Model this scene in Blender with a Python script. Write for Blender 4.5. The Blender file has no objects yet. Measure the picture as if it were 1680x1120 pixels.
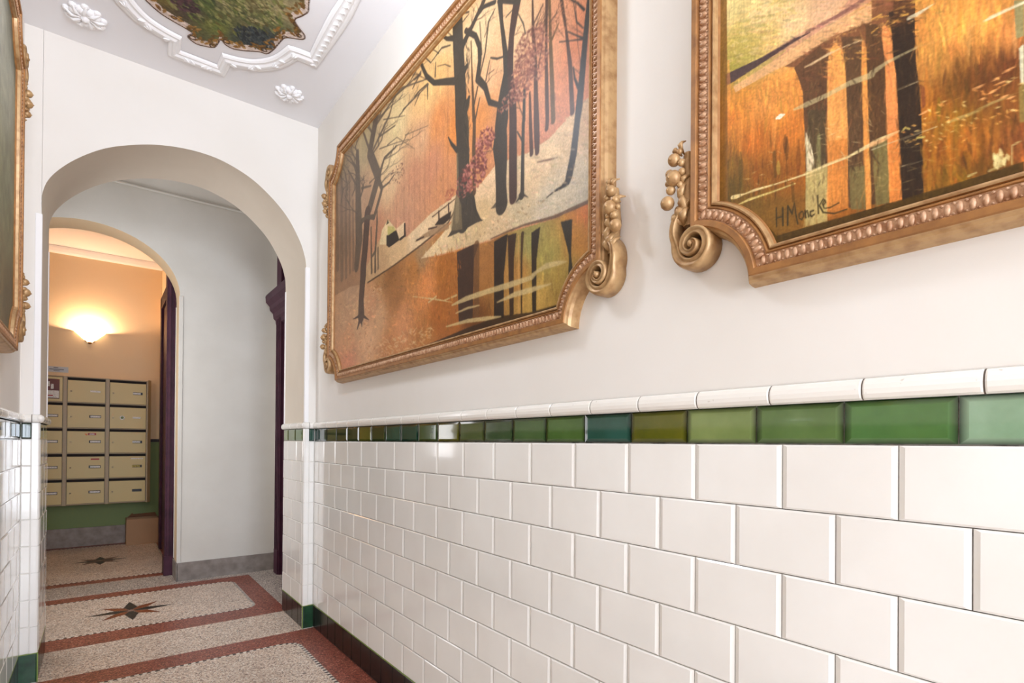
import bpy, bmesh, math, random
import numpy as np
from mathutils import Vector, Matrix
random.seed(7)
PI = math.pi
C = bpy.context.scene.collection
scn = bpy.context.scene

# ------------------------------------------------------------------ camera
F_PX, YAW, PITCH, ROLL = 887.02, 0.67772, 0.00533, 0.00745
PPX, PPY, EYE = 876.94, 721.83, 1.3796
def cam_axes():
    cy, sy = math.cos(YAW), math.sin(YAW)
    f = Vector((sy*math.cos(PITCH), cy*math.cos(PITCH), math.sin(PITCH)))
    r = Vector((cy, -sy, 0)); u = r.cross(f)
    c, s = math.cos(ROLL), math.sin(ROLL)
    return c*r+s*u, c*u-s*r, f
cd = bpy.data.cameras.new('camera'); cam = bpy.data.objects.new('camera', cd); C.objects.link(cam)
r_, u_, f_ = cam_axes()
cam.matrix_world = Matrix(((r_.x, u_.x, -f_.x, 0), (r_.y, u_.y, -f_.y, 0), (r_.z, u_.z, -f_.z, EYE), (0, 0, 0, 1)))
cd.sensor_width = 36; cd.lens = F_PX/1680*36
cd.shift_x = -(PPX-840)/1680; cd.shift_y = (PPY-560)/1680
cd.clip_start = 0.02
scn.camera = cam

# ------------------------------------------------------------------ light
w = bpy.data.worlds.new('sky'); scn.world = w; w.use_nodes = True
w.node_tree.nodes['Background'].inputs[0].default_value = (0.80, 0.88, 1.0, 1)
w.node_tree.nodes['Background'].inputs[1].default_value = 3.0
def area(name, loc, rot, sx, sy, power, col):
    l = bpy.data.lights.new(name, 'AREA'); l.shape = 'RECTANGLE'; l.size = sx; l.size_y = sy
    l.energy = power; l.color = col
    o = bpy.data.objects.new(name, l); o.location = loc; o.rotation_euler = rot; C.objects.link(o); return o
# daylight through the open street door and its fanlight
area('street_daylight', (0.45, -3.35, 1.75), (PI/2, 0, 0), 1.25, 3.0, 150, (0.88, 0.96, 1.10))
# added fill light in the unseen left part of the middle bay
area('bay_fill_light', (-0.80, 5.5, 2.0), (0, -PI/2, 0), 1.6, 1.2, 30, (0.97, 0.97, 1.0))
# added fill light below the corridor ceiling, just above the camera's view
hl = bpy.data.lights.new('hall_fill_light', 'POINT'); hl.energy = 40; hl.color = (0.90, 0.96, 1.08); hl.shadow_soft_size = .14
ho = bpy.data.objects.new('hall_fill_light', hl); ho.location = (0.32, 2.12, 3.12); C.objects.link(ho)
scn.view_settings.view_transform = 'Standard'; scn.view_settings.look = 'None'
scn.view_settings.gamma = 1; scn.view_settings.use_curve_mapping = False
scn.view_settings.exposure = 0.06
try:
    scn.cycles.use_denoising = True; scn.cycles.max_bounces = 10; scn.cycles.diffuse_bounces = 6
except Exception: pass

# ------------------------------------------------------------------ helpers
def lin(c):
    return tuple((v/255/12.92 if v/255 <= .04045 else ((v/255+.055)/1.055)**2.4) for v in c)
def link(o, parent=None):
    C.objects.link(o)
    if parent: o.parent = parent
    return o
def tag(o, label=None, cat=None, group=None, kind=None):
    if label: o['label'] = label
    if cat: o['category'] = cat
    if group: o['group'] = group
    if kind: o['kind'] = kind
    return o
def empty(name, loc, label=None, cat=None, group=None):
    o = bpy.data.objects.new(name, None); o.location = loc; o.empty_display_size = .05; C.objects.link(o)
    return tag(o, label, cat, group, 'thing' if cat else None)
class MB:
    def __init__(s, T=None): s.v = []; s.f = []; s.m = []; s.T = T; s.c = []
    def add(s, vs, fs, mi=0, col=None):
        b = len(s.v)
        s.v += [tuple(s.T(*p)) if s.T else tuple(p) for p in vs]
        for f in fs: s.f.append([i+b for i in f]); s.m.append(mi); s.c.append(col)
    def box(s, a, b, mi=0, col=None):
        (x0, y0, z0), (x1, y1, z1) = a, b
        s.add([(x0,y0,z0),(x1,y0,z0),(x1,y1,z0),(x0,y1,z0),(x0,y0,z1),(x1,y0,z1),(x1,y1,z1),(x0,y1,z1)],
              [(0,3,2,1),(4,5,6,7),(0,1,5,4),(1,2,6,5),(2,3,7,6),(3,0,4,7)], mi, col)
    def quad(s, a, b, c, d, mi=0, col=None): s.add([a,b,c,d], [(0,1,2,3)], mi, col)
    def grid(s, rows, mi=0, closed=False, col=None):   # rows: list of equal-length point rows
        n = len(rows[0]); vs = [p for r in rows for p in r]; fs = []
        for i in range(len(rows)-1):
            for j in range(n if closed else n-1):
                k = (j+1) % n; fs.append((i*n+j, i*n+k, (i+1)*n+k, (i+1)*n+j))
        s.add(vs, fs, mi, col)
    def ball(s, c, r, mi=0, nu=10, nv=7):
        rx, ry, rz = r if isinstance(r, tuple) else (r, r, r)
        rows = [[(c[0]+rx*math.sin(PI*i/nv)*math.cos(2*PI*j/nu), c[1]+ry*math.sin(PI*i/nv)*math.sin(2*PI*j/nu), c[2]+rz*math.cos(PI*i/nv)) for j in range(nu)] for i in range(nv+1)]
        s.grid(rows, mi, True)
    def tube(s, pts, rad, mi=0, n=8, up=(0,0,1), flat=1.0):   # rad list; 'flat' stretches the section along up
        pts = [Vector(p) for p in pts]; up = Vector(up); rows = []
        for i, p in enumerate(pts):
            d = (pts[min(i+1, len(pts)-1)]-pts[max(i-1, 0)]).normalized()
            a = d.cross(up)
            if a.length < 1e-5: a = d.cross(Vector((1, 0, 0)))
            a.normalize(); b = a.cross(d).normalized()
            r = rad[i] if isinstance(rad, (list, tuple)) else rad
            rows.append([tuple(p + a*r*math.cos(2*PI*k/n) + b*r*flat*math.sin(2*PI*k/n)) for k in range(n)])
        s.grid(rows, mi, True)
        s.add(rows[0], [tuple(range(n))], mi); s.add(rows[-1], [tuple(range(n))[::-1]], mi)
    def build(s, name, mats, parent=None, smooth=False, bevel=0):
        me = bpy.data.meshes.new(name); me.from_pydata(s.v, [], s.f)
        if not isinstance(mats, (list, tuple)): mats = [mats]
        for m in mats: me.materials.append(m)
        if len(mats) > 1: me.polygons.foreach_set('material_index', s.m)
        if any(c is not None for c in s.c):
            at = me.color_attributes.new('Paint', 'FLOAT_COLOR', 'CORNER'); buf = []
            for f, c in zip(s.f, s.c):
                c = c or (1, 1, 1)
                if isinstance(c, list):
                    for q in c: buf += [*q, 1.0]
                else: buf += [*c, 1.0]*len(f)
            at.data.foreach_set('color', buf)
        bm = bmesh.new(); bm.from_mesh(me); bmesh.ops.recalc_face_normals(bm, faces=bm.faces); bm.to_mesh(me); bm.free()
        if smooth: me.polygons.foreach_set('use_smooth', [True]*len(me.polygons))
        me.update()
        o = bpy.data.objects.new(name, me); link(o, parent)
        if parent is not None: o.matrix_parent_inverse = Matrix.Translation(-parent.location)
        if bevel:
            md = o.modifiers.new('bevel', 'BEVEL'); md.width = bevel; md.segments = 2; md.limit_method = 'ANGLE'
        return o
def struct(o): o['kind'] = 'structure'; return o

# ------------------------------------------------------------------ materials
def mat(name, col, rough=.6, metal=0, noise=None, bump=None, spec=.5, attr=False, coat=0, emit=None):
    m = bpy.data.materials.new(name); m.use_nodes = True; nt = m.node_tree; N = nt.nodes; L = nt.links
    b = N['Principled BSDF']; b.inputs['Roughness'].default_value = rough; b.inputs['Metallic'].default_value = metal
    b.inputs['Specular IOR Level'].default_value = spec; b.inputs['Coat Weight'].default_value = coat
    c = lin(col); b.inputs['Base Color'].default_value = (*c, 1)
    tc = N.new('ShaderNodeTexCoord')
    src = None
    if attr:
        a = N.new('ShaderNodeAttribute'); a.attribute_name = 'Paint'; src = a.outputs['Color']
    if noise:                                    # (scale, colour2, low, high)
        n = N.new('ShaderNodeTexNoise'); n.inputs['Scale'].default_value = noise[0]; n.inputs['Detail'].default_value = 5
        L.new(tc.outputs['Object'], n.inputs['Vector'])
        rp = N.new('ShaderNodeMapRange'); rp.inputs[1].default_value = noise[2]; rp.inputs[2].default_value = noise[3]
        L.new(n.outputs['Fac'], rp.inputs[0])
        mx = N.new('ShaderNodeMix'); mx.data_type = 'RGBA'; L.new(rp.outputs[0], mx.inputs[0])
        mx.inputs[6].default_value = (*c, 1); mx.inputs[7].default_value = (*lin(noise[1]), 1)
        if src:
            mx.blend_type = 'MULTIPLY'; L.new(src, mx.inputs[6])
        src = mx.outputs[2]
    if src: L.new(src, b.inputs['Base Color'])
    if bump:                                     # (scale, strength, distance)
        n = N.new('ShaderNodeTexNoise'); n.inputs['Scale'].default_value = bump[0]; n.inputs['Detail'].default_value = 6
        L.new(tc.outputs['Object'], n.inputs['Vector'])
        bp = N.new('ShaderNodeBump'); bp.inputs['Strength'].default_value = bump[1]; bp.inputs['Distance'].default_value = bump[2]
        L.new(n.outputs['Fac'], bp.inputs['Height']); L.new(bp.outputs[0], b.inputs['Normal'])
    if emit:
        b.inputs['Emission Color'].default_value = (*lin(emit[0]), 1); b.inputs['Emission Strength'].default_value = emit[1]
    return m
M = {}
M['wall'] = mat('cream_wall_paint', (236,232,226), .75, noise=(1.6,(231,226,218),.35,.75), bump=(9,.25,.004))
M['ceil'] = mat('white_ceiling_paint', (238,237,239), .8, bump=(6,.15,.003))
M['stucco'] = mat('white_stucco', (246,245,245), .7)
M['reveal'] = mat('arch_reveal_cream', (218,208,192), .75, noise=(2.0,(210,199,182),.35,.75))  # darker, warmer cream than the corridor walls, for jambs and arch underside
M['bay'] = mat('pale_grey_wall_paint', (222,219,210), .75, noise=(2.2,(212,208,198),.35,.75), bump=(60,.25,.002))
M['room'] = mat('cream_ochre_wall_paint', (228,205,168), .75, bump=(50,.3,.002))
M['dado'] = mat('green_dado_paint', (112,130,76), .6, bump=(50,.3,.002))
M['dark_line'] = mat('dark_dado_line', (45,28,34), .6)
M['tile'] = mat('white_glazed_tile', (243,241,236), .12, noise=(3.0,(236,233,227),.4,.7), bump=(5,.06,.003), coat=.3)
M['green'] = mat('green_glazed_tile', (255,255,255), .08, noise=(9,(205,215,200),.3,.75), attr=True, coat=.5, bump=(7,.08,.003))
M['grout'] = mat('grey_grout', (150,143,135), .9, noise=(30,(90,84,78),.45,.65))
M['joint'] = mat('dirty_joint', (104,94,86), .9)
M['cap'] = mat('cream_glazed_moulding', (243,240,233), .16, noise=(60,(190,178,165),.68,.8), coat=.3)
M['black'] = mat('near_black_glazed_tile', (20,15,15), .2, spec=.35)
M['dkgreen'] = mat('dark_green_glazed_tile', (40,84,54), .12, noise=(14,(24,56,36),.3,.7), coat=.4)
M['lime'] = mat('lime_grout_line', (130,150,70), .6)
M['gold'] = mat('aged_gilding', (166,116,66), .48, .25, noise=(28,(134,92,54),.38,.72), bump=(90,.2,.001), spec=.4)
M['gold_lt'] = mat('rubbed_light_gilding', (190,154,108), .42, .25, noise=(34,(152,112,70),.42,.72), bump=(120,.3,.001))
M['gold_pink'] = mat('gilded_leaf_carving', (204,164,130), .42, .15, noise=(60,(160,110,72),.4,.7))
M['stone'] = mat('grey_stone_plinth', (154,145,137), .75, noise=(12,(124,115,108),.3,.7), bump=(60,.3,.002))
M['purple'] = mat('dark_purple_gloss_paint', (78,42,58), .5, noise=(8,(58,30,44),.3,.7), spec=.2)
M['mail'] = mat('beige_enamelled_steel', (206,186,126), .45)
M['mailframe'] = mat('brown_enamelled_steel', (166,146,112), .45)
M['slot'] = mat('dark_letter_slot', (28,20,15), .8)
M['plate'] = mat('white_name_card', (225,222,215), .5, noise=(140,(140,136,130),.55,.62))
M['plateb'] = mat('black_card_holder', (32,30,30), .5)
M['platey'] = mat('yellow_name_card', (190,170,50), .5, noise=(120,(70,62,20),.5,.6))
M['lock'] = mat('dull_metal_lock', (90,75,55), .35, .9)
M['red'] = mat('red_sticker', (165,25,25), .5)
M['orange'] = mat('orange_sticker', (225,110,30), .5)
M['flyer'] = mat('maroon_flyer_paper', (105,62,60), .6)
M['card'] = mat('brown_cardboard', (165,130,98), .85, bump=(30,.2,.002))
M['inside'] = mat('box_inside_cardboard', (110,75,50), .9)
M['paint'] = mat('oil_paint_on_canvas', (255,255,255), .45, attr=True, noise=(160,(236,232,226),.35,.65), bump=(230,.3,.0012), spec=.3)
M['fresco'] = mat('painted_ceiling_cartouche', (255,255,255), .8, attr=True, noise=(60,(215,210,205),.4,.65))
M['sign'] = mat('pale_blue_notice', (175,180,185), .4)
M['ink'] = mat('dark_print', (60,60,66), .6)
M['glow'] = mat('lit_frosted_glass', (255,235,205), .4, emit=((255,214,165), 5.0))
M['brass'] = mat('brass_fitting', (150,105,60), .35, .8)

def terrazzo():
    m = bpy.data.materials.new('terrazzo_mosaic'); m.use_nodes = True; nt = m.node_tree; N = nt.nodes; L = nt.links
    b = N['Principled BSDF']; b.inputs['Roughness'].default_value = .38
    tc = N.new('ShaderNodeTexCoord'); at = N.new('ShaderNodeAttribute'); at.attribute_name = 'Paint'
    vo = N.new('ShaderNodeTexVoronoi'); vo.inputs['Scale'].default_value = 150; L.new(tc.outputs['Object'], vo.inputs['Vector'])
    sp = N.new('ShaderNodeSeparateColor'); L.new(vo.outputs['Color'], sp.inputs[0])
    def ramp(stops):
        r = N.new('ShaderNodeValToRGB'); r.color_ramp.interpolation = 'CONSTANT'; e = r.color_ramp.elements
        while len(e) < len(stops): e.new(.5)
        for k, (p, c) in enumerate(stops): e[k].position = p; e[k].color = (*lin(c), 1)
        L.new(sp.outputs[0], r.inputs[0]); return r.outputs[0]
    cream = ramp([(0,(120,100,86)),(.12,(184,158,140)),(.32,(214,192,172)),(.58,(230,212,194)),(.84,(246,238,226))])
    red = ramp([(0,(92,44,36)),(.25,(138,70,56)),(.6,(160,88,70)),(.88,(192,128,106))])
    grey = ramp([(0,(98,88,82)),(.2,(165,152,142)),(.5,(205,192,180)),(.82,(232,224,214))])
    blk = ramp([(0,(26,28,32)),(.6,(42,42,44)),(.9,(66,60,56))])
    org = ramp([(0,(120,56,26)),(.5,(140,70,34)),(.9,(160,88,48))])
    s2 = N.new('ShaderNodeSeparateColor'); L.new(at.outputs['Color'], s2.inputs[0])
    def mix(f, a, bb):
        x = N.new('ShaderNodeMix'); x.data_type = 'RGBA'; L.new(f, x.inputs[0]); L.new(a, x.inputs[6]); L.new(bb, x.inputs[7]); return x.outputs[2]
    def mth(op, a, k):
        x = N.new('ShaderNodeMath'); x.operation = op; L.new(a, x.inputs[0]); x.inputs[1].default_value = k; x.use_clamp = True; return x.outputs[0]
    # red channel: field (0 cream, 1 red); green: grey threshold or orange; blue: black
    c = mix(s2.outputs[0], cream, red)
    c = mix(mth('MULTIPLY', s2.outputs[1], 2.0), c, grey)
    hi = mth('SUBTRACT', s2.outputs[1], .5); hi = mth('MULTIPLY', hi, 2.0)
    c = mix(hi, c, org); c = mix(s2.outputs[2], c, blk)
    wh = ramp([(0,(214,206,194)),(.5,(236,230,220))]); ng = N.new('ShaderNodeMath'); ng.operation = 'MULTIPLY'; ng.use_clamp = True; ng.inputs[1].default_value = -1; L.new(s2.outputs[2], ng.inputs[0]); c = mix(ng.outputs[0], c, wh)
    n = N.new('ShaderNodeTexNoise'); n.inputs['Scale'].default_value = 2.2; n.inputs['Detail'].default_value = 5; L.new(tc.outputs['Object'], n.inputs['Vector'])
    mr = N.new('ShaderNodeMapRange'); mr.inputs[1].default_value = .3; mr.inputs[2].default_value = .7; mr.inputs[3].default_value = .86; mr.inputs[4].default_value = 1.06; L.new(n.outputs[0], mr.inputs[0])
    x = N.new('ShaderNodeMix'); x.data_type = 'RGBA'; x.blend_type = 'MULTIPLY'; x.inputs[0].default_value = 1; L.new(c, x.inputs[6]); L.new(mr.outputs[0], x.inputs[7])
    L.new(x.outputs[2], b.inputs['Base Color'])
    bp = N.new('ShaderNodeBump'); bp.inputs['Strength'].default_value = .12; bp.inputs['Distance'].default_value = .002
    L.new(vo.outputs['Distance'], bp.inputs['Height']); L.new(bp.outputs[0], b.inputs['Normal'])
    return m
M['terrazzo'] = terrazzo()

# ------------------------------------------------------------------ brush-work on a fine grid (pictures, inlaid floor)
rng = np.random.default_rng(11)
class Sheet:
    """A grid of points on a flat sheet with a colour for each point."""
    def __init__(s, us, vs, base=(128,128,128)):
        s.soft = False; s.us, s.vs = us, vs; s.U, s.V = np.meshgrid(us, vs, indexing='ij'); s.c = np.empty(s.U.shape+(3,), np.float32); s.c[:] = base
    def win(s, u0, u1, v0, v1):
        a = np.searchsorted(s.us, u0); b = np.searchsorted(s.us, u1); c = np.searchsorted(s.vs, v0); d = np.searchsorted(s.vs, v1)
        return slice(a, b), slice(c, d)
    def blend(s, w, a, col): s.c[w] += (np.array(col, np.float32)-s.c[w])*a[..., None]
    def inside(s, w, P):
        U, V = s.U[w], s.V[w]; r = np.zeros(U.shape, bool); n = len(P)
        for i in range(n):
            (x0, y0), (x1, y1) = P[i], P[i-1]
            if y0 == y1: continue
            r ^= ((y0 > V) != (y1 > V)) & (U < (x1-x0)*(V-y0)/(y1-y0)+x0)
        return r
    def poly(s, P, col, o=1):
        us = [p[0] for p in P]; vs = [p[1] for p in P]; w = s.win(min(us), max(us), min(vs), max(vs))
        if not s.U[w].size: return
        e = .0007; a = sum(s.inside(w, [(u+i*e, v+j*e) for u, v in P]).astype(np.float32) for i, j in ((1, .3), (-.3, 1), (-1, -.3), (.3, -1)))/4 if s.soft else s.inside(w, P)
        s.blend(w, a*np.float32(o), col)
    def field(s, pts, P=None):
        if P:
            us = [p[0] for p in P]; vs = [p[1] for p in P]; w = s.win(min(us), max(us), min(vs), max(vs))
        else: w = (slice(None), slice(None))
        U, V = s.U[w], s.V[w]
        if not U.size: return
        acc = np.zeros(U.shape+(3,), np.float32); tot = np.zeros(U.shape, np.float32)
        for u, v, *c in pts:
            k = 1/((U-u)**2+(V-v)**2+4e-4)**1.6; tot += k; acc += k[..., None]*np.array(c, np.float32)
        acc /= tot[..., None]
        a = s.inside(w, P) if P else np.ones(U.shape, bool)
        s.c[w] = np.where(a[..., None], acc, s.c[w])
    def stroke(s, P, col, o=1):
        mw = max(p[2] for p in P); us = [p[0] for p in P]; vs = [p[1] for p in P]
        w = s.win(min(us)-mw, max(us)+mw, min(vs)-mw, max(vs)+mw); U, V = s.U[w], s.V[w]
        if not U.size: return
        a = np.zeros(U.shape, np.float32)
        if len(P) == 1: P = P*2
        for (x0, y0, w0), (x1, y1, w1) in zip(P, P[1:]):
            dx, dy = x1-x0, y1-y0; l2 = dx*dx+dy*dy+1e-12
            t = np.clip(((U-x0)*dx+(V-y0)*dy)/l2, 0, 1)
            d = np.hypot(U-x0-t*dx, V-y0-t*dy); r = (w0+(w1-w0)*t)/2
            a = np.maximum(a, np.clip((r-d)/.0022+.5, 0, 1)*np.clip(r/.0012, .25, 1))
        s.blend(w, a*o, col)
    def dabs(s, e, n, wd, cols, ang, ln, o):
        cu, cv, ru, rv = e
        for _ in range(n):
            while True:
                x, y = rng.uniform(-1, 1, 2)
                if x*x+y*y < 1: break
            u, v = cu+x*ru, cv+y*rv; g = ang+rng.normal(0, .35); L = wd*ln*rng.uniform(.5, 1.2)/2
            s.stroke([(u+L*math.cos(g), v+L*math.sin(g), wd*.5), (u, v, wd*rng.uniform(.7, 1.1)), (u-L*math.cos(g), v-L*math.sin(g), wd*.4)], cols[rng.integers(len(cols))], o)
    def smear(s, e, n, wd, ang, ln, j, o):
        """brush strokes that drag the colour found where each one starts, a little lighter or darker"""
        cu, cv, ru, rv = e
        for _ in range(n):
            x, y = rng.uniform(-1, 1, 2); u, v = cu+x*ru, cv+y*rv
            if not (s.us[0] < u < s.us[-1] and s.vs[0] < v < s.vs[-1]): continue
            c = s.c[np.searchsorted(s.us, u)-1, np.searchsorted(s.vs, v)-1]*(1+rng.normal(0, j))*(1+rng.normal(0, j*.25, 3))
            g = ang+rng.normal(0, .18); L = wd*ln*rng.uniform(.4, 1.2)/2; k = wd*rng.uniform(.5, 1.3)
            s.stroke([(u+L*math.cos(g), v+L*math.sin(g), k*.3), (u, v, k), (u-L*math.cos(g), v-L*math.sin(g), k*.3)], np.clip(c, 0, 255), o)
    def noise(s, su, sv, amp):
        iu = (s.us-s.us[0])/su; iv = (s.vs-s.vs[0])/sv
        g = rng.normal(0, 1, (int(iu[-1])+3, int(iv[-1])+3)).astype(np.float32)
        a = iu.astype(int); b = iv.astype(int); fa = (iu-a)[:, None]; fb = (iv-b)[None, :]
        fa = fa*fa*(3-2*fa); fb = fb*fb*(3-2*fb)
        n = g[a][:, b]*(1-fa)*(1-fb)+g[a+1][:, b]*fa*(1-fb)+g[a][:, b+1]*(1-fa)*fb+g[a+1][:, b+1]*fa*fb
        s.c *= (1+amp*n)[..., None]
    def run(s, ops):
        for o in ops:
            k = o[0]
            if k == 'f': s.field(o[1], o[2])
            elif k == 'p': s.poly(o[1], o[2], o[3])
            elif k == 's': s.stroke(o[1], o[2], o[3])
            elif k == 'd': s.dabs(*o[1:])
            elif k == 'm': s.smear(*o[1:])
    def mesh(s, name, place, m, parent=None, keep=None, linear=True, scale=1.0):
        nu, nv = s.U.shape; pts = place(s.U.ravel(), s.V.ravel())
        i = np.arange(nu*nv).reshape(nu, nv)
        f = np.stack([i[:-1, :-1], i[1:, :-1], i[1:, 1:], i[:-1, 1:]], -1).reshape(-1, 4)
        if keep is not None:
            k = keep(s.U, s.V); kk = (k[:-1, :-1] & k[1:, :-1] & k[1:, 1:] & k[:-1, 1:]).ravel(); f = f[kk]
        used = np.zeros(nu*nv, bool); used[f.ravel()] = True; mp = np.cumsum(used)-1
        pts = pts[used]; f = mp[f]; col = s.c.reshape(-1, 3)[used]
        if linear:
            col = np.clip(col/255, 0, 1); col = np.where(col <= .04045, col/12.92, ((col+.055)/1.055)**2.4)*scale
        me = bpy.data.meshes.new(name); me.vertices.add(len(pts)); me.vertices.foreach_set('co', pts.astype(np.float32).ravel())
        me.loops.add(f.size); me.loops.foreach_set('vertex_index', f.ravel().astype(np.int32))
        me.polygons.add(len(f)); me.polygons.foreach_set('loop_start', np.arange(0, f.size, 4, dtype=np.int32)); me.polygons.foreach_set('loop_total', np.full(len(f), 4, np.int32))
        me.update(calc_edges=True); me.materials.append(m)
        at = me.color_attributes.new('Paint', 'FLOAT_COLOR', 'POINT'); at.data.foreach_set('color', np.concatenate([col, np.ones((len(col), 1))], 1).astype(np.float32).ravel())
        o = bpy.data.objects.new(name, me); link(o, parent)
        if parent is not None: o.matrix_parent_inverse = Matrix.Translation(-parent.location)
        return o
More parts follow.
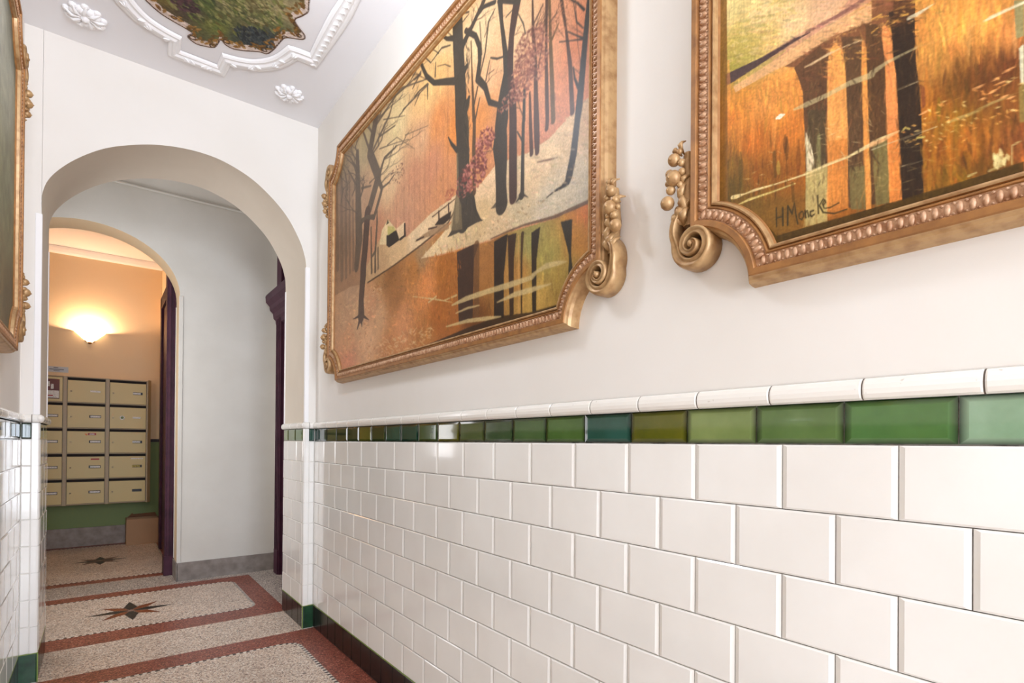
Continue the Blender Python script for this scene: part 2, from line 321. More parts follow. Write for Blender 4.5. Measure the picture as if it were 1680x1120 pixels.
P1=[('f',[(3.572,3.203,150,130,100),(3.154,3.183,180,160,120),(2.726,3.096,215,190,140),(2.8,2.923,222,195,148),(3.566,2.959,150,120,95),(3.558,2.676,140,110,85),(3.145,2.814,185,148,115),(2.642,2.641,190,140,105),(2.797,2.795,215,178,135),(2.379,3.085,222,180,120),(2.439,2.873,200,155,115),(2.254,2.879,200,132,78),(2.258,3.111,212,168,108),(1.894,3.071,230,195,150),(1.846,2.867,225,175,130),(2.203,3.251,215,185,135),(1.64,2.922,230,190,145),(1.526,2.678,215,150,110),(1.426,2.798,220,155,115),(1.288,2.717,205,130,90),(1.33,2.558,210,138,98),(1.456,2.48,205,140,105),(1.889,2.737,210,140,80),(2.086,2.775,205,130,65),(2.502,2.716,188,132,98),(2.958,2.576,190,135,100),(3.387,2.473,165,125,92),(2.31,2.701,190,130,95),(2.164,2.587,198,135,90),(1.842,2.59,205,140,95),(2.639,2.512,192,140,108)],None),
('s',[(3.654,3.194,0.029),(3.624,2.532,0.047)],(112,92,74),0.55),
('s',[(3.572,3.203,0.035),(3.541,2.452,0.058)],(112,92,74),0.55),
('s',[(3.491,3.111,0.027),(3.462,2.445,0.045)],(112,92,74),0.55),
('s',[(3.424,3.066,0.026),(3.398,2.457,0.039)],(112,92,74),0.55),
('s',[(3.356,2.887,0.025),(3.335,2.46,0.0383)],(112,92,74),0.55),
('s',[(2.625,2.89,0.009),(2.616,2.457,0.016)],(140,95,68),0.22),
('s',[(2.565,2.771,0.009),(2.559,2.456,0.015)],(140,95,68),0.22),
('s',[(2.506,2.902,0.008),(2.497,2.437,0.015)],(140,95,68),0.22),
('s',[(2.447,2.968,0.008),(2.438,2.48,0.014)],(140,95,68),0.22),
('s',[(2.398,3.095,0.008),(2.387,2.494,0.014)],(140,95,68),0.22),
('s',[(2.344,2.862,0.007),(2.337,2.492,0.014)],(140,95,68),0.22),
('s',[(2.277,2.861,0.007),(2.271,2.513,0.013)],(140,95,68),0.22),
('s',[(2.214,2.918,0.007),(2.208,2.519,0.013)],(140,95,68),0.22),
('s',[(2.173,3.121,0.007),(2.163,2.504,0.012)],(140,95,68),0.22),
('s',[(2.795,2.694,0.01),(2.791,2.492,0.018)],(140,95,68),0.22),
('s',[(2.717,2.7,0.009),(2.713,2.486,0.017)],(140,95,68),0.22),
('m',(3.145,2.814,0.584,0.478),500,0.008,1.5,6,0.1,0.5),
('m',(2.375,2.875,0.385,0.449),700,0.007,1.45,7,0.1,0.5),
('m',(1.716,2.752,0.333,0.385),600,0.007,1.4,7,0.07,0.5),
('m',(1.362,2.677,0.155,0.271),400,0.006,1.3,6,0.09,0.5),
('f',[(1.271,2.428,200,165,125),(1.359,2.406,215,185,145),(1.455,2.404,225,195,155),(1.327,2.249,205,190,165),(1.453,2.231,205,190,165),(1.631,2.27,200,180,145),(1.558,2.357,225,195,155),(1.84,2.439,230,195,155),(1.883,2.329,205,175,130),(2.078,2.285,205,178,135),(2.187,2.316,225,195,150),(1.751,2.237,215,185,145),(1.268,2.188,195,185,165)],[(1.23,2.507),(1.36,2.479),(1.455,2.452),(1.567,2.451),(1.693,2.475),(1.788,2.489),(1.885,2.456),(1.98,2.444),(2.108,2.457),(2.128,2.368),(2.268,2.325),(2.428,2.284),(2.243,2.253),(2.072,2.232),(1.814,2.2),(1.693,2.198),(1.423,2.164),(1.226,2.157)]),
('f',[(2.247,2.448,215,185,145),(2.637,2.415,210,175,130),(2.954,2.401,195,158,115),(2.497,2.422,220,190,150)],[(2.092,2.479),(2.325,2.473),(2.58,2.437),(2.791,2.482),(2.94,2.525),(3.135,2.411),(3.152,2.32),(3.023,2.32),(2.635,2.335),(2.128,2.376)]),
('f',[(2.787,2.292,150,100,50),(2.494,2.252,180,120,60),(2.362,2.131,215,140,80),(2.185,2.176,170,105,40),(2.707,2.175,165,112,62),(3.038,2.174,200,148,108),(3.383,2.318,186,150,118),(3.429,2.017,208,155,112),(3.079,1.985,220,172,130),(3.489,2.183,190,150,115),(3.225,2.137,205,165,125),(2.947,2.087,205,160,118),(2.629,1.999,210,145,95),(2.238,1.962,172,102,38),(2.125,1.887,165,100,42),(2.778,1.859,192,128,72),(3.426,1.881,215,145,110),(2.357,1.865,178,118,58),(1.835,2.114,165,112,58),(1.628,2.015,178,130,65),(1.451,2.037,165,150,80),(1.385,1.957,168,140,70),(1.296,2.077,185,130,60),(1.254,2.123,205,122,62),(1.518,1.923,188,152,78),(1.923,1.842,110,65,25),(1.555,2.11,155,145,85),(2.428,2.296,165,130,90),(2.911,2.355,175,130,80)],[(3.778,2.36),(3.384,2.357),(3.105,2.317),(2.365,2.345),(2.128,2.368),(2.268,2.325),(2.428,2.284),(2.243,2.247),(2.072,2.226),(1.814,2.195),(1.693,2.193),(1.423,2.159),(1.199,2.159),(1.156,1.695),(3.758,1.647)]),
('m',(1.454,2.318,0.269,0.217),500,0.008,0.45,5,0.08,0.6),
('m',(1.978,2.334,0.298,0.158),200,0.008,0.5,5,0.08,0.5),
('m',(2.637,2.415,0.371,0.161),150,0.007,0.6,5,0.06,0.5),
('m',(2.78,1.991,0.83,0.299),700,0.01,0.15,5,0.1,0.55),
('m',(2.241,2.104,0.354,0.228),400,0.012,1.4,3,0.12,0.5),
('m',(1.518,1.967,0.321,0.177),500,0.008,1.5,7,0.09,0.5),
('s',[(3.103,2.318,0.01),(2.748,2.328,0.009),(2.429,2.349,0.0098),(2.16,2.376,0.0095),(2.109,2.408,0.0119)],(80,58,38),0.85),
('p',[(2.5,2.385),(2.152,2.346),(2.152,2.373),(2.264,2.397),(2.409,2.395),(2.71,2.362),(2.834,2.348)],(150,118,85),0.8),
('s',[(1.199,2.159,0.0089),(1.249,2.161,0.014),(1.423,2.166,0.012),(1.593,2.191,0.008),(1.693,2.198,0.008),(1.814,2.203,0.005)],(105,78,60),0.85),
('p',[(2.08,2.221),(1.951,2.219),(1.901,2.209),(1.939,2.154),(1.946,1.89),(2.058,1.9)],(62,42,32),0.93),
('s',[(1.92,2.206,0.043),(1.916,1.918,0.042)],(105,72,42),0.7),
('p',[(1.79,2.186),(1.697,2.189),(1.721,2.035),(1.718,1.866),(1.786,1.874)],(45,34,25),0.95),
('p',[(1.697,2.182),(1.64,2.176),(1.656,2.08),(1.654,1.87),(1.68,1.867)],(60,40,26),0.95),
('s',[(1.603,2.161,0.018),(1.608,2.067,0.011),(1.605,1.869,0.009)],(70,48,25),0.9),
('p',[(1.55,2.149),(1.499,2.155),(1.518,2.044),(1.518,1.856),(1.541,1.857)],(50,38,25),0.95),
('p',[(1.388,2.138),(1.329,2.129),(1.334,2.009),(1.322,1.941),(1.35,1.881),(1.344,2.012)],(50,42,28),0.95),
('s',[(1.627,2.161,0.008),(1.623,1.865,0.011)],(215,160,95),0.5),
('p',[(2.42,1.845),(1.985,1.871),(1.752,1.879),(1.541,1.857),(1.36,1.857),(1.33,1.798),(1.833,1.743),(3.061,1.793),(3.448,1.838)],(50,32,12),0.8),
('s',[(2.119,1.994,0.008),(2.003,1.999,0.023),(1.837,1.995,0.022),(1.675,1.987,0.025),(1.542,1.984,0.017),(1.52,1.991,0.0079)],(205,182,130),0.85),
('s',[(1.542,1.995,0.0085),(1.465,2.006,0.021),(1.402,2.0,0.018),(1.356,1.994,0.0035)],(205,182,130),0.85),
('s',[(1.766,1.937,0.005),(1.649,1.944,0.02),(1.542,1.939,0.021),(1.437,1.937,0.004)],(205,182,130),0.85),
('s',[(2.084,1.952,0.0058),(1.986,1.956,0.011),(1.894,1.95,0.005)],(205,182,130),0.85),
('s',[(2.17,1.906,0.006),(1.985,1.901,0.0167),(1.835,1.885,0.018),(1.738,1.876,0.005)],(205,182,130),0.85),
('s',[(2.342,2.051,0.0082),(2.265,2.064,0.009)],(205,182,130),0.85),
('s',[(2.19,2.03,0.006),(2.077,2.031,0.008)],(205,182,130),0.85),
('s',[(2.51,2.114,0.0052),(2.265,2.05,0.0082),(2.119,2.007,0.0022)],(205,182,130),0.85),
('d',(3.126,2.01,0.43,0.146),90,0.011,[(220,170,125),(195,150,110),(180,110,70)],0.2,2.5,0.5),
('d',(2.242,2.161,0.205,0.114),70,0.011,[(220,140,75),(160,95,35),(190,120,50)],1.4,1.6,0.45),
('d',(3.227,2.211,0.35,0.104),90,0.012,[(215,178,138),(205,165,125)],0.15,3,0.5),
('d',(2.778,1.885,0.483,0.073),120,0.01,[(222,176,132),(230,190,145),(205,150,100)],0.2,4,0.5),
('d',(2.425,2.121,0.163,0.091),80,0.01,[(228,150,88),(210,130,66)],1.3,2,0.5),
('d',(2.157,2.141,0.099,0.111),70,0.01,[(150,88,28),(168,100,36)],1.4,2,0.5),
('d',(2.708,2.257,0.307,0.046),50,0.009,[(135,88,40),(160,105,50)],0.4,3,0.5),
('d',(2.541,1.891,0.28,0.062),50,0.009,[(225,195,145)],0.15,5,0.45),
('s',[(3.289,3.159,0.052),(3.273,2.938,0.081),(3.259,2.749,0.101),(3.246,2.613,0.111),(3.285,2.461,0.074)],(98,82,66),0.9),
('s',[(3.304,2.972,0.0212),(3.442,3.115,0.0091)],(98,82,66),0.8),
('s',[(3.214,2.917,0.0168),(3.065,2.877,0.0104)],(98,82,66),0.8),
('d',(3.479,3.087,0.179,0.139),160,0.008,[(125,108,80),(110,90,72)],0.8,2,0.5),
('s',[(2.972,3.538,0.026),(2.98,3.283,0.068),(3.091,3.081,0.075),(2.958,2.891,0.078),(3.083,2.754,0.0735)],(98,82,66),0.95),
('s',[(3.116,2.732,0.0897),(3.148,2.535,0.09),(3.174,2.434,0.0902),(3.177,2.37,0.0897),(3.204,2.231,0.0803),(3.202,2.144,0.098)],(84,62,50),0.95),
('s',[(3.202,2.144,0.024),(3.334,2.143,0.004)],(84,62,50),1),
('s',[(3.189,2.142,0.0259),(3.077,2.093,0.0036)],(84,62,50),1),
('s',[(3.202,2.144,0.0516),(3.265,2.067,0.0085)],(84,62,50),1),
('s',[(3.202,2.144,0.0456),(3.188,2.074,0.0092)],(84,62,50),1),
('s',[(3.209,2.711,0.0406),(3.134,2.716,0.0199),(3.016,2.678,0.0345),(2.924,2.778,0.0339),(2.908,2.806,0.0318),(2.96,2.879,0.043),(2.879,2.963,0.0189),(2.723,2.963,0.011)],(98,82,66),0.95),
('s',[(2.908,2.806,0.014),(2.812,2.803,0.0109),(2.742,2.82,0.009)],(98,82,66),1),
('s',[(3.055,2.453,0.0108),(2.994,2.471,0.0275),(2.972,2.63,0.022),(2.973,2.699,0.0142)],(98,82,66),0.9),
('s',[(3.059,2.629,0.018),(3.044,2.366,0.023)],(98,82,66),0.9),
('s',[(2.994,2.485,0.017),(2.992,2.36,0.027)],(98,82,66),0.9),
('s',[(2.955,2.481,0.018),(2.952,2.364,0.017)],(98,82,66),0.8),
('s',[(3.007,3.205,0.022),(2.67,3.249,0.0113),(2.362,3.14,0.0063)],(98,82,66),0.85),
('s',[(2.966,3.276,0.0179),(2.576,3.222,0.011),(2.445,3.213,0.007)],(98,82,66),0.85),
('s',[(3.033,3.08,0.0206),(2.817,3.172,0.0205),(2.767,3.224,0.0092)],(98,82,66),0.85),
('s',[(3.091,3.093,0.022),(3.251,3.34,0.0165)],(98,82,66),0.85),
('s',[(2.896,3.187,0.007),(2.619,3.08,0.0033)],(98,82,66),0.85),
('s',[(2.617,2.977,0.004),(2.358,2.91,0.0028)],(98,82,66),0.85),
('s',[(2.839,3.02,0.0081),(2.713,3.008,0.0045),(2.503,2.857,0.0025)],(98,82,66),0.85),
('s',[(2.963,3.117,0.0127),(2.739,3.083,0.0084)],(98,82,66),0.85),
('s',[(2.998,3.45,0.027),(2.986,3.534,0.018)],(98,82,66),0.85),
('s',[(3.276,3.049,0.0205),(3.413,3.189,0.0082),(3.595,3.29,0.0042)],(98,82,66),0.85),
('s',[(2.947,3.044,0.0075),(2.737,2.987,0.0047),(2.571,2.936,0.0033)],(98,82,66),0.85),
('s',[(2.643,3.122,0.01),(2.361,3.111,0.009)],(98,82,66),0.85),
('s',[(2.445,3.213,0.019),(2.531,3.178,0.0095)],(98,82,66),0.85),
('s',[(3.011,3.365,0.011),(2.873,3.363,0.005)],(98,82,66),0.85),
('d',(2.712,2.802,0.092,0.056),45,0.008,[(120,80,60),(95,65,52)],1,1.2,0.9),
('s',[(3.245,2.961,0.0183),(3.278,3.009,0.0166),(3.32,3.068,0.0109)],(98,82,66),0.7),
('s',[(3.278,3.009,0.0072),(3.345,3.055,0.0051),(3.438,3.102,0.0041)],(98,82,66),0.7),
('s',[(3.345,3.055,0.0041),(3.414,3.083,0.0034),(3.468,3.1,0.0021)],(98,82,66),0.7),
('s',[(3.414,3.083,0.0033),(3.453,3.094,0.0017),(3.495,3.106,0.0017)],(98,82,66),0.7),
('s',[(3.468,3.1,0.0026),(3.523,3.126,0.0018),(3.565,3.149,0.0018)],(98,82,66),0.7),
('s',[(3.438,3.102,0.0067),(3.468,3.141,0.0049),(3.518,3.184,0.0039)],(98,82,66),0.7),
('s',[(3.468,3.141,0.0026),(3.52,3.174,0.003),(3.56,3.209,0.0018)],(98,82,66),0.7),
('s',[(3.518,3.184,0.0087),(3.513,3.201,0.007),(3.519,3.224,0.0044)],(98,82,66),0.7),
('s',[(3.32,3.068,0.0139),(3.339,3.102,0.015),(3.332,3.137,0.0129)],(98,82,66),0.7),
('s',[(3.339,3.102,0.0052),(3.386,3.136,0.0046),(3.43,3.17,0.0028)],(98,82,66),0.7),
('s',[(3.386,3.136,0.0038),(3.431,3.167,0.0032),(3.461,3.188,0.0017)],(98,82,66),0.7),
('s',[(3.43,3.17,0.0031),(3.466,3.193,0.0022),(3.504,3.221,0.0024)],(98,82,66),0.7),
('s',[(3.332,3.137,0.0104),(3.336,3.161,0.0076),(3.355,3.186,0.0042)],(98,82,66),0.7),
('s',[(3.336,3.161,0.0035),(3.357,3.183,0.0021),(3.371,3.2,0.0025)],(98,82,66),0.7),
('s',[(3.355,3.186,0.0038),(3.368,3.21,0.0048),(3.371,3.226,0.0034)],(98,82,66),0.7),
('s',[(3.32,3.068,0.0114),(3.345,3.104,0.0078),(3.389,3.14,0.0051)],(98,82,66),0.7),
('s',[(3.345,3.104,0.0073),(3.363,3.125,0.0057),(3.395,3.153,0.0027)],(98,82,66),0.7),
('s',[(3.363,3.125,0.0028),(3.398,3.147,0.0022),(3.424,3.165,0.0017)],(98,82,66),0.7),
('s',[(3.395,3.153,0.0035),(3.408,3.166,0.0033),(3.422,3.183,0.0028)],(98,82,66),0.7),
('s',[(3.389,3.14,0.0059),(3.43,3.172,0.0038),(3.477,3.207,0.003)],(98,82,66),0.7),
('s',[(3.43,3.172,0.0031),(3.458,3.196,0.0033),(3.487,3.221,0.0026)],(98,82,66),0.7),
('s',[(3.477,3.207,0.0041),(3.499,3.233,0.0041),(3.514,3.255,0.0027)],(98,82,66),0.7),
('s',[(3.263,2.855,0.025),(3.219,2.876,0.0197),(3.192,2.899,0.0186)],(98,82,66),0.7),
('s',[(3.219,2.876,0.0194),(3.203,2.897,0.015),(3.195,2.926,0.0116)],(98,82,66),0.7),
('s',[(3.203,2.897,0.0113),(3.187,2.912,0.0098),(3.187,2.931,0.007)],(98,82,66),0.7),
('s',[(3.187,2.912,0.0034),(3.201,2.929,0.0021),(3.228,2.955,0.0028)],(98,82,66),0.7),
('s',[(3.187,2.931,0.003),(3.157,2.93,0.0026),(3.125,2.928,0.002)],(98,82,66),0.7),
('s',[(3.195,2.926,0.0097),(3.201,2.947,0.008),(3.209,2.97,0.0054)],(98,82,66),0.7),
('s',[(3.201,2.947,0.007),(3.202,2.964,0.0053),(3.207,2.979,0.0027)],(98,82,66),0.7),
('s',[(3.209,2.97,0.0042),(3.224,2.989,0.0034),(3.239,3.007,0.0031)],(98,82,66),0.7),
('s',[(3.192,2.899,0.0193),(3.185,2.92,0.0158),(3.173,2.936,0.0106)],(98,82,66),0.7),
('s',[(3.185,2.92,0.0057),(3.205,2.94,0.005),(3.227,2.966,0.0034)],(98,82,66),0.7),
('s',[(3.205,2.94,0.0029),(3.226,2.955,0.0024),(3.248,2.97,0.0016)],(98,82,66),0.7),
('s',[(3.227,2.966,0.0045),(3.234,2.979,0.0052),(3.239,2.992,0.0034)],(98,82,66),0.7),
('s',[(3.227,2.966,0.0054),(3.232,2.978,0.0045),(3.238,2.991,0.0033)],(98,82,66),0.7),
('s',[(3.173,2.936,0.0109),(3.178,2.952,0.008),(3.182,2.971,0.0051)],(98,82,66),0.7),
('s',[(3.178,2.952,0.0029),(3.203,2.971,0.0032),(3.231,2.99,0.0015)],(98,82,66),0.7),
('s',[(3.182,2.971,0.0076),(3.178,2.981,0.0061),(3.173,2.989,0.004)],(98,82,66),0.7),
('s',[(3.267,3.044,0.0359),(3.27,3.094,0.032),(3.277,3.138,0.024)],(98,82,66),0.7),
('s',[(3.27,3.094,0.0105),(3.322,3.143,0.0106),(3.363,3.182,0.006)],(98,82,66),0.7),
('s',[(3.322,3.143,0.0071),(3.359,3.176,0.0049),(3.395,3.211,0.005)],(98,82,66),0.7),
('s',[(3.359,3.176,0.0036),(3.418,3.208,0.0027),(3.461,3.229,0.0026)],(98,82,66),0.7),
('s',[(3.395,3.211,0.007),(3.406,3.23,0.005),(3.424,3.253,0.0026)],(98,82,66),0.7),
('s',[(3.395,3.211,0.0036),(3.433,3.232,0.0029),(3.47,3.256,0.0022)],(98,82,66),0.7),
('s',[(3.363,3.182,0.009),(3.385,3.217,0.0085),(3.394,3.243,0.009)],(98,82,66),0.7),
('s',[(3.385,3.217,0.0076),(3.392,3.234,0.0053),(3.407,3.255,0.0041)],(98,82,66),0.7),
('s',[(3.394,3.243,0.0106),(3.384,3.253,0.0085),(3.376,3.266,0.0067)],(98,82,66),0.7),
('s',[(3.277,3.138,0.0193),(3.302,3.182,0.015),(3.323,3.217,0.0108)],(98,82,66),0.7),
('s',[(3.302,3.182,0.0087),(3.331,3.211,0.0044),(3.373,3.241,0.0036)],(98,82,66),0.7),
('s',[(3.331,3.211,0.0032),(3.359,3.223,0.0022),(3.397,3.244,0.0013)],(98,82,66),0.7),
('s',[(3.373,3.241,0.01),(3.374,3.255,0.008),(3.373,3.265,0.0063)],(98,82,66),0.7),
('s',[(3.373,3.241,0.0066),(3.386,3.257,0.0047),(3.403,3.275,0.0032)],(98,82,66),0.7),
('s',[(3.323,3.217,0.013),(3.3,3.226,0.0116),(3.278,3.242,0.0092)],(98,82,66),0.7),
('s',[(3.3,3.226,0.0087),(3.303,3.244,0.007),(3.295,3.255,0.0067)],(98,82,66),0.7),
('s',[(3.278,3.242,0.0067),(3.261,3.248,0.0078),(3.25,3.258,0.0058)],(98,82,66),0.7),
('s',[(3.278,3.242,0.0103),(3.271,3.252,0.0089),(3.264,3.268,0.0067)],(98,82,66),0.7),
('s',[(3.281,2.786,0.0096),(3.354,2.83,0.0098),(3.408,2.879,0.0085)],(98,82,66),0.7),
('s',[(3.354,2.83,0.0054),(3.438,2.862,0.0051),(3.504,2.895,0.0036)],(98,82,66),0.7),
('s',[(3.438,2.862,0.0042),(3.483,2.872,0.0036),(3.533,2.881,0.0024)],(98,82,66),0.7),
('s',[(3.483,2.872,0.0027),(3.52,2.877,0.0016),(3.563,2.888,0.0018)],(98,82,66),0.7),
('s',[(3.533,2.881,0.0028),(3.575,2.895,0.0019),(3.618,2.909,0.0009)],(98,82,66),0.7),
('s',[(3.504,2.895,0.0038),(3.559,2.926,0.0029),(3.623,2.959,0.0022)],(98,82,66),0.7),
('s',[(3.559,2.926,0.0017),(3.611,2.95,0.0018),(3.669,2.976,0.0017)],(98,82,66),0.7),
('s',[(3.623,2.959,0.0026),(3.678,2.984,0.0018),(3.733,3.011,0.0017)],(98,82,66),0.7),
('s',[(3.408,2.879,0.0098),(3.427,2.906,0.0071),(3.463,2.936,0.0057)],(98,82,66),0.7),
('s',[(3.427,2.906,0.0031),(3.465,2.926,0.0038),(3.502,2.952,0.0026)],(98,82,66),0.7),
('s',[(3.465,2.926,0.0022),(3.497,2.939,0.0018),(3.529,2.95,0.0009)],(98,82,66),0.7),
('s',[(3.502,2.952,0.0026),(3.528,2.969,0.0018),(3.559,2.991,0.0012)],(98,82,66),0.7),
('s',[(3.463,2.936,0.0106),(3.454,2.945,0.0085),(3.45,2.96,0.007)],(98,82,66),0.7),
('s',[(3.454,2.945,0.0041),(3.463,2.959,0.0038),(3.468,2.972,0.0036)],(98,82,66),0.7),
('s',[(3.45,2.96,0.0054),(3.456,2.973,0.0057),(3.458,2.983,0.0033)],(98,82,66),0.7),
('s',[(3.45,2.96,0.0042),(3.459,2.972,0.0033),(3.468,2.987,0.0021)],(98,82,66),0.7),
('s',[(3.408,2.879,0.0099),(3.455,2.922,0.0071),(3.485,2.959,0.0049)],(98,82,66),0.7),
('s',[(3.455,2.922,0.0062),(3.468,2.943,0.0042),(3.497,2.973,0.0035)],(98,82,66),0.7),
('s',[(3.468,2.943,0.0026),(3.496,2.963,0.0026),(3.527,2.989,0.002)],(98,82,66),0.7),
('s',[(3.497,2.973,0.0035),(3.519,2.996,0.0028),(3.532,3.012,0.0025)],(98,82,66),0.7),
('s',[(3.485,2.959,0.0114),(3.47,2.976,0.0089),(3.465,2.994,0.0063)],(98,82,66),0.7),
('s',[(3.47,2.976,0.006),(3.47,2.991,0.0054),(3.46,3.0,0.0033)],(98,82,66),0.7),
('s',[(3.465,2.994,0.0051),(3.446,2.999,0.0037),(3.432,3.008,0.0039)],(98,82,66),0.7),
('s',[(3.033,3.13,0.0247),(3.06,3.189,0.0178),(3.106,3.244,0.0116)],(98,82,66),0.7),
('s',[(3.06,3.189,0.0099),(3.118,3.241,0.0071),(3.183,3.295,0.0051)],(98,82,66),0.7),
('s',[(3.118,3.241,0.0037),(3.183,3.28,0.0037),(3.262,3.329,0.0025)],(98,82,66),0.7),
('s',[(3.183,3.28,0.003),(3.234,3.318,0.0017),(3.29,3.355,0.0017)],(98,82,66),0.7),
('s',[(3.234,3.318,0.002),(3.265,3.343,0.0012),(3.301,3.369,0.0012)],(98,82,66),0.7),
('s',[(3.29,3.355,0.0019),(3.342,3.386,0.0014),(3.392,3.414,0.0014)],(98,82,66),0.7),
('s',[(3.262,3.329,0.003),(3.299,3.357,0.0031),(3.353,3.39,0.0019)],(98,82,66),0.7),
('s',[(3.299,3.357,0.0011),(3.333,3.38,0.0012),(3.366,3.406,0.0012)],(98,82,66),0.7),
('s',[(3.353,3.39,0.0019),(3.376,3.409,0.002),(3.405,3.435,0.0014)],(98,82,66),0.7),
('s',[(3.353,3.39,0.0012),(3.376,3.409,0.0019),(3.408,3.429,0.001)],(98,82,66),0.7),
('s',[(3.183,3.295,0.0069),(3.214,3.337,0.0065),(3.233,3.371,0.0053)],(98,82,66),0.7),
('s',[(3.214,3.337,0.0039),(3.253,3.371,0.0024),(3.308,3.406,0.0011)],(98,82,66),0.7),
('s',[(3.253,3.371,0.0026),(3.282,3.391,0.0014),(3.319,3.414,0.0014)],(98,82,66),0.7),
('s',[(3.308,3.406,0.0017),(3.347,3.432,0.0005),(3.396,3.462,0.001)],(98,82,66),0.7),
('s',[(3.233,3.371,0.0068),(3.209,3.38,0.0053),(3.188,3.386,0.0039)],(98,82,66),0.7),
('s',[(3.209,3.38,0.0024),(3.181,3.378,0.0025),(3.156,3.377,0.002)],(98,82,66),0.7),
('s',[(3.188,3.386,0.003),(3.169,3.389,0.0035),(3.151,3.395,0.0027)],(98,82,66),0.7),
('s',[(3.183,3.295,0.0064),(3.217,3.326,0.0044),(3.262,3.363,0.003)],(98,82,66),0.7),
('s',[(3.217,3.326,0.0028),(3.263,3.355,0.0034),(3.295,3.384,0.0026)],(98,82,66),0.7),
('s',[(3.263,3.355,0.0018),(3.286,3.375,0.002),(3.314,3.401,0.0013)],(98,82,66),0.7),
('s',[(3.295,3.384,0.0039),(3.303,3.401,0.0028),(3.321,3.421,0.0023)],(98,82,66),0.7),
('s',[(3.262,3.363,0.0053),(3.274,3.385,0.0045),(3.28,3.404,0.0036)],(98,82,66),0.7),
('s',[(3.274,3.385,0.0018),(3.295,3.405,0.0018),(3.328,3.428,0.0011)],(98,82,66),0.7),
('s',[(3.28,3.404,0.0027),(3.29,3.418,0.0025),(3.302,3.434,0.0019)],(98,82,66),0.7),
('s',[(3.28,3.404,0.0028),(3.298,3.423,0.0024),(3.311,3.439,0.0019)],(98,82,66),0.7),
('s',[(3.262,3.363,0.0035),(3.279,3.382,0.0033),(3.298,3.404,0.0021)],(98,82,66),0.7),
('s',[(3.279,3.382,0.0018),(3.299,3.398,0.0014),(3.311,3.412,0.0014)],(98,82,66),0.7),
('s',[(3.298,3.404,0.0018),(3.313,3.417,0.002),(3.333,3.434,0.0012)],(98,82,66),0.7),
('s',[(3.106,3.244,0.0211),(3.078,3.263,0.0133),(3.031,3.268,0.0086)],(98,82,66),0.7),
('s',[(3.078,3.263,0.0142),(3.07,3.278,0.0111),(3.07,3.3,0.007)],(98,82,66),0.7),
('s',[(3.07,3.278,0.0058),(3.08,3.298,0.0027),(3.105,3.326,0.0036)],(98,82,66),0.7),
('s',[(3.08,3.298,0.0032),(3.101,3.321,0.0021),(3.115,3.339,0.0023)],(98,82,66),0.7),
('s',[(3.105,3.326,0.005),(3.107,3.342,0.0034),(3.108,3.353,0.003)],(98,82,66),0.7),
('s',[(3.07,3.3,0.0072),(3.052,3.311,0.0047),(3.04,3.318,0.0047)],(98,82,66),0.7),
('s',[(3.052,3.311,0.0025),(3.071,3.332,0.0019),(3.083,3.35,0.0021)],(98,82,66),0.7),
('s',[(3.04,3.318,0.0039),(3.027,3.321,0.0027),(3.012,3.325,0.0016)],(98,82,66),0.7),
('s',[(3.031,3.268,0.0139),(3.02,3.289,0.0111),(3.007,3.304,0.008)],(98,82,66),0.7),
('s',[(3.02,3.289,0.0028),(3.038,3.314,0.0044),(3.055,3.335,0.0025)],(98,82,66),0.7),
('s',[(3.038,3.314,0.0033),(3.045,3.332,0.0024),(3.048,3.344,0.0017)],(98,82,66),0.7),
('s',[(3.055,3.335,0.0024),(3.07,3.352,0.0021),(3.09,3.368,0.0006)],(98,82,66),0.7),
('s',[(3.007,3.304,0.0061),(2.982,3.308,0.004),(2.956,3.311,0.0037)],(98,82,66),0.7),
('s',[(2.982,3.308,0.004),(2.982,3.324,0.0044),(2.971,3.331,0.0028)],(98,82,66),0.7),
('s',[(2.956,3.311,0.0045),(2.941,3.316,0.0025),(2.917,3.319,0.002)],(98,82,66),0.7),
('s',[(2.956,3.311,0.0037),(2.939,3.315,0.003),(2.92,3.313,0.0007)],(98,82,66),0.7),
('s',[(3.031,3.059,0.015),(2.961,3.069,0.0153),(2.919,3.082,0.0114)],(98,82,66),0.7),
('s',[(2.961,3.069,0.016),(2.963,3.1,0.0142),(2.955,3.127,0.0111)],(98,82,66),0.7),
('s',[(2.963,3.1,0.0103),(2.949,3.123,0.0089),(2.953,3.146,0.006)],(98,82,66),0.7),
('s',[(2.949,3.123,0.0035),(2.973,3.146,0.0033),(2.987,3.167,0.0017)],(98,82,66),0.7),
('s',[(2.973,3.146,0.0014),(2.995,3.159,0.0014),(3.017,3.176,0.0012)],(98,82,66),0.7),
('s',[(2.987,3.167,0.0024),(2.993,3.179,0.0018),(3.005,3.197,0.001)],(98,82,66),0.7),
('s',[(2.953,3.146,0.0064),(2.943,3.158,0.0057),(2.919,3.167,0.0033)],(98,82,66),0.7),
('s',[(2.943,3.158,0.0035),(2.932,3.168,0.0033),(2.915,3.173,0.0024)],(98,82,66),0.7),
('s',[(2.919,3.167,0.0016),(2.89,3.159,0.0007),(2.868,3.156,0.0018)],(98,82,66),0.7),
('s',[(2.955,3.127,0.0078),(2.925,3.133,0.0065),(2.909,3.139,0.0049)],(98,82,66),0.7),
('s',[(2.925,3.133,0.004),(2.903,3.134,0.003),(2.883,3.132,0.002)],(98,82,66),0.7),
('s',[(2.903,3.134,0.003),(2.886,3.134,0.002),(2.873,3.134,0.002)],(98,82,66),0.7),
('s',[(2.883,3.132,0.0009),(2.862,3.122,0.0009),(2.836,3.112,0.0009)],(98,82,66),0.7),
('s',[(2.883,3.132,0.0039),(2.876,3.137,0.0035),(2.874,3.144,0.0022)],(98,82,66),0.7),
('s',[(2.909,3.139,0.0049),(2.891,3.146,0.0039),(2.882,3.157,0.0044)],(98,82,66),0.7),
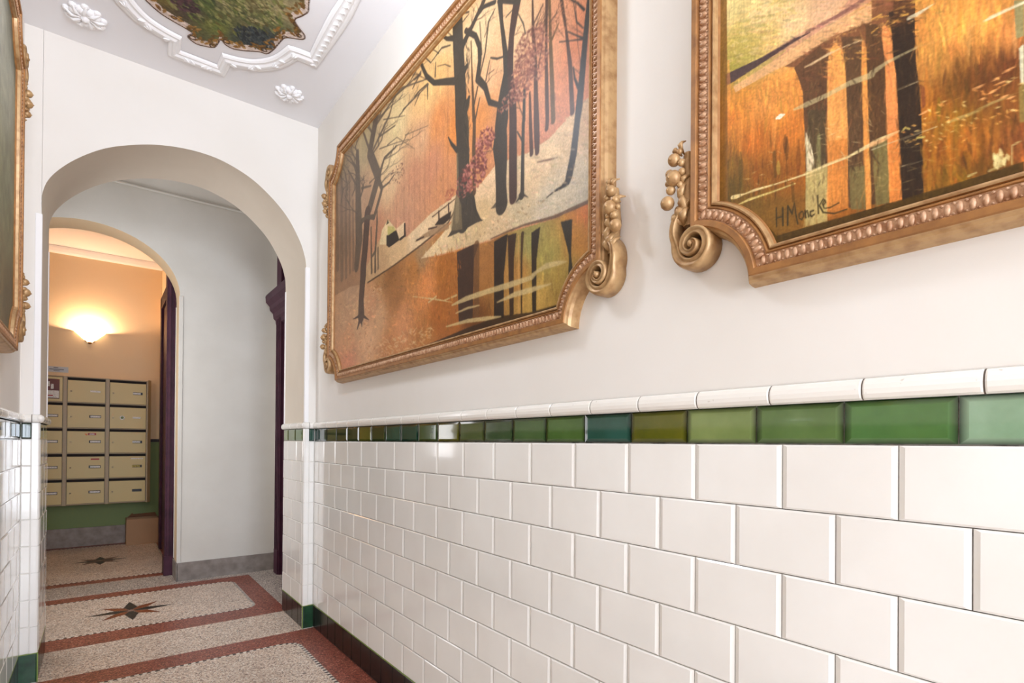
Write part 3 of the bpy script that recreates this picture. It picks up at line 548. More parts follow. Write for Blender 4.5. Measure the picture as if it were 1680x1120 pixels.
('s',[(2.891,3.146,0.0029),(2.874,3.15,0.0025),(2.858,3.151,0.001)],(98,82,66),0.7),
('s',[(2.882,3.157,0.0014),(2.859,3.151,0.0017),(2.834,3.145,0.0007)],(98,82,66),0.7),
('s',[(2.882,3.157,0.0039),(2.87,3.163,0.0014),(2.85,3.163,0.0007)],(98,82,66),0.7),
('s',[(2.919,3.082,0.017),(2.9,3.105,0.0134),(2.871,3.121,0.0086)],(98,82,66),0.7),
('s',[(2.9,3.105,0.0103),(2.892,3.119,0.0086),(2.867,3.13,0.0063)],(98,82,66),0.7),
('s',[(2.892,3.119,0.0051),(2.897,3.136,0.0034),(2.899,3.154,0.0025)],(98,82,66),0.7),
('s',[(2.897,3.136,0.0036),(2.902,3.151,0.0027),(2.905,3.163,0.0013)],(98,82,66),0.7),
('s',[(2.899,3.154,0.0028),(2.888,3.16,0.0024),(2.87,3.163,0.0024)],(98,82,66),0.7),
('s',[(2.867,3.13,0.004),(2.844,3.128,0.003),(2.815,3.124,0.0017)],(98,82,66),0.7),
('s',[(2.844,3.128,0.0044),(2.841,3.137,0.0021),(2.832,3.141,0.0025)],(98,82,66),0.7),
('s',[(2.815,3.124,0.0013),(2.787,3.112,0.0022),(2.762,3.099,0.0)],(98,82,66),0.7),
('s',[(2.867,3.13,0.0051),(2.845,3.134,0.0039),(2.82,3.139,0.002)],(98,82,66),0.7),
('s',[(2.845,3.134,0.0044),(2.841,3.142,0.003),(2.844,3.156,0.003)],(98,82,66),0.7),
('s',[(2.82,3.139,0.0013),(2.796,3.129,0.0006),(2.766,3.12,0.0006)],(98,82,66),0.7),
('s',[(2.82,3.139,0.0035),(2.817,3.149,0.0028),(2.806,3.155,0.0028)],(98,82,66),0.7),
('s',[(2.871,3.121,0.0047),(2.832,3.112,0.0034),(2.779,3.104,0.0025)],(98,82,66),0.7),
('s',[(2.832,3.112,0.004),(2.808,3.111,0.0025),(2.78,3.107,0.0017)],(98,82,66),0.7),
('s',[(2.808,3.111,0.0016),(2.778,3.104,0.0007),(2.757,3.098,0.0007)],(98,82,66),0.7),
('s',[(2.78,3.107,0.0018),(2.752,3.094,0.0009),(2.724,3.08,0.0009)],(98,82,66),0.7),
('s',[(2.779,3.104,0.0025),(2.75,3.099,0.0023),(2.723,3.094,0.0013)],(98,82,66),0.7),
('s',[(2.75,3.099,0.0032),(2.742,3.104,0.0022),(2.729,3.107,0.0024)],(98,82,66),0.7),
('s',[(2.723,3.094,0.0009),(2.701,3.083,0.0009),(2.676,3.069,0.0013)],(98,82,66),0.7),
('s',[(2.723,3.094,0.0016),(2.706,3.092,0.0024),(2.694,3.096,0.0016)],(98,82,66),0.7),
('s',[(2.779,3.104,0.003),(2.751,3.103,0.003),(2.713,3.099,0.002)],(98,82,66),0.7),
('s',[(2.751,3.103,0.0016),(2.726,3.096,0.0016),(2.695,3.09,0.0007)],(98,82,66),0.7),
('s',[(2.713,3.099,0.0007),(2.681,3.088,0.0016),(2.649,3.079,0.0007)],(98,82,66),0.7),
('s',[(2.713,3.099,0.0033),(2.699,3.105,0.0025),(2.679,3.104,0.001)],(98,82,66),0.7),
('s',[(3.024,3.162,0.0347),(2.999,3.198,0.0278),(2.987,3.236,0.0199)],(98,82,66),0.7),
('s',[(2.999,3.198,0.0152),(3.004,3.237,0.0177),(2.993,3.264,0.0123)],(98,82,66),0.7),
('s',[(3.004,3.237,0.012),(3.005,3.257,0.0111),(2.991,3.276,0.0075)],(98,82,66),0.7),
('s',[(3.005,3.257,0.008),(3.005,3.273,0.006),(3.01,3.291,0.0036)],(98,82,66),0.7),
('s',[(3.005,3.273,0.0029),(3.013,3.288,0.0017),(3.028,3.308,0.0009)],(98,82,66),0.7),
('s',[(3.01,3.291,0.0039),(3.0,3.293,0.0036),(2.985,3.296,0.0024)],(98,82,66),0.7),
('s',[(3.01,3.291,0.0021),(3.024,3.307,0.0021),(3.045,3.327,0.0013)],(98,82,66),0.7),
('s',[(2.991,3.276,0.0054),(3.002,3.299,0.0053),(3.004,3.318,0.0044)],(98,82,66),0.7),
('s',[(3.002,3.299,0.0034),(3.008,3.316,0.004),(3.004,3.325,0.0032)],(98,82,66),0.7),
('s',[(3.004,3.318,0.0025),(3.019,3.339,0.0029),(3.027,3.356,0.0018)],(98,82,66),0.7),
('s',[(2.993,3.264,0.008),(2.947,3.266,0.006),(2.916,3.271,0.004)],(98,82,66),0.7),
('s',[(2.947,3.266,0.0079),(2.944,3.287,0.006),(2.951,3.312,0.0034)],(98,82,66),0.7),
('s',[(2.944,3.287,0.0031),(2.967,3.309,0.0014),(2.999,3.339,0.0005)],(98,82,66),0.7),
('s',[(2.951,3.312,0.0044),(2.946,3.329,0.0036),(2.936,3.34,0.0028)],(98,82,66),0.7),
('s',[(2.951,3.312,0.0021),(2.979,3.339,0.0005),(3.013,3.368,0.0012)],(98,82,66),0.7),
('s',[(2.916,3.271,0.0072),(2.901,3.281,0.0049),(2.883,3.293,0.0047)],(98,82,66),0.7),
('s',[(2.901,3.281,0.0036),(2.906,3.296,0.0024),(2.92,3.318,0.0021)],(98,82,66),0.7),
('s',[(2.883,3.293,0.0027),(2.849,3.285,0.0014),(2.822,3.279,0.0016)],(98,82,66),0.7),
('s',[(2.987,3.236,0.011),(2.94,3.238,0.0119),(2.912,3.253,0.0112)],(98,82,66),0.7),
('s',[(2.94,3.238,0.0127),(2.924,3.251,0.0101),(2.925,3.279,0.0054)],(98,82,66),0.7),
('s',[(2.924,3.251,0.0028),(2.955,3.282,0.0027),(2.972,3.307,0.0019)],(98,82,66),0.7),
('s',[(2.955,3.282,0.0025),(2.97,3.3,0.0025),(2.984,3.319,0.0016)],(98,82,66),0.7),
('s',[(2.972,3.307,0.0017),(2.999,3.33,0.0013),(3.017,3.347,0.0007)],(98,82,66),0.7),
('s',[(2.925,3.279,0.0056),(2.906,3.284,0.0067),(2.895,3.292,0.0042)],(98,82,66),0.7),
('s',[(2.906,3.284,0.0027),(2.912,3.298,0.0026),(2.926,3.316,0.0016)],(98,82,66),0.7),
('s',[(2.895,3.292,0.002),(2.881,3.291,0.0025),(2.868,3.293,0.0024)],(98,82,66),0.7),
('s',[(2.895,3.292,0.002),(2.878,3.293,0.0027),(2.867,3.296,0.0024)],(98,82,66),0.7),
('s',[(2.925,3.279,0.0078),(2.914,3.289,0.0064),(2.904,3.3,0.0044)],(98,82,66),0.7),
('s',[(2.914,3.289,0.0021),(2.928,3.304,0.0021),(2.935,3.317,0.0015)],(98,82,66),0.7),
('s',[(2.904,3.3,0.0041),(2.891,3.305,0.0039),(2.887,3.314,0.0022)],(98,82,66),0.7),
('s',[(2.904,3.3,0.005),(2.902,3.312,0.004),(2.902,3.321,0.002)],(98,82,66),0.7),
('s',[(2.912,3.253,0.0059),(2.855,3.245,0.0039),(2.819,3.239,0.005)],(98,82,66),0.7),
('s',[(2.855,3.245,0.0078),(2.844,3.258,0.0057),(2.829,3.266,0.0039)],(98,82,66),0.7),
('s',[(2.844,3.258,0.0039),(2.828,3.263,0.002),(2.807,3.263,0.001)],(98,82,66),0.7),
('s',[(2.829,3.266,0.0014),(2.797,3.258,0.0018),(2.769,3.25,0.0016)],(98,82,66),0.7),
('s',[(2.819,3.239,0.0044),(2.789,3.233,0.0023),(2.756,3.223,0.0014)],(98,82,66),0.7),
('s',[(2.789,3.233,0.0015),(2.766,3.224,0.0015),(2.739,3.213,0.0009)],(98,82,66),0.7),
('s',[(2.756,3.223,0.0018),(2.733,3.212,0.0012),(2.714,3.204,0.0009)],(98,82,66),0.7),
('s',[(2.819,3.239,0.0024),(2.772,3.224,0.0021),(2.734,3.217,0.0026)],(98,82,66),0.7),
('s',[(2.772,3.224,0.0032),(2.76,3.231,0.0028),(2.742,3.232,0.002)],(98,82,66),0.7),
('s',[(2.734,3.217,0.003),(2.708,3.214,0.0018),(2.677,3.204,0.0016)],(98,82,66),0.7),
('s',[(3.091,2.903,0.013),(3.023,2.903,0.009),(2.93,2.887,0.0053)],(98,82,66),0.7),
('s',[(3.023,2.903,0.0062),(2.945,2.889,0.0053),(2.889,2.879,0.0035)],(98,82,66),0.7),
('s',[(2.945,2.889,0.0058),(2.921,2.898,0.0058),(2.909,2.915,0.0053)],(98,82,66),0.7),
('s',[(2.921,2.898,0.0029),(2.938,2.921,0.0026),(2.951,2.939,0.0021)],(98,82,66),0.7),
('s',[(2.938,2.921,0.0019),(2.967,2.94,0.0005),(2.993,2.955,0.0006)],(98,82,66),0.7),
('s',[(2.951,2.939,0.0036),(2.944,2.946,0.0028),(2.935,2.953,0.0014)],(98,82,66),0.7),
('s',[(2.909,2.915,0.0027),(2.873,2.908,0.0017),(2.843,2.906,0.0018)],(98,82,66),0.7),
('s',[(2.873,2.908,0.0017),(2.85,2.906,0.0007),(2.825,2.9,0.001)],(98,82,66),0.7),
('s',[(2.843,2.906,0.0017),(2.813,2.898,0.001),(2.79,2.891,0.0006)],(98,82,66),0.7),
('s',[(2.909,2.915,0.0044),(2.913,2.931,0.004),(2.91,2.945,0.003)],(98,82,66),0.7),
('s',[(2.913,2.931,0.0041),(2.908,2.94,0.003),(2.91,2.949,0.0016)],(98,82,66),0.7),
('s',[(2.91,2.945,0.0033),(2.899,2.951,0.0015),(2.884,2.955,0.0013)],(98,82,66),0.7),
('s',[(2.91,2.945,0.0027),(2.912,2.959,0.003),(2.912,2.97,0.002)],(98,82,66),0.7),
('s',[(2.889,2.879,0.004),(2.854,2.878,0.003),(2.803,2.879,0.002)],(98,82,66),0.7),
('s',[(2.854,2.878,0.0045),(2.839,2.885,0.0031),(2.823,2.893,0.0033)],(98,82,66),0.7),
('s',[(2.839,2.885,0.0036),(2.835,2.892,0.0036),(2.83,2.9,0.0022)],(98,82,66),0.7),
('s',[(2.823,2.893,0.0033),(2.813,2.897,0.0017),(2.795,2.901,0.001)],(98,82,66),0.7),
('s',[(2.803,2.879,0.003),(2.776,2.88,0.0025),(2.749,2.883,0.0024)],(98,82,66),0.7),
('s',[(2.776,2.88,0.003),(2.776,2.89,0.002),(2.78,2.905,0.0017)],(98,82,66),0.7),
('s',[(2.749,2.883,0.0019),(2.723,2.872,0.001),(2.687,2.86,0.0004)],(98,82,66),0.7),
('s',[(2.93,2.887,0.007),(2.87,2.888,0.006),(2.824,2.891,0.004)],(98,82,66),0.7),
('s',[(2.87,2.888,0.0051),(2.841,2.895,0.0063),(2.817,2.91,0.0041)],(98,82,66),0.7),
('s',[(2.841,2.895,0.0027),(2.822,2.899,0.0029),(2.804,2.907,0.0015)],(98,82,66),0.7),
('s',[(2.822,2.899,0.0028),(2.808,2.906,0.0027),(2.796,2.91,0.0015)],(98,82,66),0.7),
('s',[(2.804,2.907,0.0007),(2.78,2.904,0.0017),(2.755,2.898,0.0003)],(98,82,66),0.7),
('s',[(2.804,2.907,0.0028),(2.798,2.913,0.0022),(2.786,2.916,0.0014)],(98,82,66),0.7),
('s',[(2.817,2.91,0.0058),(2.81,2.922,0.0041),(2.804,2.933,0.0032)],(98,82,66),0.7),
('s',[(2.81,2.922,0.0022),(2.815,2.933,0.0017),(2.815,2.944,0.002)],(98,82,66),0.7),
('s',[(2.804,2.933,0.0017),(2.791,2.935,0.0012),(2.772,2.935,0.001)],(98,82,66),0.7),
('s',[(2.804,2.933,0.0017),(2.814,2.946,0.0014),(2.822,2.957,0.0009)],(98,82,66),0.7),
('s',[(2.817,2.91,0.0049),(2.805,2.922,0.0036),(2.792,2.932,0.0028)],(98,82,66),0.7),
('s',[(2.805,2.922,0.0033),(2.795,2.927,0.0018),(2.777,2.933,0.0015)],(98,82,66),0.7),
('s',[(2.792,2.932,0.0017),(2.775,2.936,0.0018),(2.761,2.942,0.0015)],(98,82,66),0.7),
('s',[(2.824,2.891,0.0027),(2.769,2.88,0.0025),(2.715,2.87,0.0027)],(98,82,66),0.7),
('s',[(2.769,2.88,0.0049),(2.757,2.891,0.0039),(2.738,2.899,0.0017)],(98,82,66),0.7),
('s',[(2.757,2.891,0.002),(2.739,2.892,0.0024),(2.728,2.896,0.0012)],(98,82,66),0.7),
('s',[(2.738,2.899,0.0007),(2.717,2.894,0.0008),(2.691,2.889,0.0007)],(98,82,66),0.7),
('s',[(2.715,2.87,0.003),(2.675,2.868,0.0025),(2.641,2.868,0.001)],(98,82,66),0.7),
('s',[(2.675,2.868,0.0015),(2.657,2.872,0.0015),(2.637,2.873,0.001)],(98,82,66),0.7),
('s',[(2.641,2.868,0.001),(2.611,2.87,0.0014),(2.588,2.871,0.001)],(98,82,66),0.7),
('s',[(2.882,2.956,0.0088),(2.804,2.942,0.0065),(2.741,2.93,0.0061)],(98,82,66),0.7),
('s',[(2.804,2.942,0.0104),(2.783,2.953,0.0094),(2.758,2.965,0.006)],(98,82,66),0.7),
('s',[(2.783,2.953,0.0072),(2.769,2.964,0.0064),(2.758,2.98,0.0049)],(98,82,66),0.7),
('s',[(2.769,2.964,0.0044),(2.761,2.971,0.0035),(2.758,2.983,0.0032)],(98,82,66),0.7),
('s',[(2.758,2.98,0.0039),(2.744,2.985,0.0035),(2.724,2.986,0.002)],(98,82,66),0.7),
('s',[(2.758,2.965,0.005),(2.728,2.965,0.0023),(2.692,2.96,0.003)],(98,82,66),0.7),
('s',[(2.728,2.965,0.0054),(2.726,2.979,0.0044),(2.714,2.989,0.0028)],(98,82,66),0.7),
('s',[(2.692,2.96,0.0009),(2.662,2.947,0.0019),(2.635,2.938,0.0009)],(98,82,66),0.7),
('s',[(2.741,2.93,0.007),(2.696,2.926,0.006),(2.656,2.927,0.004)],(98,82,66),0.7),
('s',[(2.696,2.926,0.0053),(2.677,2.931,0.0051),(2.663,2.939,0.0039)],(98,82,66),0.7),
('s',[(2.677,2.931,0.005),(2.678,2.944,0.004),(2.676,2.951,0.0032)],(98,82,66),0.7),
('s',[(2.663,2.939,0.0042),(2.656,2.945,0.0035),(2.65,2.952,0.0021)],(98,82,66),0.7),
('s',[(2.663,2.939,0.0032),(2.653,2.943,0.0027),(2.637,2.946,0.0024)],(98,82,66),0.7),
('s',[(2.656,2.927,0.0036),(2.613,2.912,0.0023),(2.582,2.903,0.0016)],(98,82,66),0.7),
('s',[(2.613,2.912,0.0016),(2.591,2.909,0.0026),(2.564,2.906,0.0008)],(98,82,66),0.7),
('s',[(2.582,2.903,0.0027),(2.563,2.889,0.0014),(2.538,2.874,0.0013)],(98,82,66),0.7),
('s',[(2.656,2.927,0.0035),(2.616,2.92,0.0025),(2.578,2.916,0.0026)],(98,82,66),0.7),
('s',[(2.616,2.92,0.0023),(2.58,2.912,0.0016),(2.549,2.906,0.0016)],(98,82,66),0.7),
('s',[(2.578,2.916,0.0014),(2.551,2.9,0.0013),(2.515,2.885,0.0009)],(98,82,66),0.7),
('s',[(2.578,2.916,0.0039),(2.559,2.922,0.0033),(2.55,2.93,0.0021)],(98,82,66),0.7),
('s',[(2.913,2.837,0.0116),(2.87,2.844,0.0097),(2.821,2.851,0.005)],(98,82,66),0.7),
('s',[(2.87,2.844,0.0053),(2.826,2.838,0.0034),(2.794,2.838,0.003)],(98,82,66),0.7),
('s',[(2.826,2.838,0.0064),(2.816,2.847,0.0032),(2.796,2.85,0.002)],(98,82,66),0.7),
('s',[(2.816,2.847,0.0044),(2.813,2.855,0.0031),(2.809,2.863,0.0022)],(98,82,66),0.7),
('s',[(2.796,2.85,0.002),(2.781,2.851,0.002),(2.758,2.85,0.0008)],(98,82,66),0.7),
('s',[(2.794,2.838,0.0025),(2.76,2.833,0.0025),(2.736,2.83,0.002)],(98,82,66),0.7),
('s',[(2.76,2.833,0.0017),(2.743,2.829,0.0007),(2.72,2.823,0.0008)],(98,82,66),0.7),
('s',[(2.736,2.83,0.0019),(2.709,2.821,0.0009),(2.69,2.813,0.0009)],(98,82,66),0.7),
('s',[(2.821,2.851,0.0044),(2.762,2.835,0.003),(2.721,2.827,0.0035)],(98,82,66),0.7),
('s',[(2.762,2.835,0.0019),(2.728,2.821,0.0014),(2.688,2.808,0.0019)],(98,82,66),0.7),
('s',[(2.728,2.821,0.0016),(2.704,2.815,0.0016),(2.68,2.806,0.0005)],(98,82,66),0.7),
('s',[(2.688,2.808,0.0019),(2.672,2.795,0.0013),(2.654,2.783,0.0014)],(98,82,66),0.7),
('s',[(2.688,2.808,0.0019),(2.666,2.801,0.0018),(2.637,2.789,0.0009)],(98,82,66),0.7),
('s',[(2.721,2.827,0.0022),(2.68,2.809,0.0022),(2.651,2.795,0.0013)],(98,82,66),0.7),
('s',[(2.68,2.809,0.0013),(2.655,2.796,0.0009),(2.636,2.788,0.0009)],(98,82,66),0.7),
('s',[(2.651,2.795,0.0011),(2.633,2.782,0.0014),(2.61,2.766,0.0006)],(98,82,66),0.7),
('s',[(3.044,3.242,0.0136),(2.948,3.226,0.013),(2.86,3.219,0.0071)],(98,82,66),0.7),
('s',[(2.948,3.226,0.0183),(2.932,3.247,0.0142),(2.934,3.287,0.007)],(98,82,66),0.7),
('s',[(2.932,3.247,0.01),(2.929,3.272,0.008),(2.936,3.302,0.006)],(98,82,66),0.7),
('s',[(2.929,3.272,0.0067),(2.91,3.284,0.0058),(2.906,3.304,0.0044)],(98,82,66),0.7),
('s',[(2.936,3.302,0.004),(2.908,3.302,0.003),(2.887,3.304,0.0025)],(98,82,66),0.7),
('s',[(2.934,3.287,0.01),(2.935,3.311,0.007),(2.951,3.343,0.004)],(98,82,66),0.7),
('s',[(2.935,3.311,0.006),(2.933,3.329,0.0044),(2.937,3.351,0.004)],(98,82,66),0.7),
('s',[(2.951,3.343,0.0064),(2.942,3.357,0.0057),(2.934,3.367,0.0042)],(98,82,66),0.7),
('s',[(2.951,3.343,0.0023),(2.98,3.367,0.0018),(3.006,3.392,0.0014)],(98,82,66),0.7),
('s',[(2.934,3.287,0.01),(2.934,3.31,0.007),(2.956,3.353,0.0045)],(98,82,66),0.7),
('s',[(2.934,3.31,0.0026),(2.971,3.342,0.0017),(3.007,3.372,0.002)],(98,82,66),0.7),
('s',[(2.956,3.353,0.0034),(2.98,3.381,0.004),(2.992,3.403,0.0024)],(98,82,66),0.7),
('s',[(2.86,3.219,0.0071),(2.798,3.214,0.0066),(2.726,3.202,0.0032)],(98,82,66),0.7),
('s',[(2.798,3.214,0.006),(2.745,3.211,0.0041),(2.69,3.201,0.0035)],(98,82,66),0.7),
('s',[(2.745,3.211,0.0053),(2.731,3.224,0.0044),(2.732,3.242,0.003)],(98,82,66),0.7),
('s',[(2.69,3.201,0.004),(2.662,3.202,0.0024),(2.625,3.199,0.002)],(98,82,66),0.7),
('s',[(2.69,3.201,0.0051),(2.659,3.207,0.0047),(2.643,3.222,0.0033)],(98,82,66),0.7),
('s',[(2.726,3.202,0.0037),(2.686,3.197,0.0033),(2.629,3.184,0.0022)],(98,82,66),0.7),
('s',[(2.686,3.197,0.0054),(2.669,3.203,0.0039),(2.645,3.206,0.0027)],(98,82,66),0.7),
('s',[(2.629,3.184,0.0022),(2.599,3.181,0.003),(2.578,3.181,0.002)],(98,82,66),0.7),
('s',[(3.566,2.959,0.0246),(3.549,2.996,0.0194),(3.529,3.025,0.015)],(98,82,66),0.7),
('s',[(3.549,2.996,0.015),(3.539,3.025,0.012),(3.548,3.054,0.0063)],(98,82,66),0.7),
('s',[(3.539,3.025,0.0042),(3.559,3.046,0.0042),(3.573,3.071,0.0034)],(98,82,66),0.7),
('s',[(3.559,3.046,0.0024),(3.588,3.062,0.0019),(3.629,3.084,0.001)],(98,82,66),0.7),
('s',[(3.573,3.071,0.0049),(3.578,3.084,0.0047),(3.576,3.096,0.0032)],(98,82,66),0.7),
('s',[(3.573,3.071,0.0022),(3.611,3.092,0.0019),(3.639,3.108,0.0017)],(98,82,66),0.7),
('s',[(3.548,3.054,0.009),(3.546,3.076,0.0075),(3.542,3.093,0.0053)],(98,82,66),0.7),
('s',[(3.546,3.076,0.0028),(3.564,3.096,0.0024),(3.582,3.116,0.0023)],(98,82,66),0.7),
('s',[(3.542,3.093,0.0053),(3.538,3.105,0.004),(3.542,3.119,0.0022)],(98,82,66),0.7),
('s',[(3.542,3.093,0.0032),(3.561,3.115,0.0026),(3.592,3.139,0.0018)],(98,82,66),0.7),
('s',[(3.529,3.025,0.007),(3.468,3.026,0.005),(3.409,3.029,0.0058)],(98,82,66),0.7),
('s',[(3.468,3.026,0.0076),(3.442,3.04,0.0067),(3.429,3.054,0.0053)],(98,82,66),0.7),
('s',[(3.442,3.04,0.0026),(3.467,3.064,0.0017),(3.486,3.088,0.0019)],(98,82,66),0.7),
('s',[(3.429,3.054,0.005),(3.43,3.074,0.0044),(3.414,3.085,0.0035)],(98,82,66),0.7),
('s',[(3.409,3.029,0.008),(3.378,3.041,0.0047),(3.336,3.046,0.003)],(98,82,66),0.7),
('s',[(3.378,3.041,0.0043),(3.388,3.063,0.0026),(3.403,3.088,0.0021)],(98,82,66),0.7),
('s',[(3.336,3.046,0.0025),(3.29,3.032,0.0007),(3.253,3.022,0.0017)],(98,82,66),0.7),
('s',[(3.455,2.999,0.025),(3.464,3.042,0.0196),(3.489,3.098,0.013)],(98,82,66),0.7),
('s',[(3.464,3.042,0.0066),(3.529,3.086,0.0045),(3.591,3.136,0.0051)],(98,82,66),0.7),
('s',[(3.529,3.086,0.0043),(3.574,3.116,0.0039),(3.618,3.151,0.0028)],(98,82,66),0.7),
('s',[(3.574,3.116,0.0022),(3.616,3.137,0.0015),(3.646,3.155,0.001)],(98,82,66),0.7),
('s',[(3.618,3.151,0.0034),(3.629,3.166,0.0031),(3.651,3.188,0.0028)],(98,82,66),0.7),
('s',[(3.591,3.136,0.0116),(3.588,3.159,0.009),(3.589,3.178,0.006)],(98,82,66),0.7),
('s',[(3.588,3.159,0.008),(3.576,3.172,0.0067),(3.573,3.186,0.0044)],(98,82,66),0.7),
('s',[(3.589,3.178,0.003),(3.57,3.18,0.0025),(3.542,3.182,0.0025)],(98,82,66),0.7),
('s',[(3.489,3.098,0.0139),(3.511,3.137,0.0083),(3.553,3.184,0.0049)],(98,82,66),0.7),
('s',[(3.511,3.137,0.004),(3.558,3.173,0.0038),(3.594,3.211,0.004)],(98,82,66),0.7),
('s',[(3.558,3.173,0.0013),(3.599,3.193,0.0017),(3.647,3.219,0.0019)],(98,82,66),0.7),
('s',[(3.594,3.211,0.0033),(3.609,3.229,0.0032),(3.629,3.254,0.0022)],(98,82,66),0.7),
('s',[(3.594,3.211,0.0021),(3.64,3.24,0.0014),(3.673,3.259,0.002)],(98,82,66),0.7),
('s',[(3.553,3.184,0.0043),(3.582,3.211,0.003),(3.625,3.248,0.0028)],(98,82,66),0.7),
('s',[(3.582,3.211,0.0028),(3.619,3.238,0.0022),(3.646,3.257,0.002)],(98,82,66),0.7),
('s',[(3.625,3.248,0.0035),(3.652,3.276,0.0028),(3.664,3.294,0.0031)],(98,82,66),0.7),
('s',[(3.367,2.929,0.0174),(3.328,2.95,0.016),(3.301,2.969,0.0107)],(98,82,66),0.7),
('s',[(3.328,2.95,0.0107),(3.333,2.973,0.011),(3.333,3.001,0.008)],(98,82,66),0.7),
('s',[(3.333,2.973,0.0083),(3.325,2.99,0.0063),(3.322,3.008,0.005)],(98,82,66),0.7),
('s',[(3.325,2.99,0.005),(3.324,3.005,0.0044),(3.318,3.017,0.0031)],(98,82,66),0.7),
('s',[(3.322,3.008,0.0041),(3.305,3.013,0.0026),(3.278,3.016,0.002)],(98,82,66),0.7),
('s',[(3.322,3.008,0.0053),(3.31,3.016,0.0044),(3.308,3.03,0.0032)],(98,82,66),0.7),
('s',[(3.333,3.001,0.0069),(3.321,3.011,0.0058),(3.308,3.02,0.0042)],(98,82,66),0.7),
('s',[(3.321,3.011,0.0034),(3.329,3.026,0.0036),(3.327,3.036,0.0035)],(98,82,66),0.7),
('s',[(3.308,3.02,0.0053),(3.302,3.027,0.0044),(3.3,3.038,0.0032)],(98,82,66),0.7),
('s',[(3.301,2.969,0.006),(3.258,2.969,0.0042),(3.207,2.962,0.0024)],(98,82,66),0.7),
('s',[(3.258,2.969,0.0033),(3.223,2.967,0.0036),(3.183,2.96,0.0025)],(98,82,66),0.7),
('s',[(3.223,2.967,0.0015),(3.195,2.961,0.0019),(3.164,2.957,0.0019)],(98,82,66),0.7),
('s',[(3.183,2.96,0.0025),(3.154,2.954,0.0015),(3.129,2.949,0.0007)],(98,82,66),0.7),
('s',[(3.207,2.962,0.0031),(3.167,2.944,0.0019),(3.13,2.931,0.0019)],(98,82,66),0.7),
('s',[(3.167,2.944,0.0017),(3.136,2.94,0.0017),(3.115,2.937,0.0007)],(98,82,66),0.7),
('s',[(3.13,2.931,0.0009),(3.104,2.92,0.0018),(3.077,2.91,0.0013)],(98,82,66),0.7),
('s',[(3.207,2.962,0.0048),(3.183,2.965,0.0048),(3.159,2.971,0.0037)],(98,82,66),0.7),
('s',[(3.183,2.965,0.0036),(3.188,2.978,0.0036),(3.185,2.988,0.0032)],(98,82,66),0.7),
('s',[(3.159,2.971,0.003),(3.139,2.971,0.0025),(3.125,2.976,0.0024)],(98,82,66),0.7),
('s',[(2.738,2.97,0.0063),(2.657,2.948,0.0051),(2.588,2.933,0.0043)],(98,82,66),0.7),
('s',[(2.657,2.948,0.0078),(2.626,2.956,0.0076),(2.597,2.966,0.0044)],(98,82,66),0.7),
('s',[(2.626,2.956,0.0057),(2.611,2.97,0.0047),(2.585,2.975,0.0024)],(98,82,66),0.7),
('s',[(2.611,2.97,0.0041),(2.605,2.981,0.0021),(2.598,2.989,0.0021)],(98,82,66),0.7),
('s',[(2.585,2.975,0.0016),(2.552,2.968,0.0007),(2.521,2.965,0.001)],(98,82,66),0.7),
('s',[(2.597,2.966,0.003),(2.577,2.969,0.0039),(2.561,2.976,0.0028)],(98,82,66),0.7),
('s',[(2.577,2.969,0.0034),(2.58,2.984,0.002),(2.581,2.995,0.002)],(98,82,66),0.7),
('s',[(2.561,2.976,0.002),(2.54,2.978,0.001),(2.525,2.978,0.002)],(98,82,66),0.7),
('s',[(2.561,2.976,0.002),(2.545,2.976,0.0015),(2.533,2.978,0.001)],(98,82,66),0.7),
('s',[(2.588,2.933,0.0041),(2.529,2.925,0.0035),(2.48,2.916,0.0026)],(98,82,66),0.7),
('s',[(2.529,2.925,0.0054),(2.524,2.938,0.0045),(2.511,2.952,0.0035)],(98,82,66),0.7),
('s',[(2.524,2.938,0.0018),(2.532,2.955,0.0022),(2.543,2.971,0.001)],(98,82,66),0.7),
('s',[(2.511,2.952,0.0035),(2.501,2.96,0.0028),(2.49,2.964,0.0016)],(98,82,66),0.7),
('s',[(2.48,2.916,0.003),(2.45,2.914,0.003),(2.43,2.919,0.0025)],(98,82,66),0.7),
('s',[(2.45,2.914,0.002),(2.435,2.914,0.002),(2.421,2.916,0.0015)],(98,82,66),0.7),
('s',[(2.43,2.919,0.0019),(2.408,2.911,0.001),(2.384,2.901,0.0009)],(98,82,66),0.7),
('s',[(2.48,2.916,0.003),(2.452,2.918,0.0025),(2.412,2.909,0.0018)],(98,82,66),0.7),
('s',[(2.452,2.918,0.0036),(2.449,2.926,0.0022),(2.439,2.935,0.0021)],(98,82,66),0.7),
('s',[(2.412,2.909,0.0018),(2.388,2.905,0.0016),(2.37,2.906,0.001)],(98,82,66),0.7),
('s',[(2.688,3.111,0.0126),(2.622,3.118,0.009),(2.571,3.12,0.006)],(98,82,66),0.7),
('s',[(2.622,3.118,0.0078),(2.582,3.123,0.0063),(2.532,3.129,0.003)],(98,82,66),0.7),
('s',[(2.582,3.123,0.0058),(2.566,3.139,0.0045),(2.565,3.158,0.003)],(98,82,66),0.7),
('s',[(2.566,3.139,0.003),(2.564,3.152,0.003),(2.563,3.168,0.002)],(98,82,66),0.7),
('s',[(2.565,3.158,0.002),(2.539,3.156,0.0008),(2.515,3.151,0.0018)],(98,82,66),0.7),
('s',[(2.565,3.158,0.0021),(2.593,3.187,0.0009),(2.61,3.21,0.0012)],(98,82,66),0.7),
('s',[(2.532,3.129,0.0044),(2.503,3.141,0.0041),(2.477,3.146,0.0027)],(98,82,66),0.7),
('s',[(2.503,3.141,0.0028),(2.488,3.147,0.0019),(2.464,3.155,0.0016)],(98,82,66),0.7),
('s',[(2.477,3.146,0.0035),(2.467,3.157,0.0032),(2.457,3.171,0.0013)],(98,82,66),0.7),
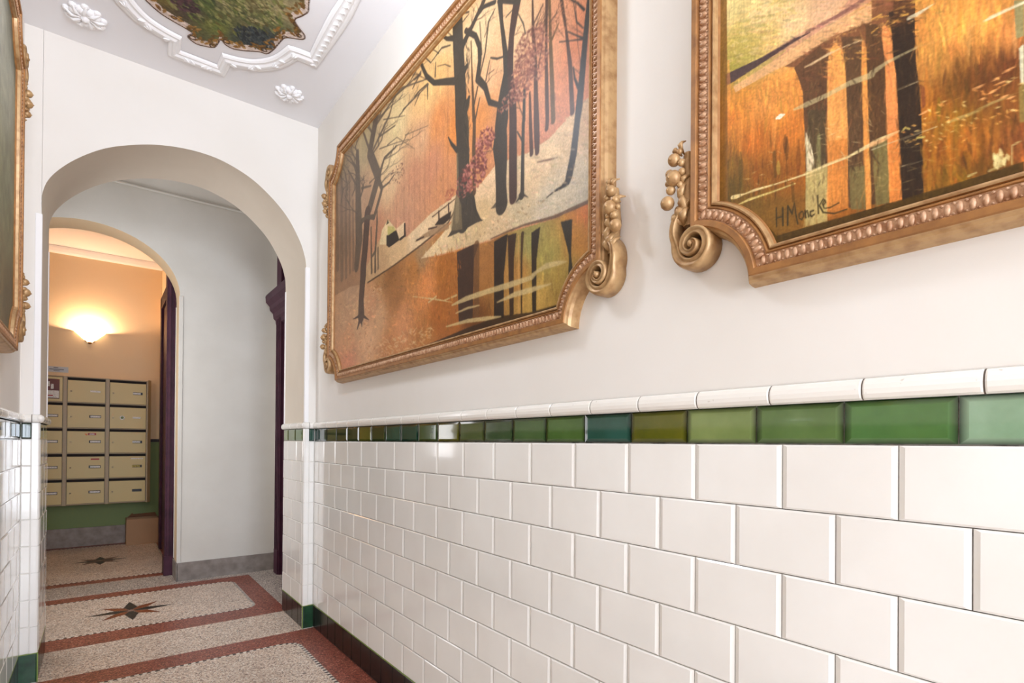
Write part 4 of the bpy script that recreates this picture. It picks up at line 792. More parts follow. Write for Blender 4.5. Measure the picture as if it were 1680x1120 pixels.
('s',[(2.477,3.146,0.0027),(2.485,3.17,0.002),(2.482,3.183,0.002)],(98,82,66),0.7),
('s',[(2.571,3.12,0.0075),(2.533,3.123,0.0036),(2.478,3.117,0.0024)],(98,82,66),0.7),
('s',[(2.533,3.123,0.003),(2.51,3.128,0.003),(2.471,3.131,0.0027)],(98,82,66),0.7),
('s',[(2.51,3.128,0.003),(2.514,3.149,0.0017),(2.517,3.166,0.002)],(98,82,66),0.7),
('s',[(2.471,3.131,0.0016),(2.435,3.121,0.0016),(2.4,3.109,0.0009)],(98,82,66),0.7),
('s',[(2.471,3.131,0.0027),(2.48,3.154,0.0016),(2.48,3.167,0.002)],(98,82,66),0.7),
('s',[(2.478,3.117,0.0028),(2.439,3.099,0.0012),(2.4,3.078,0.0009)],(98,82,66),0.7),
('s',[(2.439,3.099,0.0014),(2.412,3.085,0.0009),(2.383,3.068,0.0009)],(98,82,66),0.7),
('s',[(2.4,3.078,0.0014),(2.375,3.062,0.0014),(2.354,3.05,0.0009)],(98,82,66),0.7),
('s',[(2.595,3.226,0.0124),(2.549,3.232,0.007),(2.513,3.241,0.0079)],(98,82,66),0.7),
('s',[(2.549,3.232,0.0082),(2.519,3.243,0.0063),(2.491,3.25,0.003)],(98,82,66),0.7),
('s',[(2.519,3.243,0.003),(2.495,3.247,0.0039),(2.466,3.252,0.0024)],(98,82,66),0.7),
('s',[(2.495,3.247,0.0042),(2.487,3.256,0.0035),(2.482,3.267,0.0027)],(98,82,66),0.7),
('s',[(2.466,3.252,0.0014),(2.439,3.24,0.0009),(2.409,3.229,0.0019)],(98,82,66),0.7),
('s',[(2.491,3.25,0.003),(2.462,3.255,0.0041),(2.444,3.261,0.0028)],(98,82,66),0.7),
('s',[(2.462,3.255,0.003),(2.461,3.268,0.002),(2.462,3.282,0.001)],(98,82,66),0.7),
('s',[(2.444,3.261,0.0016),(2.416,3.253,0.0016),(2.38,3.239,0.0004)],(98,82,66),0.7),
('s',[(2.444,3.261,0.0035),(2.439,3.275,0.0036),(2.431,3.285,0.0021)],(98,82,66),0.7),
('s',[(2.513,3.241,0.0082),(2.483,3.25,0.0061),(2.435,3.243,0.0033)],(98,82,66),0.7),
('s',[(2.483,3.25,0.0057),(2.464,3.259,0.0045),(2.453,3.271,0.0035)],(98,82,66),0.7),
('s',[(2.464,3.259,0.002),(2.445,3.262,0.002),(2.434,3.266,0.0016)],(98,82,66),0.7),
('s',[(2.453,3.271,0.0013),(2.425,3.262,0.0016),(2.403,3.257,0.0006)],(98,82,66),0.7),
('s',[(2.435,3.243,0.0033),(2.392,3.233,0.0025),(2.361,3.23,0.0015)],(98,82,66),0.7),
('s',[(2.392,3.233,0.0036),(2.385,3.245,0.0022),(2.378,3.253,0.0021)],(98,82,66),0.7),
('s',[(2.361,3.23,0.0017),(2.325,3.211,0.0009),(2.293,3.197,0.0019)],(98,82,66),0.7),
('p',[(2.935,2.496),(2.903,2.568),(2.823,2.603),(2.714,2.517),(2.836,2.468)],(222,196,150),1),
('p',[(2.837,2.518),(2.713,2.51),(2.668,2.446),(2.804,2.443),(2.839,2.466)],(45,32,22),1),
('p',[(2.675,2.448),(2.714,2.517),(2.609,2.524),(2.618,2.453)],(220,190,150),1),
('p',[(2.617,2.519),(2.603,2.514),(2.596,2.444),(2.668,2.44),(2.675,2.454),(2.616,2.456)],(50,36,28),1),
('p',[(2.846,2.577),(2.826,2.605),(2.807,2.578)],(70,60,40),1),
('p',[(2.827,2.568),(2.744,2.539),(2.721,2.513),(2.821,2.513)],(190,175,105),1),
('p',[(2.288,2.404),(2.242,2.421),(2.132,2.421),(2.14,2.391),(2.196,2.382)],(55,40,28),1),
('s',[(2.312,2.452,0.006),(2.101,2.464,0.005)],(80,55,40),1),
('s',[(2.248,2.457,0.012),(2.245,2.422,0.012)],(80,55,40),1),
('s',[(2.157,2.462,0.011),(2.155,2.426,0.011)],(80,55,40),1),
('s',[(2.473,2.387,0.0094),(2.396,2.382,0.007)],(60,40,30),1),
('s',[(2.347,2.405,0.0098),(2.264,2.391,0.0063)],(80,55,40),1),
('s',[(2.102,3.326,0.0563),(2.091,3.252,0.085),(2.085,3.151,0.085),(2.074,3.048,0.089),(2.063,2.946,0.089),(2.051,2.791,0.098),(2.041,2.734,0.102),(2.034,2.588,0.102),(2.029,2.509,0.107),(2.028,2.443,0.117),(2.027,2.385,0.127),(2.026,2.347,0.112)],(70,61,50),1),
('p',[(2.088,2.493),(2.129,2.331),(2.167,2.312),(2.035,2.302),(1.929,2.303),(1.871,2.296),(1.896,2.315),(1.966,2.43)],(70,61,50),0.95),
('p',[(2.088,2.493),(2.139,2.353),(2.124,2.329),(2.035,2.309),(2.046,2.42)],(140,120,85),0.55),
('s',[(2.084,2.656,0.016),(2.076,2.508,0.021),(2.08,2.364,0.032)],(150,132,98),0.5),
('d',(2.004,2.765,0.025,0.399),90,0.008,[(92,80,62),(48,42,36),(76,66,50)],1.5,5,0.5),
('d',(1.741,2.475,0.033,0.194),60,0.007,[(92,78,58),(46,40,34)],1.5,4,0.5),
('s',[(1.957,2.437,0.0243),(1.93,2.353,0.0192),(1.896,2.31,0.01)],(70,61,50),1),
('s',[(1.944,2.737,0.024),(1.947,2.623,0.028),(1.94,2.435,0.024)],(95,72,50),1),
('s',[(1.976,3.098,0.0079),(1.965,2.942,0.0117),(1.949,2.748,0.024)],(95,72,50),1),
('s',[(2.087,2.676,0.0224),(2.135,2.726,0.0164),(2.165,2.769,0.0057)],(70,61,50),1),
('s',[(2.111,2.997,0.0334),(2.199,3.04,0.0304),(2.304,3.089,0.0252),(2.382,3.162,0.024),(2.423,3.226,0.0218),(2.453,3.28,0.0204)],(70,61,50),1),
('s',[(2.123,3.197,0.0255),(2.183,3.229,0.0181),(2.234,3.274,0.0106)],(70,61,50),1),
('s',[(2.01,3.008,0.0259),(2.045,2.994,0.053),(2.054,2.941,0.041)],(70,61,50),1),
('s',[(1.99,2.861,0.0224),(2.007,2.841,0.0398),(2.024,2.802,0.0344)],(70,61,50),1),
('s',[(2.021,3.171,0.0233),(1.941,3.101,0.0238),(1.911,3.042,0.0253),(1.906,2.98,0.028),(1.922,2.91,0.0345),(1.863,2.844,0.0282),(1.83,2.765,0.0238),(1.775,2.729,0.021),(1.745,2.715,0.0259)],(70,61,50),1),
('s',[(2.074,3.087,0.0544),(2.038,3.124,0.038),(1.977,3.154,0.0304),(1.917,3.188,0.0255),(1.876,3.212,0.0283)],(70,61,50),1),
('s',[(1.942,3.176,0.015),(1.876,3.185,0.017),(1.796,3.153,0.0183)],(70,61,50),1),
('s',[(2.152,3.182,0.0059),(2.233,3.215,0.0097),(2.339,3.204,0.0061),(2.395,3.259,0.0064)],(80,66,52),0.9),
('s',[(2.259,3.204,0.0052),(2.307,3.247,0.0044),(2.362,3.273,0.0022)],(80,66,52),0.9),
('s',[(2.151,3.084,0.0048),(2.201,3.121,0.0039),(2.273,3.151,0.0025)],(80,66,52),0.9),
('s',[(2.294,3.115,0.012),(2.29,3.18,0.006)],(80,66,52),0.9),
('s',[(2.37,3.118,0.0102),(2.451,3.127,0.009),(2.51,3.124,0.009)],(80,66,52),0.9),
('s',[(2.37,3.107,0.013),(2.369,3.043,0.006)],(80,66,52),0.9),
('s',[(2.44,3.203,0.0071),(2.512,3.213,0.011)],(80,66,52),0.9),
('s',[(2.456,3.113,0.0123),(2.509,3.079,0.0057)],(80,66,52),0.9),
('s',[(2.054,3.224,0.008),(1.995,3.227,0.004)],(80,66,52),0.9),
('s',[(2.05,3.265,0.0094),(1.995,3.236,0.0082)],(80,66,52),0.9),
('s',[(1.905,2.911,0.0107),(1.865,2.989,0.0107),(1.843,3.101,0.0112),(1.796,3.126,0.0054)],(80,66,52),0.9),
('s',[(1.89,2.993,0.007),(1.908,3.141,0.0054)],(80,66,52),0.9),
('s',[(1.859,2.869,0.009),(1.832,2.935,0.007)],(80,66,52),0.9),
('s',[(1.84,2.885,0.004),(1.8,2.882,0.004)],(80,66,52),0.9),
('s',[(1.954,2.797,0.0116),(1.921,2.873,0.0116)],(80,66,52),0.9),
('s',[(1.936,2.747,0.0116),(1.904,2.819,0.008)],(80,66,52),0.9),
('s',[(1.825,2.944,0.0062),(1.778,2.914,0.0089),(1.733,2.898,0.0063)],(70,61,50),1),
('s',[(1.762,3.14,0.034),(1.75,3.045,0.0215),(1.726,2.924,0.0285),(1.71,2.83,0.045),(1.72,2.771,0.0707),(1.738,2.711,0.075),(1.744,2.649,0.0894),(1.751,2.605,0.084),(1.754,2.563,0.097),(1.746,2.495,0.083),(1.745,2.387,0.0702),(1.74,2.316,0.079)],(70,61,50),1),
('p',[(1.816,2.325),(1.781,2.339),(1.703,2.317),(1.703,2.304)],(62,54,44),0.7),
('s',[(1.646,3.066,0.0519),(1.666,3.007,0.047),(1.683,2.942,0.036),(1.689,2.873,0.04),(1.688,2.797,0.036),(1.673,2.705,0.044),(1.668,2.614,0.047),(1.668,2.568,0.048),(1.667,2.484,0.051),(1.665,2.358,0.051),(1.664,2.316,0.047)],(78,56,46),1),
('s',[(1.773,3.143,0.0174),(1.636,3.051,0.0172)],(70,61,50),1),
('s',[(1.72,3.045,0.005),(1.677,3.048,0.005)],(70,61,50),1),
('s',[(1.642,3.013,0.0036),(1.607,2.951,0.006),(1.594,2.906,0.0054)],(70,61,50),1),
('s',[(1.598,2.696,0.015),(1.6,2.583,0.019),(1.603,2.58,0.018),(1.605,2.458,0.019),(1.606,2.32,0.023),(1.61,2.309,0.037)],(70,61,50),1),
('s',[(1.61,2.309,0.0174),(1.647,2.293,0.0031)],(70,61,50),1),
('s',[(1.606,2.312,0.0086),(1.573,2.288,0.0028)],(70,61,50),1),
('s',[(1.609,2.513,0.0078),(1.64,2.56,0.0058)],(70,61,50),1),
('s',[(1.553,3.006,0.0094),(1.548,2.883,0.018),(1.534,2.775,0.018),(1.53,2.674,0.0231),(1.525,2.548,0.032),(1.521,2.483,0.032),(1.519,2.433,0.025)],(88,60,44),1),
('s',[(1.56,2.561,0.018),(1.552,2.441,0.022)],(88,60,44),1),
('s',[(1.565,2.671,0.0103),(1.56,2.565,0.018)],(88,60,44),1),
('s',[(1.471,2.955,0.017),(1.473,2.8,0.013),(1.468,2.642,0.02),(1.463,2.52,0.02),(1.466,2.494,0.02)],(88,60,44),1),
('s',[(1.456,2.945,0.013),(1.449,2.794,0.017),(1.438,2.627,0.023),(1.431,2.505,0.023)],(108,80,44),1),
('s',[(1.44,2.797,0.0113),(1.408,2.831,0.0076)],(108,80,44),1),
('s',[(1.515,2.737,0.008),(1.491,2.83,0.006),(1.48,2.89,0.0058)],(88,60,44),0.8),
('s',[(1.548,2.911,0.0085),(1.492,2.952,0.0067)],(88,60,44),0.8),
('s',[(1.392,2.904,0.016),(1.369,2.796,0.0107),(1.345,2.653,0.019),(1.333,2.489,0.022)],(88,60,44),1),
('s',[(1.321,2.859,0.004),(1.309,2.706,0.0027),(1.292,2.617,0.003)],(88,60,44),0.8),
('s',[(1.256,2.818,0.022),(1.273,2.703,0.025),(1.287,2.586,0.029),(1.301,2.485,0.0331),(1.309,2.445,0.029),(1.326,2.344,0.0335),(1.347,2.279,0.034),(1.355,2.263,0.0268),(1.385,2.256,0.012),(1.425,2.255,0.007),(1.463,2.248,0.0035)],(55,46,38),1),
('s',[(1.305,2.559,0.0125),(1.323,2.598,0.008),(1.329,2.637,0.006)],(55,46,38),1),
('s',[(1.279,2.8,0.0089),(1.31,2.841,0.0069),(1.342,2.873,0.0047)],(55,46,38),1),
('s',[(1.285,2.711,0.0069),(1.32,2.741,0.0042),(1.358,2.775,0.0035)],(55,46,38),1),
('s',[(1.285,2.707,0.0054),(1.346,2.737,0.0035),(1.402,2.765,0.0033)],(55,46,38),1),
('s',[(1.283,2.742,0.0035),(1.315,2.782,0.0051),(1.331,2.858,0.0025)],(55,46,38),1),
('p',[(1.254,2.816),(1.234,2.803),(1.23,2.409),(1.25,2.418)],(120,70,45),0.6),
('s',[(1.517,2.395,0.0044),(1.45,2.377,0.007),(1.409,2.367,0.0041)],(130,100,75),1),
('d',(1.389,2.314,0.127,0.073),50,0.006,[(185,155,115),(235,215,180)],0.5,4,0.4),
('d',(1.71,2.237,0.246,0.023),40,0.007,[(185,155,110),(235,215,180),(130,95,65)],0.4,2,0.5),
('s',[(2.136,3.212,0.0064),(2.168,3.246,0.0048),(2.211,3.29,0.0042)],(80,60,46),0.7),
('s',[(2.168,3.246,0.0055),(2.193,3.275,0.0033),(2.219,3.311,0.0026)],(80,60,46),0.7),
('s',[(2.193,3.275,0.0019),(2.222,3.298,0.002),(2.245,3.318,0.0006)],(80,60,46),0.7),
('s',[(2.222,3.298,0.0018),(2.243,3.311,0.0022),(2.265,3.324,0.0008)],(80,60,46),0.7),
('s',[(2.245,3.318,0.0022),(2.265,3.333,0.0014),(2.281,3.345,0.0006)],(80,60,46),0.7),
('s',[(2.219,3.311,0.0034),(2.236,3.336,0.0026),(2.256,3.36,0.0017)],(80,60,46),0.7),
('s',[(2.236,3.336,0.0012),(2.257,3.354,0.0014),(2.278,3.369,0.0008)],(80,60,46),0.7),
('s',[(2.256,3.36,0.0017),(2.271,3.38,0.0019),(2.294,3.403,0.0)],(80,60,46),0.7),
('s',[(2.211,3.29,0.0034),(2.246,3.317,0.0028),(2.289,3.355,0.0019)],(80,60,46),0.7),
('s',[(2.246,3.317,0.0022),(2.276,3.338,0.002),(2.311,3.367,0.0013)],(80,60,46),0.7),
('s',[(2.276,3.338,0.0014),(2.295,3.355,0.0012),(2.314,3.374,0.0014)],(80,60,46),0.7),
('s',[(2.311,3.367,0.0013),(2.336,3.389,0.0014),(2.354,3.41,0.0007)],(80,60,46),0.7),
('s',[(2.289,3.355,0.0028),(2.299,3.371,0.002),(2.312,3.393,0.0018)],(80,60,46),0.7),
('s',[(2.299,3.371,0.0014),(2.311,3.384,0.0007),(2.322,3.397,0.0016)],(80,60,46),0.7),
('s',[(2.312,3.393,0.0018),(2.32,3.405,0.0022),(2.328,3.418,0.0012)],(80,60,46),0.7),
('s',[(2.289,3.355,0.002),(2.323,3.383,0.0014),(2.348,3.41,0.0011)],(80,60,46),0.7),
('s',[(2.323,3.383,0.0014),(2.348,3.405,0.0021),(2.37,3.423,0.0014)],(80,60,46),0.7),
('s',[(2.348,3.41,0.0018),(2.36,3.43,0.0022),(2.367,3.444,0.0013)],(80,60,46),0.7),
('s',[(2.348,3.41,0.0012),(2.365,3.426,0.0014),(2.386,3.447,0.0007)],(80,60,46),0.7),
('s',[(2.016,3.168,0.0075),(1.969,3.161,0.008),(1.934,3.164,0.0076)],(80,60,46),0.7),
('s',[(1.969,3.161,0.008),(1.97,3.179,0.006),(1.962,3.196,0.0049)],(80,60,46),0.7),
('s',[(1.97,3.179,0.0034),(1.976,3.194,0.004),(1.975,3.208,0.003)],(80,60,46),0.7),
('s',[(1.976,3.194,0.003),(1.977,3.206,0.002),(1.975,3.214,0.0013)],(80,60,46),0.7),
('s',[(1.975,3.208,0.003),(1.974,3.216,0.002),(1.976,3.225,0.0016)],(80,60,46),0.7),
('s',[(1.962,3.196,0.005),(1.96,3.209,0.003),(1.961,3.22,0.0025)],(80,60,46),0.7),
('s',[(1.96,3.209,0.0036),(1.956,3.215,0.003),(1.955,3.221,0.002)],(80,60,46),0.7),
('s',[(1.961,3.22,0.004),(1.956,3.225,0.0027),(1.945,3.227,0.002)],(80,60,46),0.7),
('s',[(1.961,3.22,0.0018),(1.969,3.23,0.001),(1.981,3.245,0.0007)],(80,60,46),0.7),
('s',[(1.934,3.164,0.0049),(1.896,3.15,0.005),(1.87,3.15,0.003)],(80,60,46),0.7),
('s',[(1.896,3.15,0.0022),(1.868,3.143,0.0022),(1.845,3.134,0.0013)],(80,60,46),0.7),
('s',[(1.868,3.143,0.0002),(1.849,3.133,0.0009),(1.832,3.127,0.0004)],(80,60,46),0.7),
('s',[(1.845,3.134,0.0015),(1.831,3.13,0.0017),(1.811,3.124,0.0004)],(80,60,46),0.7),
('s',[(1.87,3.15,0.003),(1.85,3.146,0.0024),(1.823,3.136,0.0013)],(80,60,46),0.7),
('s',[(1.85,3.146,0.0027),(1.841,3.15,0.0021),(1.837,3.161,0.0022)],(80,60,46),0.7),
('s',[(1.823,3.136,0.0015),(1.809,3.132,0.002),(1.797,3.131,0.001)],(80,60,46),0.7),
('s',[(1.934,3.164,0.0094),(1.929,3.185,0.006),(1.922,3.201,0.005)],(80,60,46),0.7),
('s',[(1.929,3.185,0.0022),(1.948,3.212,0.0018),(1.969,3.24,0.001)],(80,60,46),0.7),
('s',[(1.948,3.212,0.0011),(1.958,3.227,0.0018),(1.972,3.248,0.0018)],(80,60,46),0.7),
('s',[(1.969,3.24,0.0014),(1.993,3.262,0.0008),(2.009,3.284,0.0008)],(80,60,46),0.7),
('s',[(1.969,3.24,0.0014),(1.986,3.257,0.0006),(2.01,3.28,0.0007)],(80,60,46),0.7),
('s',[(1.922,3.201,0.0054),(1.909,3.204,0.003),(1.888,3.204,0.002)],(80,60,46),0.7),
('s',[(1.909,3.204,0.0027),(1.896,3.206,0.002),(1.88,3.203,0.001)],(80,60,46),0.7),
('s',[(1.888,3.204,0.0015),(1.866,3.194,0.0004),(1.843,3.183,0.0018)],(80,60,46),0.7),
('s',[(1.922,3.201,0.0041),(1.927,3.219,0.0014),(1.939,3.237,0.0018)],(80,60,46),0.7),
('s',[(1.927,3.219,0.0022),(1.929,3.228,0.0016),(1.933,3.241,0.0016)],(80,60,46),0.7),
('s',[(1.939,3.237,0.0018),(1.947,3.251,0.0007),(1.958,3.267,0.0009)],(80,60,46),0.7),
('s',[(1.919,3.188,0.0116),(1.908,3.202,0.0085),(1.886,3.215,0.0058)],(80,60,46),0.7),
('s',[(1.908,3.202,0.0072),(1.895,3.21,0.003),(1.877,3.208,0.003)],(80,60,46),0.7),
('s',[(1.895,3.21,0.0018),(1.897,3.224,0.003),(1.893,3.23,0.0028)],(80,60,46),0.7),
('s',[(1.877,3.208,0.0038),(1.863,3.209,0.002),(1.852,3.211,0.0022)],(80,60,46),0.7),
('s',[(1.886,3.215,0.005),(1.866,3.214,0.0034),(1.84,3.205,0.0024)],(80,60,46),0.7),
('s',[(1.866,3.214,0.004),(1.856,3.217,0.004),(1.847,3.223,0.0027)],(80,60,46),0.7),
('s',[(1.84,3.205,0.0018),(1.819,3.193,0.0018),(1.795,3.18,0.0013)],(80,60,46),0.7),
('s',[(1.886,3.215,0.0063),(1.878,3.225,0.0057),(1.863,3.23,0.0038)],(80,60,46),0.7),
('s',[(1.878,3.225,0.003),(1.878,3.237,0.003),(1.878,3.247,0.002)],(80,60,46),0.7),
('s',[(1.863,3.23,0.004),(1.858,3.24,0.0028),(1.854,3.25,0.0022)],(80,60,46),0.7),
('s',[(1.871,3.057,0.0078),(1.854,3.074,0.0063),(1.843,3.099,0.0049)],(80,60,46),0.7),
('s',[(1.854,3.074,0.0032),(1.861,3.096,0.0022),(1.861,3.115,0.003)],(80,60,46),0.7),
('s',[(1.861,3.096,0.0025),(1.865,3.112,0.002),(1.861,3.125,0.001)],(80,60,46),0.7),
('s',[(1.865,3.112,0.0019),(1.869,3.124,0.0009),(1.876,3.136,0.0004)],(80,60,46),0.7),
('s',[(1.861,3.125,0.001),(1.852,3.126,0.0018),(1.845,3.132,0.0004)],(80,60,46),0.7),
('s',[(1.861,3.125,0.0003),(1.866,3.137,0.0008),(1.876,3.152,0.0009)],(80,60,46),0.7),
('s',[(1.861,3.115,0.0022),(1.865,3.132,0.002),(1.871,3.146,0.0009)],(80,60,46),0.7),
('s',[(1.865,3.132,0.0003),(1.874,3.146,0.0008),(1.885,3.162,0.0009)],(80,60,46),0.7),
('s',[(1.871,3.146,0.0022),(1.863,3.15,0.001),(1.851,3.153,0.0013)],(80,60,46),0.7),
('s',[(1.843,3.099,0.0022),(1.812,3.097,0.0024),(1.775,3.085,0.0009)],(80,60,46),0.7),
('s',[(1.812,3.097,0.002),(1.81,3.11,0.0027),(1.802,3.124,0.0018)],(80,60,46),0.7),
('s',[(1.81,3.11,0.0021),(1.803,3.116,0.0009),(1.802,3.127,0.0013)],(80,60,46),0.7),
('s',[(1.802,3.124,0.0009),(1.805,3.138,0.001),(1.805,3.153,0.001)],(80,60,46),0.7),
('s',[(1.775,3.085,0.0008),(1.745,3.064,0.0016),(1.708,3.044,0.0004)],(80,60,46),0.7),
('s',[(1.745,3.064,0.0018),(1.726,3.057,0.0009),(1.703,3.049,0.0009)],(80,60,46),0.7),
('s',[(1.708,3.044,0.0),(1.686,3.03,0.0008),(1.668,3.018,0.0)],(80,60,46),0.7),
('s',[(1.708,3.044,0.0004),(1.688,3.033,0.0009),(1.667,3.019,0.0008)],(80,60,46),0.7),
('s',[(1.679,2.945,0.0032),(1.652,2.939,0.0028),(1.624,2.931,0.0013)],(80,60,46),0.7),
('s',[(1.652,2.939,0.0042),(1.643,2.946,0.0027),(1.632,2.949,0.0022)],(80,60,46),0.7),
('s',[(1.643,2.946,0.002),(1.642,2.954,0.0027),(1.637,2.959,0.0021)],(80,60,46),0.7),
('s',[(1.632,2.949,0.0028),(1.628,2.954,0.0013),(1.622,2.961,0.0014)],(80,60,46),0.7),
('s',[(1.632,2.949,0.002),(1.622,2.951,0.002),(1.611,2.952,0.001)],(80,60,46),0.7),
('s',[(1.624,2.931,0.0021),(1.6,2.913,0.0014),(1.576,2.895,0.0007)],(80,60,46),0.7),
('s',[(1.6,2.913,0.0014),(1.582,2.898,0.0),(1.569,2.883,0.0008)],(80,60,46),0.7),
('s',[(1.576,2.895,0.0008),(1.56,2.883,0.0013),(1.547,2.872,0.0)],(80,60,46),0.7),
('s',[(1.546,2.868,0.0085),(1.535,2.887,0.0064),(1.526,2.903,0.0049)],(80,60,46),0.7),
('s',[(1.535,2.887,0.0049),(1.524,2.897,0.0036),(1.514,2.914,0.0028)],(80,60,46),0.7),
('s',[(1.524,2.897,0.002),(1.522,2.911,0.002),(1.522,2.925,0.002)],(80,60,46),0.7),
('s',[(1.522,2.911,0.0008),(1.53,2.922,0.0007),(1.542,2.937,0.0)],(80,60,46),0.7),
('s',[(1.522,2.925,0.0018),(1.513,2.931,0.0013),(1.505,2.935,0.001)],(80,60,46),0.7),
('s',[(1.514,2.914,0.0028),(1.506,2.926,0.0021),(1.497,2.937,0.0014)],(80,60,46),0.7),
('s',[(1.506,2.926,0.002),(1.506,2.941,0.0009),(1.51,2.958,0.0)],(80,60,46),0.7),
('s',[(1.497,2.937,0.0006),(1.48,2.932,0.001),(1.464,2.93,0.0)],(80,60,46),0.7),
('s',[(1.497,2.937,0.0014),(1.489,2.946,0.0013),(1.483,2.954,0.0007)],(80,60,46),0.7),
('s',[(1.514,2.914,0.0028),(1.505,2.921,0.001),(1.491,2.925,0.002)],(80,60,46),0.7),
('s',[(1.505,2.921,0.0013),(1.509,2.935,0.001),(1.509,2.945,0.001)],(80,60,46),0.7),
('s',[(1.491,2.925,0.0014),(1.484,2.932,0.0013),(1.475,2.937,0.0014)],(80,60,46),0.7),
('s',[(1.526,2.903,0.004),(1.506,2.903,0.002),(1.486,2.902,0.002)],(80,60,46),0.7),
('s',[(1.506,2.903,0.0028),(1.499,2.91,0.0027),(1.49,2.914,0.0022)],(80,60,46),0.7),
('s',[(1.499,2.91,0.0027),(1.494,2.912,0.0014),(1.49,2.918,0.0004)],(80,60,46),0.7),
('s',[(1.49,2.914,0.002),(1.48,2.914,0.002),(1.472,2.917,0.001)],(80,60,46),0.7),
('s',[(1.486,2.902,0.0019),(1.47,2.896,0.0017),(1.451,2.886,0.001)],(80,60,46),0.7),
('s',[(1.47,2.896,0.001),(1.461,2.896,0.0006),(1.449,2.892,0.0)],(80,60,46),0.7),
('s',[(1.451,2.886,0.0014),(1.44,2.875,0.0),(1.427,2.865,0.0007)],(80,60,46),0.7),
('s',[(1.536,2.884,0.004),(1.507,2.883,0.004),(1.488,2.887,0.002)],(80,60,46),0.7),
('s',[(1.507,2.883,0.004),(1.499,2.894,0.0035),(1.493,2.903,0.0022)],(80,60,46),0.7),
('s',[(1.499,2.894,0.0021),(1.49,2.9,0.0014),(1.486,2.907,0.0013)],(80,60,46),0.7),
('s',[(1.49,2.9,0.0004),(1.491,2.908,0.001),(1.488,2.917,0.001)],(80,60,46),0.7),
('s',[(1.486,2.907,0.001),(1.476,2.907,0.001),(1.468,2.906,0.001)],(80,60,46),0.7),
('s',[(1.493,2.903,0.001),(1.481,2.904,0.001),(1.474,2.905,0.0013)],(80,60,46),0.7),
('s',[(1.481,2.904,0.001),(1.48,2.91,0.0013),(1.475,2.914,0.0)],(80,60,46),0.7),
('s',[(1.474,2.905,0.0),(1.464,2.899,0.0008),(1.451,2.893,0.0006)],(80,60,46),0.7),
('s',[(1.488,2.887,0.0031),(1.471,2.895,0.0028),(1.46,2.902,0.001)],(80,60,46),0.7),
('s',[(1.471,2.895,0.002),(1.472,2.908,0.002),(1.476,2.926,0.0016)],(80,60,46),0.7),
('s',[(1.472,2.908,0.0022),(1.469,2.916,0.001),(1.471,2.926,0.0006)],(80,60,46),0.7),
('s',[(1.476,2.926,0.002),(1.476,2.937,0.0014),(1.471,2.944,0.0007)],(80,60,46),0.7),
('s',[(1.46,2.902,0.0021),(1.456,2.914,0.0028),(1.446,2.92,0.0014)],(80,60,46),0.7),
('s',[(1.456,2.914,0.0022),(1.446,2.919,0.0004),(1.438,2.923,0.0007)],(80,60,46),0.7),
('s',[(1.446,2.92,0.0014),(1.438,2.925,0.0013),(1.433,2.931,0.0007)],(80,60,46),0.7),
('s',[(1.488,2.887,0.0031),(1.475,2.894,0.0031),(1.464,2.899,0.0027)],(80,60,46),0.7),
('s',[(1.475,2.894,0.0022),(1.471,2.902,0.001),(1.468,2.908,0.0014)],(80,60,46),0.7),
('s',[(1.471,2.902,0.0009),(1.473,2.909,0.0003),(1.478,2.918,0.0)],(80,60,46),0.7),
('s',[(1.468,2.908,0.0009),(1.467,2.914,0.001),(1.468,2.922,0.0009)],(80,60,46),0.7),
('s',[(1.464,2.899,0.0016),(1.443,2.892,0.0003),(1.427,2.885,0.0003)],(80,60,46),0.7),
('s',[(1.443,2.892,0.0006),(1.431,2.891,0.0004),(1.421,2.89,0.0)],(80,60,46),0.7),
('s',[(1.427,2.885,0.0008),(1.414,2.877,0.0008),(1.4,2.87,0.0)],(80,60,46),0.7),
('s',[(1.47,2.845,0.0032),(1.481,2.874,0.0027),(1.486,2.897,0.003)],(80,60,46),0.7),
('s',[(1.481,2.874,0.0017),(1.494,2.891,0.0017),(1.511,2.912,0.0007)],(80,60,46),0.7),
('s',[(1.494,2.891,0.0),(1.511,2.907,0.0),(1.525,2.919,0.0009)],(80,60,46),0.7),
('s',[(1.511,2.907,0.0),(1.521,2.916,0.0008),(1.532,2.924,0.0007)],(80,60,46),0.7),
('s',[(1.525,2.919,0.0),(1.538,2.93,0.0),(1.548,2.941,0.0007)],(80,60,46),0.7),
('s',[(1.525,2.919,0.0009),(1.54,2.927,0.0),(1.552,2.935,0.0009)],(80,60,46),0.7),
('s',[(1.511,2.912,0.0007),(1.522,2.924,0.0007),(1.533,2.938,0.0007)],(80,60,46),0.7),
('s',[(1.522,2.924,0.0009),(1.533,2.929,0.0007),(1.543,2.937,0.0014)],(80,60,46),0.7),
('s',[(1.533,2.938,0.0009),(1.537,2.946,0.0009),(1.54,2.953,0.0009)],(80,60,46),0.7),
('s',[(1.533,2.938,0.0007),(1.541,2.946,0.0),(1.552,2.959,0.0008)],(80,60,46),0.7),
('s',[(1.486,2.897,0.0036),(1.482,2.908,0.0028),(1.48,2.921,0.0018)],(80,60,46),0.7),
('s',[(1.482,2.908,0.0003),(1.493,2.923,0.0008),(1.503,2.939,0.0006)],(80,60,46),0.7),
('s',[(1.493,2.923,0.0007),(1.504,2.934,0.0007),(1.513,2.943,0.0)],(80,60,46),0.7),
('s',[(1.503,2.939,0.001),(1.503,2.947,0.001),(1.507,2.959,0.001)],(80,60,46),0.7),
('s',[(1.48,2.921,0.002),(1.467,2.92,0.001),(1.456,2.918,0.001)],(80,60,46),0.7),
('s',[(1.467,2.92,0.001),(1.458,2.919,0.0006),(1.447,2.915,0.0003)],(80,60,46),0.7),
('s',[(1.456,2.918,0.0009),(1.446,2.914,0.0009),(1.434,2.909,0.0)],(80,60,46),0.7),
